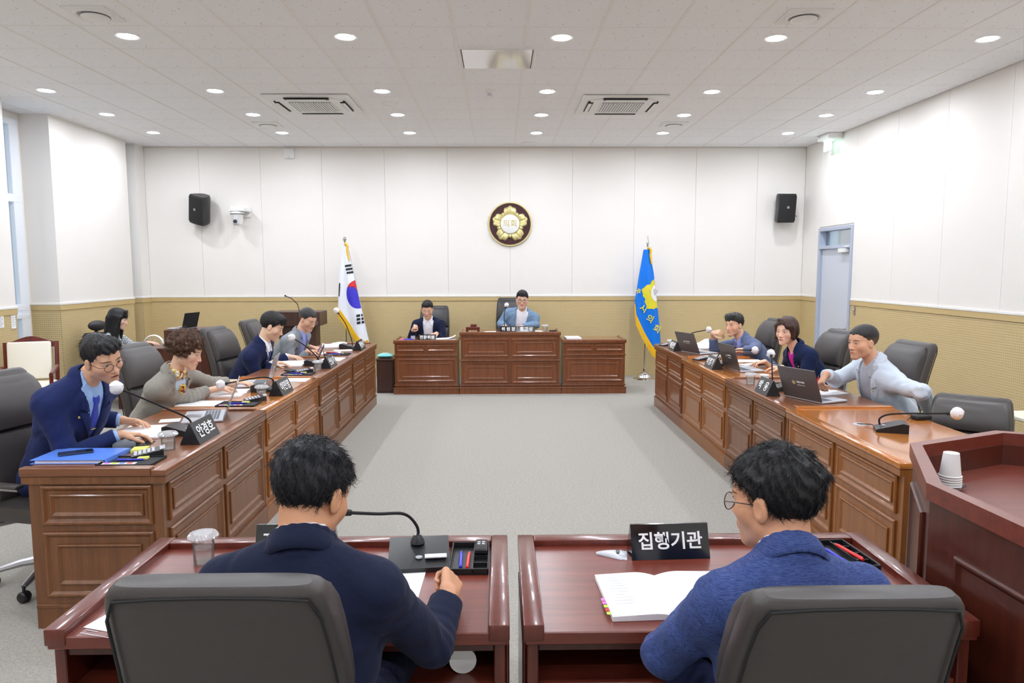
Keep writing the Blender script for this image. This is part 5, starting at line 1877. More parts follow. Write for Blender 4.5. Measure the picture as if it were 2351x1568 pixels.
# ------------------------------------------------------------------ the twelve people
BLK = ((12, 12, 14), (30, 29, 32))
person('person', 'man in royal navy suit and blue tie speaking into a microphone', dict(
    base=(-2.57, 4.04), yaw=D(-104), head=(-2.15, 3.87, 1.268), hyaw=D(-116), hpitch=D(16), hroll=D(14), hs=1.02, bw=1.06,
    neck=(-0.135, -0.13), rw=(-2.08, 3.88, 0.85), lw=(-2.25, 4.22, 0.86), top=M_CL['royal'], shirt=M_CL['sky'], tie=M_CL['bluetie'], clip=True, pin=True, pinu=0.1,
    hair='short', haircol=BLK, part=-1, hairline=0.066, fringe=False, glasses=('plategrey', 0.023, 0.0014), mouth=0.7, lips=(186, 112, 100), open=0.75, trousers='royal', fine=0.004, sl=0.03, locks=900,
    hpose={1: dict(d=(0.95, 0.55, -0.12), n=(0.2, -0.1, -1), curl=(17, 22, 16)), -1: dict(d=(0.98, 0.2, -0.1), n=(0.1, -0.3, -1), curl=(15, 18, 14))}))
person('person', 'woman with curly brown hair in a taupe jacket and printed scarf', dict(
    base=(-2.63, 5.24), yaw=D(-92), head=(-2.20, 5.02, 1.178), hyaw=D(-82), hpitch=D(20), hs=0.98, bw=0.95, fem=True,
    rw=(-2.12, 5.34, 0.865), lw=(-2.10, 5.66, 0.86), top=M_CL['beige'], shirt=M_CL['paleblue'], collar=False, cuffs=False, scarf=M_CL['scarf'], sl=0.10,
    hair='curly', haircol=((44, 27, 20), (98, 66, 42)), skin=(232, 190, 164), lips=(196, 84, 84), open=0.45, trousers='charcoal', hairvol=0.8, vw=0.07, locks=1400,
    hpose={1: dict(d=(0.5, 0.85, -0.1), n=(0, 0.1, -1)), -1: dict(d=(1, 0.1, -0.1))}))
person('person', 'young man in a navy suit looking down at his papers', dict(
    base=(-2.64, 7.14), yaw=D(-84), head=(-2.22, 6.98, 1.196), hyaw=D(-84), hpitch=D(26), hs=1.03,
    rw=(-2.22, 6.95, 0.85), lw=(-2.22, 7.44, 0.85), top=M_CL['navy'], shirt=M_CL['white'], tie=M_CL['darktie'], pin=True, pinu=-0.1,
    hair='short', haircol=BLK, fringe=True, hairvol=1.35, open=0.35, trousers='navy', locks=800, skin=(232, 192, 164),
    hpose={1: dict(d=(0.98, 0.2, -0.08)), -1: dict(d=(0.98, -0.1, -0.08))}))
person('person', 'man with glasses in a grey jacket writing at the far left desk', dict(
    base=(-2.64, 8.20), yaw=D(-100), head=(-2.16, 8.03, 1.188), hyaw=D(-118), hpitch=D(24), hs=0.99,
    rw=(-2.14, 7.92, 0.85), lw=(-2.20, 8.24, 0.86), top=M_CL['grey'], shirt=M_CL['lilac'], closed=False, cuffs=False,
    hair='crop', haircol=((22, 22, 24), (52, 50, 52)), hairvol=1.8, glasses=('alu', 0.020, 0.0011), open=0.5, skin=(226, 178, 148), locks=700,
    hpose={1: dict(d=(0.9, 0.35, -0.1), curl=(30, 40, 25)), -1: dict(d=(0.9, -0.3, -0.1), curl=(16, 18, 14))}))
person('person', 'woman with long black hair in a checked blouse at the back left', dict(
    base=(-5.10, 9.40), yaw=D(-82), head=(-4.95, 9.33, 1.115), hyaw=D(-78), hpitch=D(14), hs=1.04, bw=0.9, fem=True,
    rw=(-4.64, 9.10, 0.80), lw=(-4.62, 9.40, 0.80), top=M_CL['check'], V=False, jcollar='none', sl=0.14, skin=(232, 192, 170), lips=(206, 106, 112),
    hair='long', haircol=((10, 10, 13), (22, 22, 27)), open=0.5, locks=700, knee=0.30,
    hpose={1: dict(d=(1, 0.1, -0.05)), -1: dict(d=(1, -0.1, -0.05))}))
person('person', 'man in a dark navy jacket and open white collar, left rostrum desk', dict(
    base=(-1.07, 10.80), yaw=D(180), head=(-1.075, 10.50, 1.160), hyaw=D(180), hpitch=D(20), hs=0.99,
    rw=(-1.27, 10.36, 0.875), lw=(-0.93, 10.32, 0.825), top=M_CL['inky'], shirt=M_CL['white'], closed=False, cuffs=False,
    hair='short', haircol=BLK, hairvol=0.9, glasses=('alu', 0.019, 0.0012), open=0.35, locks=600, skin=(226, 180, 152), fine=0.0048,
    hpose={1: dict(d=(0.25, -0.6, 0.5), n=(0.8, 0.3, -0.2), curl=(70, 75, 45)), -1: dict(d=(-0.6, -0.7, -0.1))}))
person('person', 'chairman in a light blue jacket and black glasses beside the gavel', dict(
    base=(0.22, 10.80), yaw=D(176), head=(0.312, 10.45, 1.300), hyaw=D(178), hpitch=D(6), hroll=D(-3), hs=1.03, bw=1.08, belly=0.02, pz=0.60,
    rw=(0.06, 10.42, 0.915), lw=(0.30, 10.40, 0.912), re=(0.0, 10.60, 0.94), le=(0.52, 10.54, 0.93), top=M_CL['denim'], shirt=M_CL['white'], closed=False, cuffs=False, pin=True, pinu=-0.115, vw=0.075,
    hair='short', haircol=BLK, hairvol=1.2, hairline=0.060, jaw=1.18, glasses=('matte', 0.023, 0.0022), open=0.8, locks=700, skin=(228, 184, 158), fine=0.0048,
    hpose={1: dict(d=(0.5, -0.8, -0.08)), -1: dict(d=(-0.95, -0.35, -0.08))}))
person('person', 'man in a dusty blue jacket resting his chin on his hand', dict(
    base=(3.06, 8.06), yaw=D(98), head=(2.62, 7.98, 1.118), hyaw=D(122), hpitch=D(4), hs=1.02,
    rw=(2.42, 8.10, 1.015), lw=(2.58, 7.70, 0.86), re=(2.46, 8.16, 0.83), le=(2.72, 7.60, 0.88), top=M_CL['dusk'], shirt=M_CL['lilac'], closed=False, cuffs=False, vw=0.07,
    hair='short', haircol=((22, 20, 20), (50, 46, 46)), hairvol=1.0, fringe=True, open=0.7, skin=(228, 180, 150), locks=600, sl=0.07,
    hpose={1: dict(d=(0.55, -0.65, 0.18), n=(0.5, 0.4, -0.8), curl=(35, 45, 25)), -1: dict(d=(-0.9, 0.3, -0.1))}))
person('person', 'woman with bobbed brown hair in a navy blazer and magenta top', dict(
    base=(3.04, 6.56), yaw=D(100), head=(2.63, 6.53, 1.172), hyaw=D(126), hpitch=D(4), hs=0.98, bw=0.98, fem=True,
    rw=(2.55, 6.82, 0.855), lw=(2.56, 6.42, 0.855), top=M_CL['blazer'], shirt=M_CL['magenta'], collar=False, cuffs=False, vw=0.055, vb=0.27, sl=0.12, pin=True, pinu=-0.085,
    hair='bob', haircol=((38, 22, 18), (78, 46, 34)), skin=(236, 194, 170), lips=(190, 96, 98), open=0.65, locks=900,
    hpose={1: dict(d=(-0.9, -0.1, -0.12)), -1: dict(d=(-0.8, 0.5, -0.1))}))
person('person', 'man with cropped hair in a pale blue jacket holding a red pen', dict(
    base=(3.0, 5.28), yaw=D(88), head=(2.64, 5.16, 1.210), hyaw=D(104), hpitch=D(4), hs=1.0, bw=1.04, belly=0.03,
    rw=(2.42, 5.24, 0.965), lw=(3.04, 4.92, 0.72), re=(2.56, 5.38, 0.90), le=(2.82, 4.70, 0.92), top=M_CL['pale'], shirt=M_CL['polo'], closed=False, cuffs=False, pin=True, pinu=-0.1, vw=0.08, wr=0.0034,
    hair='crop', haircol=((20, 20, 22), (44, 42, 44)), hairvol=1.5, jaw=1.06, open=0.6, skin=(218, 168, 138), locks=1500, fine=0.0042,
    hpose={1: dict(d=(-0.55, -0.25, -0.75), n=(0.6, -0.1, -0.6), curl=(48, 45, 25)), -1: dict(d=(0.4, 0.3, -0.5), curl=(40, 40, 20))}))
person('person', 'man with tousled black hair in dark navy, back to the viewer', dict(
    base=(-0.50, 1.66), yaw=D(-6), head=(-0.485, 1.80, 1.172), hyaw=D(-24), hpitch=D(24), hs=1.03, bw=1.03, neck=(-0.075, -0.125),
    rw=(-0.155, 2.02, 0.80), lw=(-0.82, 2.08, 0.785), re=(-0.19, 1.84, 0.74), top=M_CL['inky'], shirt=M_CL['white'], cuffs=False, pz=0.54, pback=-0.06,
    hair='messy', nape=-0.095, haircol=((14, 14, 17), (46, 46, 52)), hseed=11, skin=(214, 156, 120), locks=6500, trousers='inky', sl=0.03, fine=0.0038,
    hpose={1: dict(d=(0.05, 0.9, 0.16), n=(-0.75, 0.1, -0.55), curl=(62, 66, 40)), -1: dict(d=(0.4, 0.9, -0.1))}))
person('person', 'man in a blue linen jacket and glasses, back to the viewer', dict(
    base=(0.72, 1.66), yaw=D(10), head=(0.705, 1.80, 1.150), hyaw=D(42), hpitch=D(8), hs=1.06, bw=1.04, neck=(-0.08, -0.135),
    rw=(0.98, 2.12, 0.80), lw=(0.63, 2.03, 0.80), re=(1.02, 1.86, 0.80), le=(0.43, 1.80, 0.73), top=M_CL['linen'], shirt=M_CL['white'], cuffs=False, pz=0.54, pback=-0.06,
    hair='messy', nape=-0.085, haircol=((12, 12, 14), (36, 35, 38)), hseed=5, hairvol=1.05, skin=(216, 158, 124), glasses=('plategrey', 0.023, 0.0014), locks=6500, trousers='navy', fine=0.0038,
    hpose={1: dict(d=(-0.2, 0.95, -0.1)), -1: dict(d=(0.85, 0.5, -0.1))}))
# ------------------------------------------------------------------ things on the desks
ZD, ZT, ZB, ZC = 0.7968, 0.7266, 0.7536, 0.8636
def nameplate(label, body, x, y, z, rotz, w=0.26, h=0.105, d=0.10, size=0.078, space=1.0, mat='plategrey', both=False):
    t = thing('nameplate', label, 'nameplate', (x, y, z), rotz)
    obj('plate', MB().prism([(-d / 2, 0), (d / 2, 0), (0.004, h), (-0.004, h)], -w / 2, w / 2, 'yz'), mat, t)
    al = math.atan2(d / 2, h)
    m = Matrix.Translation((0, -d / 4 - 0.0035 - 0.0012, h / 2)) @ Matrix.Rotation(PI / 2 - al, 4, 'X')
    lettering(body, size, t, m, 'ink', size * 0.018, space)
    return t
R_L, R_R = PI / 2, -PI / 2
nameplate('charcoal nameplate beside the lidded cup, before the speaking man', '안경호', -1.70, 4.00, ZD, R_L, 0.28, 0.115, 0.11)
nameplate('charcoal nameplate before the woman with curly hair', '이민영', -1.70, 5.50, ZD, R_L, 0.28, 0.115, 0.11)
nameplate('charcoal nameplate before the young man in navy', '신승기', -1.69, 7.00, ZD, R_L, 0.27, 0.115, 0.11)
nameplate('dark nameplate before the man writing at the far left', '황정식', -1.69, 8.52, ZD, R_L, 0.27, 0.115, 0.11)
nameplate('charcoal nameplate before the man resting his chin', '배종현', 2.045, 8.34, ZD, R_R, 0.26, 0.11, 0.10)
nameplate('charcoal nameplate before the woman in the navy blazer', '박영기', 2.05, 6.82, ZD, R_R, 0.27, 0.115, 0.11)
nameplate('charcoal nameplate beside the paper cup on the right row', '박  웅', 2.04, 5.39, ZD, R_R, 0.25, 0.115, 0.11)
nameplate('glossy navy-black sign on the left rostrum desk', '전문위원', -1.035, 10.03, ZB, 0, 0.25, 0.085, 0.06, 0.058, 1.0, 'glossblack')
nameplate('glossy black title sign before the chairman', '위 원 장', 0.105, 10.03, ZC, 0, 0.245, 0.088, 0.06, 0.058, 1.0, 'glossblack')
nameplate('glossy black name sign right of the chairman title sign', '홍기상', 0.357, 10.03, ZC, 0, 0.245, 0.088, 0.06, 0.064, 1.15, 'glossblack')
nameplate('large glossy black sign on the right front table', '집행기관', 0.598, 2.475, ZT, 0.045, 0.28, 0.115, 0.09, 0.064, 0.98, 'glossblack')
t = nameplate('black sign on the left front table hidden behind the man', '집행기관', -0.735, 2.50, ZT, 0.03, 0.28, 0.115, 0.09, 0.064, 0.98, 'glossblack')

def mic(label, x, y, z, rotz, pts, cover=True, size=(0.13, 0.17), led=False, bare=False):
    """gooseneck microphone; pts are world points of the stem"""
    t = thing('gooseneck_microphone', label, 'microphone', (x, y, z), rotz)
    inv = Matrix.Rotation(-rotz, 4, 'Z') @ Matrix.Translation((-x, -y, -z))
    P_ = [inv @ Vector(p) for p in pts]
    w, d = size
    mb = MB()
    mb.prism([(-d / 2, 0), (d / 2, 0), (d / 2, 0.052), (d / 2 - 0.03, 0.058), (-d / 2, 0.016)], -w / 2, w / 2, 'yz')
    obj('base', mb, 'dark', t)
    obj('talk_button', MB().lathe([(0.001, 0.0), (0.012, 0.0), (0.012, 0.004), (0.001, 0.005)], (0, -d * 0.22, 0.03), 14), 'silver', t)
    # smooth stem
    fine = []
    for i in range(len(P_) - 1):
        p0, p1, p2, p3 = P_[max(i - 1, 0)], P_[i], P_[i + 1], P_[min(i + 2, len(P_) - 1)]
        for q in range(6):
            u = q / 6
            fine.append(0.5 * ((2 * p1) + (-p0 + p2) * u + (2 * p0 - 5 * p1 + 4 * p2 - p3) * u * u + (-p0 + 3 * p1 - 3 * p2 + p3) * u ** 3))
    fine.append(P_[-1])
    obj('gooseneck', MB().tube(fine, 0.0055, 8), 'matte', t)
    dv = (fine[-1] - fine[-3]).normalized()
    e = fine[-1]
    hd_ = obj('capsule', MB().tube([e - dv * 0.02, e + dv * 0.012, e + dv * 0.03], [0.010, 0.012, 0.009], 10), 'matte', t)
    if cover:
        mb = MB()
        rg = random.Random(int(abs(x) * 1000) + 3)
        c = e + dv * 0.032
        rows = []
        for i in range(9):
            a = PI * i / 8
            rows.append([(c.x + 0.034 * max(math.sin(a), 0.02) * math.cos(2 * PI * k / 14) * (1 + 0.14 * rg.uniform(-1, 1)), c.y + 0.034 * max(math.sin(a), 0.02) * math.sin(2 * PI * k / 14) * (1 + 0.14 * rg.uniform(-1, 1)), c.z - 0.036 * math.cos(a) * (1 + 0.05 * rg.uniform(-1, 1))) for k in range(14)])
        obj('disposable_cover', mb.grid(rows, close_v=True, cap=True), 'foam', t)
    if led:
        obj('led_ring', MB().ball(tuple(e + dv * 0.01 + Vector((0.0, 0, 0.0))), 0.0135, 12, 6), 'redled', t)
    return t
mic('gooseneck microphone with white cover aimed at the speaking man', -1.865, 4.13, ZD, R_L, [(-1.80, 4.13, 0.83), (-1.82, 4.12, 0.89), (-1.90, 4.00, 0.98), (-1.97, 3.78, 1.10), (-1.985, 3.72, 1.13)])
mic('gooseneck microphone bent low over the desk of the curly-haired woman', -1.865, 5.60, ZD, R_L, [(-1.80, 5.60, 0.83), (-1.79, 5.58, 0.89), (-1.84, 5.48, 0.925), (-1.95, 5.34, 0.92), (-2.04, 5.26, 0.91)])
mic('gooseneck microphone standing by the tablet, left row', -1.865, 7.12, ZD, R_L, [(-1.81, 7.12, 0.83), (-1.83, 7.06, 0.90), (-1.88, 6.86, 1.02), (-1.93, 6.66, 1.11)])
mic('tall gooseneck microphone at the far end of the left row', -1.865, 8.66, ZD, R_L, [(-1.80, 8.66, 0.83), (-1.81, 8.64, 0.92), (-1.86, 8.58, 1.10), (-1.93, 8.50, 1.24)])
mic('gooseneck microphone behind the laptop of the man resting his chin', 2.200, 8.42, ZD, R_R, [(2.14, 8.42, 0.83), (2.15, 8.42, 0.88), (2.22, 8.32, 0.99), (2.33, 8.02, 1.06)])
mic('gooseneck microphone bent behind the lid of the second right laptop', 2.200, 6.95, ZD, R_R, [(2.14, 6.95, 0.83), (2.13, 6.97, 0.88), (2.18, 6.95, 0.935), (2.28, 6.84, 0.965), (2.38, 6.70, 0.98)])
mic('upright gooseneck microphone beside the paper cup, right row', 2.200, 5.53, ZD, R_R, [(2.13, 5.52, 0.83), (2.125, 5.52, 0.92), (2.13, 5.55, 1.02), (2.15, 5.62, 1.06)])
mic('gooseneck microphone lying across the empty orange oak desk', 2.290, 4.10, ZD, R_R - 0.35, [(2.24, 4.13, 0.83), (2.235, 4.12, 0.87), (2.29, 4.09, 0.90), (2.44, 3.98, 0.925), (2.53, 3.93, 0.935)])
mic('small gooseneck microphone before the chairman', 0.055, 10.16, ZC, 0, [(0.055, 10.16, 0.91), (0.05, 10.155, 1.0), (0.05, 10.16, 1.12), (0.075, 10.20, 1.21)], True, (0.10, 0.12))
t = mic('gooseneck microphone box on the left front table', -0.290, 2.435, ZT, 0.10, [(-0.30, 2.50, 0.785), (-0.305, 2.50, 0.83), (-0.345, 2.47, 0.885), (-0.42, 2.36, 0.925), (-0.505, 2.26, 0.965)], False, (0.21, 0.20))
obj('sticker', MB().box(0.02, 0.095, -0.062, -0.034, 0.034, 0.038, mtx=Matrix.Translation((0, 0, 0)) ), 'paper', t)
obj('mic_socket', MB().lathe([(0.001, 0.0), (0.026, 0.0), (0.022, 0.012), (0.012, 0.03), (0.001, 0.03)], (-0.006, 0.04, 0.052), 18), 'plategrey', t)

def laptop(label, x, y, z, rotz, mat='gunmetal', ang=105, logo=True, w=0.355, d=0.245, text=True):
    """hinge at y=0, keyboard to -y, lid tilted back to +y"""
    t = thing('laptop', label, 'laptop', (x, y, z), rotz)
    b = obj('base', MB().box(-w / 2, w / 2, -d, 0.0, 0.001, 0.016, 0.004), 'silver', t)
    mb = MB()
    for r in range(5):
        for c_ in range(13):
            kx, ky = -w * 0.44 + c_ * w * 0.068, -0.03 - r * 0.019
            mb.box(kx, kx + w * 0.058, ky - 0.015, ky, 0.016, 0.0172)
    k = obj('keyboard', mb, 'key', b)
    k['kind'] = 'stuff'
    obj('touchpad', MB().box(-0.055, 0.055, -d + 0.012, -0.14, 0.016, 0.0166), 'alu', b)
    lid = obj('lid', MB().box(-w / 2, w / 2, -0.004, 0.003, 0.0, d, 0.003), mat, t, (0, 0.002, 0.012), (-math.radians(ang - 90), 0, 0))
    obj('screen', MB().box(-w / 2 + 0.008, w / 2 - 0.008, -0.0052, -0.0035, 0.012, d - 0.008), 'screen', lid)
    if logo:
        pts = [(0.018 * math.cos(a) * (1 if i % 2 else 0.72), 0.018 * math.sin(a) * (1 if i % 2 else 0.72)) for i, a in enumerate(np.linspace(0, 2 * PI, 20, endpoint=False))]
        m = Matrix.Translation((0.045, 0.0042, d * 0.52))
        e = obj('emblem_mark', MB().prism(pts, 0.003, 0.0042, 'xz'), 'gold', lid, (0.045, 0, d * 0.52))
        obj('emblem_core', MB().lathe([(0.0005, 0.0046), (0.007, 0.0046)], (0.045, 0, d * 0.52), 12, 'y'), 'ink', lid)
        mt = Matrix.Translation((-0.02, 0.0042, d * 0.55)) @ Matrix.Rotation(PI, 4, 'Z') @ Matrix.Rotation(PI / 2, 4, 'X')
        lettering('정읍시의회', 0.016, lid, mt, 'ink', 0.0003)
        mt = Matrix.Translation((-0.02, 0.0042, d * 0.46)) @ Matrix.Rotation(PI, 4, 'Z') @ Matrix.Rotation(PI / 2, 4, 'X')
        lettering('Jeongeup City Council', 0.0075, lid, mt, 'ink', 0.0)
    return t
laptop('open laptop with silver keyboard on the nearest left desk', -1.80, 4.62, ZD, D(-72), 'alu', 112, False)
laptop('open silver laptop, lid back to the aisle, curly-haired woman', -1.94, 5.94, ZD, D(-80), 'alu', 108)
laptop('open dark laptop with crest before the man resting his chin', 2.145, 8.02, ZD, D(112), 'gunmetal', 112)
laptop('open dark laptop with crest before the woman in the blazer', 2.18, 6.66, ZD, D(97), 'gunmetal', 106)
laptop('open dark laptop with crest before the man with the red pen', 2.19, 5.09, ZD, D(113), 'gunmetal', 110)

# ---- tablet leaning on a stand
t = thing('tablet', 'dark tablet leaning on its folding stand, left row', 'tablet', (-1.90, 7.345, ZD), D(-76))
sl = obj('slab', MB().box(-0.125, 0.125, -0.004, 0.004, 0.0, 0.185, 0.004), 'plategrey', t, (0, 0, 0.012), (-0.45, 0, 0))
obj('camera_bump', MB().box(-0.10, -0.03, 0.003, 0.007, 0.155, 0.172, 0.002), 'glossblack', sl)
obj('stand', MB().box(-0.125, 0.125, -0.01, 0.11, 0.0, 0.006, 0.002).box(-0.10, 0.10, 0.086, 0.092, 0.0, 0.10, 0.002, mtx=Matrix.Rotation(0.15, 4, 'X')), 'plategrey', t)

def cup(label, x, y, z, r=0.036, h=0.085, lid=True):
    t = thing('water_cup', label, 'cup', (x, y, z))
    obj('glass', MB().lathe([(0.0005, 0.004), (r * 0.86, 0.003), (r * 0.9, 0.0005), (r * 0.92, 0.004), (r, h)], (0, 0, 0), 24, cap=False), 'glass', t)
    obj('water', MB().lathe([(0.0005, 0.006), (r * 0.86, 0.006), (r * 0.92, h * 0.55), (0.0005, h * 0.55)], (0, 0, 0), 24, cap=False), 'glass', t)
    if lid:
        rows = []
        for rr, zz_ in ((0.0005, h + 0.006), (r * 0.85, h + 0.006), (r * 0.95, h + 0.010), (r * 1.15, h + 0.006), (r * 1.36, h - 0.004), (r * 1.34, h - 0.010)):
            rows.append([(rr * math.cos(a) * (1 + (0.03 * math.cos(a * 22) if rr > r else 0)), rr * math.sin(a) * (1 + (0.03 * math.cos(a * 22) if rr > r else 0)), zz_ + (0.0025 * math.cos(a * 22) if rr > r else 0)) for a in np.linspace(0, 2 * PI, 88, endpoint=False)])
        obj('frilled_lid', MB().grid(rows, close_v=True), 'film', t)
    return t
cup('lidded water glass beside the nameplate of the speaking man', -1.775, 3.77, ZD)
cup('lidded water glass on the orange oak desk, left row', -1.785, 5.30, ZD)
cup('lidded water glass beside the tablet', -1.735, 6.75, ZD)
cup('lidded water glass at the far end of the left row', -1.695, 8.74, ZD)
cup('lidded water glass at the far end of the right row', 2.06, 8.60, ZD)
cup('lidded water glass behind the lid of the second right laptop', 2.16, 7.085, ZD)
cup('lidded water glass next to the white paper cup', 2.065, 5.83, ZD)
cup('lidded water glass before the chairman', 0.63, 10.16, ZC)
cup('lidded water glass on the left front table', -1.045, 2.44, ZT, 0.037, 0.10)
def paper_cup(name, label, x, y, z, up=True, n=0):
    t = thing(name, label, 'cup', (x, y, z))
    r0, r1, h = 0.028, 0.038, 0.088
    if up:
        obj('wall', MB().lathe([(0.0005, 0.002), (r0, 0.0), (r1, h), (r1 + 0.002, h + 0.001), (r1 - 0.002, h), (r0 - 0.001, 0.006), (0.0005, 0.006)], (0, 0, 0), 24, cap=False), 'white', t)
        obj('rolled_rim', MB().lathe([(r1, h - 0.002), (r1 + 0.003, h), (r1, h + 0.003), (r1 - 0.002, h)], (0, 0, 0), 24, cap=False), 'white', t)
    return t
paper_cup('paper_cup', 'white paper cup beside the upright microphone, right row', 2.15, 5.75, ZD)
# stack of upturned paper cups on a glass saucer, on the lectern
t = thing('glass_saucer', 'clear glass saucer under the paper cups on the lectern', 'saucer', (1.700, 2.62, 0.9152))
obj('dish', MB().lathe([(0.0005, 0.001), (0.03, 0.0), (0.052, 0.018), (0.056, 0.02), (0.050, 0.015), (0.03, 0.004), (0.0005, 0.004)], (0, 0, 0), 28, cap=False), 'glass', t)
ZS = 0.921
for k in range(6):
    last = k == 5
    c = thing('paper_cup', 'upturned white paper cup, %s of the stack on the lectern' % ['lowest', 'second from bottom', 'third from bottom', 'third from top', 'second from top', 'topmost'][k], 'cup', (1.700, 2.62, ZS + k * 0.009), 0, 'stacked paper cups')
    obj('wall', MB().lathe([(0.0375, 0.0), (0.0270, 0.090), (0.0265, 0.088), (0.0005, 0.087)] if last else [(0.0375 - 0.0002 * k, 0.0), (0.0270, 0.090), (0.0005, 0.087)], (0, 0, 0), 24, cap=False), 'white', c)
    obj('rolled_rim', MB().lathe([(0.0375, -0.001), (0.0405, 0.001), (0.0405, 0.004), (0.0375, 0.006)], (0, 0, 0), 24, cap=False), 'white', c)
t = thing('lectern_microphone', 'black microphone base at the right edge of the lectern', 'microphone', (2.10, 2.48, 0.9152), -0.9)
obj('base', MB().prism([(-0.10, 0), (0.09, 0), (0.11, 0.06), (-0.10, 0.012)], -0.07, 0.07, 'yz'), 'dark', t)
obj('gooseneck', MB().tube([(0, 0.06, 0.05), (0, 0.07, 0.12), (0.02, 0.05, 0.2), (0.04, 0.0, 0.26)], 0.006, 8), 'matte', t)

# ---- papers, books and folders
_lm = {}
def sheet(label, x, y, z, rotz, w=0.21, h=0.297, n=0.0012, lines=True, name='paper_sheet', curl=0.0, cat='paper', group=None):
    t = thing(name, label, cat, (x, y, z), rotz, group)
    if curl:
        rows = []
        for i in range(11):
            u = i / 10
            rows.append([(-w / 2 + w * u, -h / 2 + h * q / 6, 0.0008 + n + curl * max(0, u - 0.45) ** 2 * (1 + 0.4 * math.sin(q))) for q in range(7)])
        obj('top_page', MB().grid(rows), 'paper', t)
        obj('pages', MB().box(-w / 2, w / 2, -h / 2, h / 2, 0, max(n, 0.0006), 0), 'paper', t)
    else:
        obj('pages', MB().box(-w / 2, w / 2, -h / 2, h / 2, 0, n), 'paper', t)
    if lines:
        mb = MB()
        rg = random.Random(len(label))
        for k in range(12):
            yy = h / 2 - 0.04 - k * 0.018
            mb.box(-w * 0.38, -w * 0.38 + w * rg.uniform(0.2, 0.72), yy, yy + 0.0022, n, n + 0.0003)
        obj('print', mb, 'silver', t)
    return t
def book(label, x, y, z, rotz, w=0.19, h=0.26, th=0.014, tabs=True, cat='book'):
    """open book or bound report: two curved page blocks meeting at the gutter"""
    t = thing('open_report', label, cat, (x, y, z), rotz)
    for s in (-1, 1):
        rows = []
        for i in range(13):
            u = i / 12
            zz_ = th * (0.35 + 0.9 * math.sin(min(u * 2.6, 1) * PI / 2) * (1 - 0.45 * u))
            rows.append([(s * w * u, -h / 2, 0.0005), (s * w * u, -h / 2, zz_), (s * w * u, h / 2, zz_), (s * w * u, h / 2, 0.0005)])
        obj('page_block', MB().grid(rows, close_v=True, cap=True, smooth=False), 'paper', t)
    mb = MB()
    rg = random.Random(len(label))
    for s in (-1, 1):
        for k in range(10):
            yy = h / 2 - 0.035 - k * 0.02
            mb.box(s * w * 0.62 - w * 0.25, s * w * 0.62 - w * 0.25 + w * rg.uniform(0.2, 0.5), yy, yy + 0.002, th * 1.02, th * 1.02 + 0.0003)
    obj('print', mb, 'silver', t)
    if tabs:
        for k, m_ in enumerate(('green', 'redpen', 'green', 'pink', 'pink')):
            obj('index_tab', MB().box(-w - 0.012, -w + 0.03, -h / 2 + 0.02 + k * 0.022, -h / 2 + 0.036 + k * 0.022, th * 0.7, th * 0.7 + 0.0006), m_, t)
    return t
book('open bound report under the hands of the speaking man', -2.10, 4.16, ZD, R_R + 0.15, 0.17, 0.26, 0.012, False)
sheet('small white card on the nearest left desk beside the laptop', -2.10, 4.50, ZD, 0.3, 0.12, 0.10, 0.0015, False)
book('open bound report with coloured tabs on the orange oak desk', -2.09, 5.47, ZD, R_R + 0.1, 0.17, 0.25, 0.016)
sheet('white sheet at the near edge of the orange oak desk, left row', -2.14, 5.08, ZD, R_L, 0.21, 0.297, 0.002)
sheet('white sheet at the far corner of the orange oak desk, left row', -1.80, 6.16, ZD, R_L, 0.20, 0.26, 0.0012, False)
book('large open report under the hands of the young man', -2.12, 7.22, ZD, R_R + 0.05, 0.21, 0.29, 0.014, False)
sheet('white sheet between the tablet and the far left desk', -1.79, 7.59, ZD, R_L, 0.30, 0.22, 0.003, True)
sheet('white sheet the man with glasses is writing on', -2.00, 8.16, ZD, R_L, 0.21, 0.297, 0.003, True)
sheet('pile of loose papers beyond the writing man', -2.05, 8.80, ZD, R_L + 0.2, 0.21, 0.297, 0.012, False, 'paper_pile', 0.10)
sheet('second white sheet beside the nameplate at the far left desk', -1.86, 8.42, ZD, R_L + 0.4, 0.15, 0.21, 0.002, False)
sheet('curled bound papers beside the man resting his chin', 2.47, 8.50, ZD, R_L + 0.3, 0.21, 0.297, 0.014, False, 'paper_pile', 0.22)
sheet('white sheet between the first and second right desks', 2.40, 7.76, ZD, R_R, 0.10, 0.24, 0.0012, False)
sheet('white sheet behind the second right laptop', 2.56, 7.32, ZD, R_R, 0.20, 0.28, 0.0012, False)
sheet('fanned papers under the hands of the woman in the blazer', 2.52, 6.95, ZD, R_R + 0.5, 0.21, 0.30, 0.012, True, 'paper_pile', 0.12)
book('open report before the man with the red pen', 2.46, 5.46, ZD, R_R + 0.35, 0.18, 0.26, 0.010, False)
sheet('white papers on the left rostrum desk beside the sign', -0.79, 10.24, ZB, 0.06, 0.28, 0.21, 0.006, False, 'paper_pile', 0.14)
sheet('white page before the man at the left rostrum desk', -1.06, 10.20, ZB, 0.0, 0.21, 0.20, 0.0012, True)
sheet('white page left of the chairman signs', -0.15, 10.12, ZC, 0.05, 0.16, 0.15, 0.0012, False)
sheet('white booklet right of the chairman signs', 0.53, 10.14, ZC, 0.3, 0.10, 0.14, 0.010, False)
sheet('stack of white papers on the right rostrum desk', 1.025, 10.16, ZB, 0.06, 0.21, 0.297, 0.030, False, 'paper_pile')
book('thick open report with coloured tabs on the right front table', 0.515, 2.14, ZT, 0.05, 0.20, 0.29, 0.018)
sheet('white page under the hand of the man in dark navy', -0.345, 2.22, ZT, -0.02, 0.17, 0.26, 0.0012, True)
sheet('white page corner at the near left of the front table', -1.10, 2.06, ZT, -0.3, 0.15, 0.21, 0.0012, True)
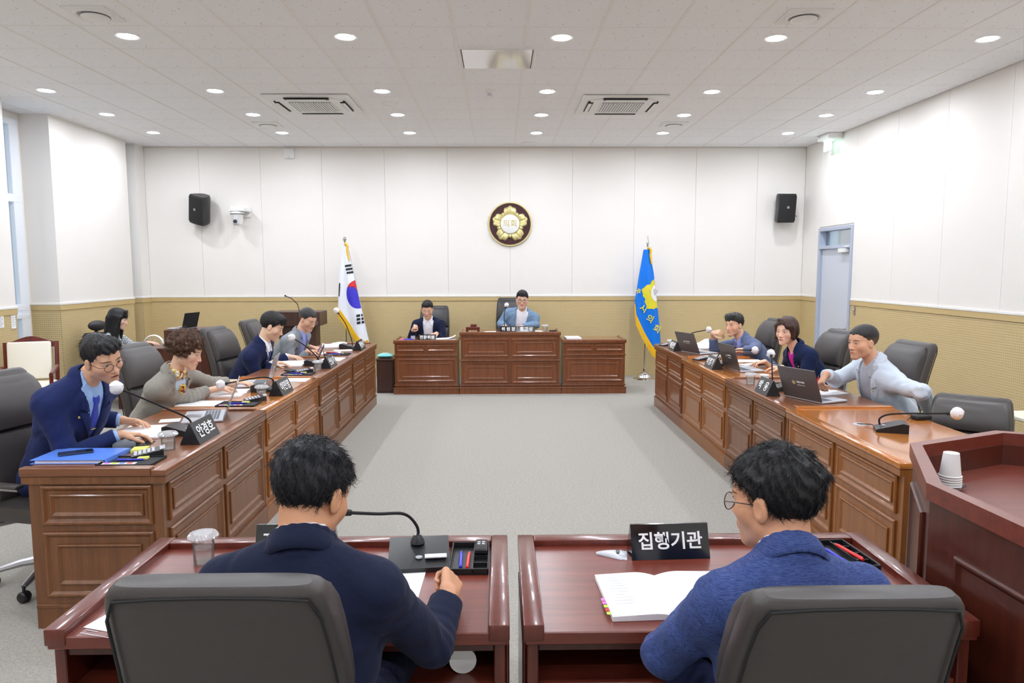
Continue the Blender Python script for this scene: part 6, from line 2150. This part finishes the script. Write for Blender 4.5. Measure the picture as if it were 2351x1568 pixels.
# blue folder with a phone on it
t = thing('ring_folder', 'bright blue plastic folder on the nearest left desk', 'folder', (-2.12, 3.60, ZD), 0)
obj('cover', MB().box(-0.20, 0.17, -0.12, 0.12, 0.018, 0.021, 0.001).box(-0.20, 0.17, -0.12, 0.12, 0.0, 0.003, 0.001).box(0.166, 0.172, -0.12, 0.12, 0.0, 0.021), 'blue', t)
obj('pages', MB().box(-0.18, 0.155, -0.112, 0.112, 0.003, 0.016), 'paper', t)
t = thing('smartphone', 'dark smartphone lying on the blue folder', 'phone', (-2.17, 3.61, ZD + 0.0211), 0.55)
obj('body', MB().box(-0.078, 0.078, -0.038, 0.038, 0, 0.009, 0.004), 'phone', t)
obj('camera_bump', MB().box(0.045, 0.07, -0.03, 0.01, 0.009, 0.011, 0.001), 'glossblack', t)
t = thing('smartphone', 'dark smartphone on the desk before the young man', 'phone', (-1.98, 6.72, ZD), -0.9)
obj('body', MB().box(-0.078, 0.078, -0.038, 0.038, 0, 0.012, 0.004), 'phone', t)
obj('screen', MB().box(-0.074, 0.074, -0.035, 0.035, 0.012, 0.0124), 'screen', t)
# mouse and pad
t = thing('mouse_pad', 'black mouse pad on the nearest left desk', 'mouse pad', (-2.02, 3.83, ZD), 0.1)
obj('mat', MB().box(-0.10, 0.10, -0.115, 0.115, 0, 0.003, 0.001), 'matte', t)
obj('printed_mark', MB().box(0.045, 0.085, 0.02, 0.024, 0.003, 0.0034).box(0.05, 0.06, 0.03, 0.06, 0.003, 0.0034), 'slatgrey', t)
def mouse(label, x, y, z, rotz, mat, tri=False):
    t = thing('computer_mouse', label, 'mouse', (x, y, z), rotz)
    rows = []
    for i in range(11):
        u = i / 10
        hw_ = (0.031 * math.sin(PI * (0.08 + 0.86 * u)) ** 0.45) if not tri else 0.050 * (0.12 + 0.88 * u) * (1 if u < 0.9 else 0.8)
        hh = (0.036 if not tri else 0.015) * math.sin(PI * (0.10 + 0.80 * u)) ** 0.6
        rows.append([(hw_ * math.cos(a), -0.055 + 0.11 * u, max(0.0, hh * math.sin(a))) for a in np.linspace(0, 2 * PI, 18, endpoint=False)])
    obj('shell', MB().grid(rows, close_v=True, cap=True), mat, t)
    if tri:
        obj('slot', MB().ball((0, 0.022, 0.0142), (0.020, 0.007, 0.002), 12, 6), 'plategrey', t)
    else:
        obj('wheel', MB().ball((0, 0.03, 0.0312), (0.003, 0.009, 0.004), 8, 6), 'dark', t)
    return t
mouse('dark grey computer mouse on the black pad', -2.035, 3.82, ZD + 0.003, -1.2, 'key')
mouse('pale grey triangular clicker beside the large black sign', 0.395, 2.475, ZT, -1.75, 'silver', True)
# calculators, pen trays, notes, pens
def calculator(label, x, y, z, rotz):
    t = thing('calculator', label, 'calculator', (x, y, z), rotz)
    obj('body', MB().prism([(-0.075, 0.0), (0.075, 0.0), (0.075, 0.026), (0.05, 0.03), (-0.075, 0.010)], -0.052, 0.052, 'yz'), 'plategrey', t)
    obj('display', MB().box(-0.042, 0.042, -0.003, 0.0, 0.0, 0.026, mtx=Matrix.Translation((0, 0.058, 0.0315)) @ Matrix.Rotation(-1.35, 4, 'X')), 'silver', t)
    mb = MB()
    for r in range(5):
        for c_ in range(5):
            yy = -0.062 + r * 0.0205
            zz_ = 0.010 + (yy + 0.075) * 0.16 + 0.001
            mb.box(-0.045 + c_ * 0.0185, -0.030 + c_ * 0.0185, yy, yy + 0.014, zz_, zz_ + 0.005)
    k = obj('keys', mb, 'silver', t)
    k['kind'] = 'stuff'
    return t
calculator('calculator beside the yellow notes, nearest left desk', -1.825, 3.645, ZD, R_L + 0.45 + PI)
calculator('calculator by the lidded glass on the orange oak desk, left row', -1.80, 5.19, ZD, R_L + 0.45 + PI)
calculator('calculator by the glass near the tablet', -1.835, 6.635, ZD, R_L + 0.45 + PI)
calculator('calculator at the far end of the right row', 2.055, 8.82, ZD, R_R + 0.3)
calculator('calculator on the orange oak desk before the woman in the blazer', 2.10, 7.42, ZD, R_R + 0.3)
def pen(label, x, y, z, rotz, mat, L=0.14, lean=0.0, r=0.0048, cat='pen'):
    t = thing('pen', label, cat, (x, y, z), rotz)
    dx, dz = math.cos(lean), math.sin(lean)
    def q(s):
        return (s * dx, 0, r + s * dz)
    obj('barrel', MB().tube([q(-L / 2), q(-L / 2 + 0.01), q(L / 2 - 0.02), q(L / 2 - 0.004)], [r * 0.8, r, r, r * 0.55], 10), mat, t)
    obj('tip', MB().tube([q(L / 2 - 0.004), q(L / 2 + 0.006)], [r * 0.4, r * 0.12], 8), 'alu', t)
    obj('clip', MB().box(-L / 2 + 0.004, -L / 2 + 0.04, -0.0012, 0.0012, r * 1.95, r * 2.3), 'alu' if mat == 'matte' else mat, t)
    return t
def note_pad(label, x, y, z, rotz, w=0.075, d=0.075, h=0.016, mat='yellow'):
    t = thing('note_pad', label, 'note pad', (x, y, z), rotz)
    obj('leaves', MB().box(-w / 2, w / 2, -d / 2, d / 2, 0, h, 0.001), mat, t)
    obj('top_leaf', MB().grid([[(-w / 2 + w * u, -d / 2 + d * v, h + 0.0005 + 0.002 * u * u) for v in (0, 0.5, 1)] for u in (0, 0.35, 0.7, 1)]), mat, t)
note_pad('yellow sticky note pad by the calculator, nearest left desk', -1.905, 3.73, ZD, 0.2)
def flat_tray(label, x, y, z, rotz, w=0.27, d=0.17):
    t = thing('desk_tray', label, 'tray', (x, y, z), rotz)
    obj('mat', MB().box(-w / 2, w / 2, -d / 2, d / 2, 0, 0.004, 0.001), 'matte', t)
    mb = MB()
    mb.box(-w / 2, w / 2, -d / 2, -d / 2 + 0.006, 0.004, 0.010).box(-w / 2, w / 2, d / 2 - 0.006, d / 2, 0.004, 0.010)
    mb.box(-w / 2, -w / 2 + 0.006, -d / 2, d / 2, 0.004, 0.010).box(w / 2 - 0.006, w / 2, -d / 2, d / 2, 0.004, 0.010)
    obj('raised_edge', mb, 'matte', t)
    return t
def tray_set(where, x, y, sgn):
    flat_tray('black pen tray %s' % where, x, y, ZD, 0.0 if sgn else 0.15)
    pen('blue pen in the tray %s' % where, x - 0.01, y + 0.01, ZD + 0.0042, 0.05, 'bluepen')
    note_pad('yellow index pad in the tray %s' % where, x + 0.035, y + 0.045, ZD + 0.0042, 0.1, 0.05, 0.03, 0.008)
    t = thing('index_tabs', 'strip of coloured index tabs in the tray %s' % where, 'index tabs', (x - 0.05, y - 0.045, ZD + 0.0042), 0.05)
    obj('card', MB().box(-0.07, 0.09, -0.016, 0.016, 0, 0.0015), 'paper', t)
    for k, m_ in enumerate(('pink', 'green', 'blue', 'redpen')):
        obj('tab', MB().box(-0.06 + 0.036 * k, -0.034 + 0.036 * k, -0.012, 0.012, 0.0015, 0.0024), m_, t)
tray_set('on the nearest left desk', -1.84, 3.515, 1)
tray_set('on the orange oak desk, left row', -1.86, 5.03, 1)
tray_set('before the young man', -1.85, 6.50, 1)
tray_set('on the far left desk', -1.84, 8.02, 1)
flat_tray('black pen tray on the right row oak desk', 2.24, 7.52, ZD, 0.0, 0.16, 0.16)
note_pad('pink and white note strip in the tray on the right row oak desk', 2.24, 7.52, ZD + 0.0042, 0.2, 0.12, 0.04, 0.004, 'pink')
flat_tray('black pen tray beside the upright microphone, right row', 2.31, 5.76, ZD, 0.2, 0.16, 0.18)
pen('blue pen in the tray beside the upright microphone', 2.31, 5.77, ZD + 0.0042, 1.2, 'bluepen')
pen('red pen lying before the man writing', -1.92, 8.10, ZD + 0.0105, 0.25, 'redpen')
pen('orange pencil under the hand of the woman in the blazer', 2.46, 6.80, ZD + 0.018, 1.45, 'orange')
pen('red pen held upright by the man in the pale jacket', 2.33, 5.19, 0.885, 0.3, 'redpen', 0.14, 1.35)
pen('blue pen in the hand of the writing man', -2.04, 8.00, 0.848, 2.2, 'bluepen', 0.13, -0.6)
pen('black pen lying near the hand on the left front table', -0.145, 2.335, ZT, -0.15, 'matte', 0.16)
def pen_tray(label, x, y, z, rotz, w=0.135, d=0.24):
    t = thing('pen_tray', label, 'tray', (x, y, z), rotz)
    mb = MB()
    mb.box(-w / 2, w / 2, -d / 2, d / 2, 0, 0.003)
    for a, b, c_, e in ((-w / 2, w / 2, -d / 2, -d / 2 + 0.005), (-w / 2, w / 2, d / 2 - 0.005, d / 2), (-w / 2, -w / 2 + 0.005, -d / 2, d / 2), (w / 2 - 0.005, w / 2, -d / 2, d / 2)):
        mb.box(a, b, c_, e, 0.003, 0.022, 0.0015)
    obj('shell', mb, 'dark', t)
    obj('divider', MB().box(0.012, 0.015, -d / 2, d / 2, 0.003, 0.018), 'dark', t)
    for k in range(3):
        yy = -d / 2 + 0.06 * (k + 1)
        obj('cross_divider', MB().box(0.015, w / 2, yy, yy + 0.003, 0.003, 0.018), 'dark', t)
    return t
pen_tray('black divided pen tray at the right end of the left front table', -0.112, 2.435, ZT, 0.0)
pen('blue marker in the tray on the left front table', -0.143, 2.425, ZT + 0.004, PI / 2 + 0.03, 'bluepen', 0.14, 0, 0.006)
pen('red marker in the tray on the left front table', -0.117, 2.42, ZT + 0.004, PI / 2 - 0.02, 'redpen', 0.14, 0, 0.006)
t = thing('voice_recorder', 'small black recorder propped in the tray on the left front table', 'recorder', (-0.073, 2.495, ZT + 0.019), 0.0)
obj('body', MB().box(-0.022, 0.022, -0.05, 0.05, 0, 0.016, 0.003), 'plategrey', t)
obj('screen', MB().box(-0.017, 0.017, -0.045, -0.015, 0.016, 0.0165), 'screen', t)
for k in range(4):
    obj('key', MB().box(-0.014 + 0.016 * (k % 2), -0.004 + 0.016 * (k % 2), 0.0 + 0.018 * (k // 2), 0.01 + 0.018 * (k // 2), 0.016, 0.0172), 'silver', t)
pen_tray('black divided pen tray at the right end of the right front table', 1.21, 2.43, ZT, 0.08)
pen('blue marker in the tray on the right front table', 1.185, 2.42, ZT + 0.004, PI / 2 + 0.16, 'bluepen', 0.15, 0, 0.006)
pen('red marker in the tray on the right front table', 1.225, 2.42, ZT + 0.022, PI / 2 + 0.20, 'redpen', 0.15, 0, 0.006)
pen('black pen in the tray on the right front table', 1.168, 2.41, ZT + 0.004, PI / 2 + 0.14, 'matte', 0.15, 0)
t = thing('notebook', 'dark notebook beside the pen tray on the right front table', 'notebook', (1.06, 2.45, ZT), 0.03)
obj('cover', MB().box(-0.075, 0.075, -0.10, 0.10, 0, 0.010, 0.002), 'plategrey', t)
obj('page_edge', MB().box(-0.072, 0.0765, -0.097, 0.097, 0.002, 0.008), 'paper', t)
# radio transmitter on the empty desk, cable plate
t = thing('radio_transmitter', 'black wireless transmitter on the empty orange oak desk', 'transmitter', (2.66, 4.42, ZD), 0.2)
obj('body', MB().box(-0.055, 0.055, -0.032, 0.032, 0, 0.026, 0.006, 2), 'matte', t)
obj('antenna', MB().tube([(-0.055, 0.0, 0.012), (-0.09, -0.01, 0.018), (-0.12, -0.02, 0.004)], 0.0022, 6), 'matte', t)
t = thing('cable_grommet', 'grey cable grommet behind the microphone, empty oak desk', 'grommet', (2.20, 4.28, ZD))
obj('ring', MB().lathe([(0.018, 0.0), (0.04, 0.0), (0.038, 0.004), (0.02, 0.004)], (0, 0, 0), 24, cap=False), 'silver', t)
obj('cable', MB().tube([(0.0, 0.0, 0.004), (0.04, -0.05, 0.012), (0.05, -0.11, 0.01)], 0.003, 6), 'matte', t)
# gavel on its block
t = thing('sound_block', 'square wooden gavel block on the chairman desk', 'gavel block', (-0.395, 10.10, ZC))
obj('block', MB().box(-0.098, 0.098, -0.07, 0.07, 0.03, 0.075, 0.005), 'mahogz', t)
for sx in (-1, 1):
    obj('foot', MB().box(sx * 0.08 - 0.016, sx * 0.08 + 0.016, -0.065, 0.065, 0.0, 0.03, 0.003), 'mahogz', t)
t = thing('gavel', 'reddish wooden gavel lying on its block', 'gavel', (-0.385, 10.10, ZC + 0.0752))
obj('head', MB().lathe([(0.001, -0.045), (0.016, -0.045), (0.020, -0.03), (0.018, 0.0), (0.020, 0.03), (0.016, 0.045), (0.001, 0.045)], (0, 0, 0.0205), 18, 'x'), 'redchair', t)
obj('handle', MB().tube([(0, 0.015, 0.02), (0.0, 0.09, 0.012), (0.0, 0.13, 0.011)], [0.007, 0.008, 0.010], 10), 'redchair', t)
# odds and ends at the rostrum
t = thing('spectacle_case', 'open purple and grey pouch on the left rostrum desk', 'pouch', (-1.30, 10.07, ZB), 0.2)
obj('pouch', MB().box(-0.06, 0.06, -0.03, 0.03, 0, 0.02, 0.008, 2), 'bluepen', t)
obj('flap', MB().box(0.03, 0.09, -0.004, 0.004, 0.01, 0.06, 0.002), 'silver', t)
note_pad('pink tape roll on the left rostrum desk', -1.40, 10.06, ZB, 0.3, 0.035, 0.035, 0.02, 'pink')
note_pad('small dark note block beside the glass of the chairman', 0.74, 10.14, ZC, 0.3, 0.09, 0.06, 0.018, 'plategrey')
# cup and bottle on the shelf of the left front table
t = thing('paper_cup', 'white paper cup lying on the shelf under the left front table', 'cup', (-0.118, 2.06, 0.5952), 0.05)
obj('wall', MB().lathe([(0.028, 0.045), (0.040, -0.045), (0.038, -0.045), (0.027, 0.043)], (0, 0, 0), 24, 'y', cap=False), 'white', t)
obj('base', MB().lathe([(0.0005, -0.043), (0.0385, -0.043), (0.0385, -0.04), (0.0005, -0.04)], (0, 0, 0), 24, 'y'), 'white', t)
t = thing('ink_bottle', 'small blue-capped bottle on the shelf under the left front table', 'bottle', (-0.245, 2.14, 0.5552))
obj('bottle', MB().lathe([(0.001, 0), (0.026, 0), (0.027, 0.004), (0.027, 0.05), (0.016, 0.06)], seg=18), 'plategrey', t)
obj('cap', MB().lathe([(0.017, 0.058), (0.017, 0.075), (0.001, 0.077)], seg=18), 'bluepen', t)
# laptop and round fan at the staff desk
laptop('black laptop standing on the staff desk cabinet', -3.98, 9.18, 1.0002, D(-100), 'matte', 105, False, 0.32, 0.20)
t = thing('stand_fan', 'white round stand fan behind the staff desk', 'fan', (-4.73, 9.78, 0), 0.15)
obj('base', MB().lathe([(0.001, 0), (0.14, 0), (0.13, 0.018), (0.03, 0.03), (0.016, 0.06)], seg=24), 'white', t)
obj('pole', MB().tube([(0, 0.03, 0.03), (0, 0.03, 0.73)], 0.012, 10), 'white', t)
g = obj('cage', MB().lathe([(0.118, -0.03), (0.128, -0.02), (0.13, 0.0), (0.128, 0.02), (0.118, 0.03)], (0, 0, 0.74), 40, 'y', cap=False), 'white', t)
mb = MB()
for k in range(20):
    a = 2 * PI * k / 20
    mb.tube([(0.02 * math.cos(a), -0.034, 0.74 + 0.02 * math.sin(a)), (0.122 * math.cos(a), -0.026, 0.74 + 0.122 * math.sin(a))], 0.0018, 5)
obj('spokes', mb, 'white', g)
obj('hub', MB().lathe([(0.001, -0.04), (0.024, -0.038), (0.026, 0.03), (0.001, 0.034)], (0, 0, 0.74), 20, 'y'), 'silver', t)

# ------------------------------------------------------------------ flags
def flag(name, label, X0, Y0, S, pole_top, left, right, fringe, marks, clothmat, finial, px0):
    """draped flag: outline given as (height, half offsets) in metres from the pole foot, folds in depth"""
    t = thing('flag_stand', label, 'flag', (X0, Y0, 0))
    obj('base', MB().lathe([(0.001, 0.0), (0.175, 0.0), (0.172, 0.012), (0.13, 0.03), (0.115, 0.06), (0.10, 0.075), (0.05, 0.105), (0.025, 0.12), (0.022, 0.17), (0.014, 0.175)], seg=36), 'chrome', t)
    obj('pole', MB().tube([(0, 0, 0.1), (px0 * 0.5, 0, 1.1), (px0, 0, pole_top)], 0.012, 12), 'chrome', t)
    if finial == 'ball':
        obj('finial', MB().ball((px0, 0, pole_top + 0.05), (0.032, 0.032, 0.036), 18, 12).lathe([(0.014, 0.0), (0.022, 0.008), (0.012, 0.018)], (px0, 0, pole_top), 14), 'chrome', t)
    else:
        obj('finial', MB().lathe([(0.014, 0.0), (0.03, 0.01), (0.012, 0.03), (0.026, 0.05), (0.001, 0.17)], (px0, 0, pole_top), 14), 'chrome', t)
    obj('tassel', MB().tube([(px0 + 0.01, -0.02, pole_top - 0.02), (px0 + 0.05, -0.03, pole_top - 0.06), (px0 + 0.04, -0.03, pole_top - 0.14), (px0 + 0.065, -0.03, pole_top - 0.28)], [0.012, 0.018, 0.016, 0.012], 8).ball((px0 + 0.02, -0.025, pole_top - 0.03), 0.022, 10, 6), 'goldtrim', t)
    zs = [q[0] for q in left][::-1]
    lf = lambda z: float(np.interp(z, zs, [q[1] for q in left][::-1]))
    zr = [q[0] for q in right][::-1]
    rf = lambda z: float(np.interp(z, zr, [q[1] for q in right][::-1]))
    def depth(x, z):
        a, b = lf(z), rf(z)
        u = (x - a) / max(b - a, 1e-3)
        k = min(1.0, (pole_top - z) / 0.7)
        return -0.05 * math.sin(PI * min(max(u, 0), 1)) * k - 0.03 * k * math.sin(u * 8.5 + z * 1.3) * math.sin(PI * min(max(u, 0.0), 1.0)) ** 0.5 - 0.01
    bot = lambda u: fringe[0] + (fringe[1] - fringe[0]) * u
    rows = []
    for i in range(33):
        u = i / 32
        row = []
        zb = float(np.interp(u, [q[0] for q in fringe], [q[1] for q in fringe]))
        for j in range(41):
            z = pole_top - 0.05 + (zb - pole_top + 0.05) * j / 40
            x = lf(z) + (rf(z) - lf(z)) * u
            row.append((x, depth(x, z), z))
        rows.append(row)
    back = [[(p[0], p[1] + 0.02 + 0.05 * math.sin(PI * i / 32), p[2]) for p in r] for i, r in enumerate(rows)]
    cl = obj('cloth', MB().grid(rows).grid(back), clothmat, t, angle=180)
    # gold fringe hanging from the lower edge
    mb = MB()
    for i in range(90):
        u = i / 89 * 0.97
        zb = float(np.interp(u, [q[0] for q in fringe], [q[1] for q in fringe]))
        x = lf(zb) + (rf(zb) - lf(zb)) * u
        y = depth(x, zb) - 0.004
        l = 0.135 + 0.012 * math.sin(i * 3.1)
        mb.tube([(x, y, zb + 0.02), (x + 0.004 * math.sin(i * 1.7), y, zb - l * 0.5), (x + 0.006 * math.sin(i * 2.3), y, zb - l)], [0.0075, 0.0065, 0.004], 4)
    fr = obj('fringe', mb, 'goldtrim', t)
    fr['kind'] = 'stuff'
    def patch(nm, ring_pts, ctr, m_, lift=0.004, nr=7):
        rows_ = []
        for p in ring_pts:
            row = []
            for q in range(nr):
                s_ = q / (nr - 1)
                x, z = ctr[0] + (p[0] - ctr[0]) * s_, ctr[1] + (p[1] - ctr[1]) * s_
                x = min(max(x, lf(z) + 0.004), rf(z) - 0.003)
                row.append((x, depth(x, z) - lift, z))
            rows_.append(row)
        return obj(nm, MB().grid(rows_, close_u=True), m_, cl, angle=180)
    marks(t, cl, patch, lf, rf, depth)
    return t
M['flagwhite'] = cloth('white_flag_satin', (226, 230, 240), (240, 242, 250), rough=0.45, wr=0.25)
M['flagblue'] = cloth('bright_blue_flag_satin', (10, 104, 214), (30, 132, 236), rough=0.4, wr=0.3)
M['flagred'] = plain('flag_red', (214, 34, 44), 0.5)
M['flagnavy'] = plain('flag_blue', (52, 46, 196), 0.5)
M['flagblack'] = plain('flag_black', (20, 20, 26), 0.5)
M['flagyellow'] = plain('flag_yellow_embroidery', (226, 212, 44), 0.55, var=0.15, vscale=60)
FS = 0.00693       # metres per photo pixel at the depth of the flags
def fx(px, x0):
    return (px - x0) * FS
def fz(py):
    return 1.749 + (628.5 - py) * FS * 1.005
def korea_marks(t, cl, patch, lf, rf, depth):
    x0 = 782.0
    c = (fx(813, x0), fz(684))
    el = lambda a, k=1.0: (c[0] + 26 * k * FS * math.cos(a), c[1] + 32.5 * k * FS * math.sin(a))
    patch('taegeuk_blue', [el(a) for a in np.linspace(0, 2 * PI, 48, endpoint=False)], c, 'flagnavy', 0.004)
    # red upper half with an S-shaped lower border
    top = [el(a) for a in np.linspace(D(5), D(150), 30)]
    lowb = [(c[0] + (-22 + 44 * q) * FS, c[1] + (16 - 20 * q + 6 * math.sin(2 * PI * q)) * FS) for q in np.linspace(0.12, 1, 14)]
    pts = top + lowb
    cc = (sum(p[0] for p in pts) / len(pts), sum(p[1] for p in pts) / len(pts))
    patch('taegeuk_red', pts, cc, 'flagred', 0.007)
    def bars(nm, px, py, w, h, gap, sk, split=()):
        for k in range(3):
            yy = py + gap * k
            parts = [(0, 1)] if k not in split else [(0, 0.45), (0.58, 1)]
            for a, b in parts:
                q = []
                for (u, v) in ((a, 0), (b, 0), (b, 1), (a, 1)):
                    q.append((fx(px + w * u + sk * k, x0), fz(yy + h * v - 2.2 * u)))
                den = []
                for i in range(4):
                    p1, p2 = q[i], q[(i + 1) % 4]
                    den += [(p1[0] + (p2[0] - p1[0]) * s_, p1[1] + (p2[1] - p1[1]) * s_) for s_ in (0, 0.25, 0.5, 0.75)]
                cc_ = (sum(p[0] for p in den) / len(den), sum(p[1] for p in den) / len(den))
                patch('trigram_bar', den, cc_, 'flagblack', 0.006, 4)
    bars('upper', 785, 619, 14, 4.8, 7.6, 2.0)
    bars('lower', 809, 730, 17, 5.6, 8.0, 0.4, (0, 1, 2))
    q = [(fx(769 + a, x0), fz(659 + b)) for a, b in ((1.5, 0), (4.5, 0), (4, 10), (3, 20), (2, 30), (-1, 30), (0, 20), (0.5, 10))]
    patch('trigram_bar', q, (fx(771, x0), fz(674)), 'flagblack', 0.006, 4)
flag('flag_stand', 'national flag with red and blue circle and gold fringe, left', fx(785, 782) - 2.47, 11.30, FS, 2.17,
     [(fz(562), fx(783, 782)), (fz(600), fx(776, 782)), (fz(660), fx(769, 782)), (fz(720), fx(766, 782)), (fz(800), fx(765, 782))],
     [(fz(562), fx(787, 782)), (fz(600), fx(797, 782)), (fz(660), fx(808, 782)), (fz(720), fx(820, 782)), (fz(800), fx(836, 782))],
     [(0.0, fz(716)), (0.2, fz(730)), (0.45, fz(755)), (0.72, fz(786)), (1.0, fz(792))], korea_marks, 'flagwhite', 'ball', 0.02)
def council_marks(t, cl, patch, lf, rf, depth):
    x0 = 1486.0
    c = (fx(1510, x0), fz(687))
    ring_ = []
    for a in np.linspace(0, 2 * PI, 80, endpoint=False):
        k = 1.0 + 0.10 * math.cos(5 * (a - PI / 2)) + 0.035 * math.cos(15 * (a - PI / 2))
        ring_.append((c[0] + 31 * k * FS * math.cos(a), c[1] + 34 * k * FS * math.sin(a)))
    patch('flower_crest', ring_, c, 'flagyellow', 0.004)
    c2 = (fx(1511, x0), fz(683))
    patch('crest_disc', [(c2[0] + 15 * FS * math.cos(a), c2[1] + 19 * FS * math.sin(a)) for a in np.linspace(0, 2 * PI, 36, endpoint=False)], c2, 'ink', 0.008)
    for ch, px, py, sz, rot in (('의', 1506, 681, 0.10, -0.6), ('주', 1466.5, 680, 0.09, -0.5), ('시', 1480, 719, 0.13, -0.55), ('의', 1494.5, 742, 0.13, -0.5), ('회', 1511, 765, 0.13, -0.5)):
        x, z = fx(px, x0), fz(py)
        x = min(max(x, lf(z) + 0.02), rf(z) - 0.03)
        m = Matrix.Translation((x, depth(x, z) - 0.022, z)) @ Matrix.Rotation(PI / 2, 4, 'X') @ Matrix.Rotation(rot, 4, 'Z')
        lettering(ch, sz, cl, m, 'slatgrey' if sz == 0.10 else 'flagyellow', 0.002)
flag('flag_stand', 'blue council flag with yellow flower crest and gold fringe, right', 2.29, 11.30, FS, 2.10,
     [(fz(565), fx(1486, 1486)), (fz(586), fx(1480, 1486)), (fz(640), fx(1471, 1486)), (fz(700), fx(1462, 1486)), (fz(760), fx(1461, 1486)), (fz(830), fx(1462, 1486))],
     [(fz(565), fx(1489, 1486)), (fz(586), fx(1493, 1486)), (fz(640), fx(1504, 1486)), (fz(700), fx(1512, 1486)), (fz(760), fx(1519, 1486)), (fz(830), fx(1526, 1486))],
     [(0.0, fz(710)), (0.05, fz(735)), (0.35, fz(772)), (0.65, fz(806)), (1.0, fz(826))], council_marks, 'flagblue', 'spear', 0.02)
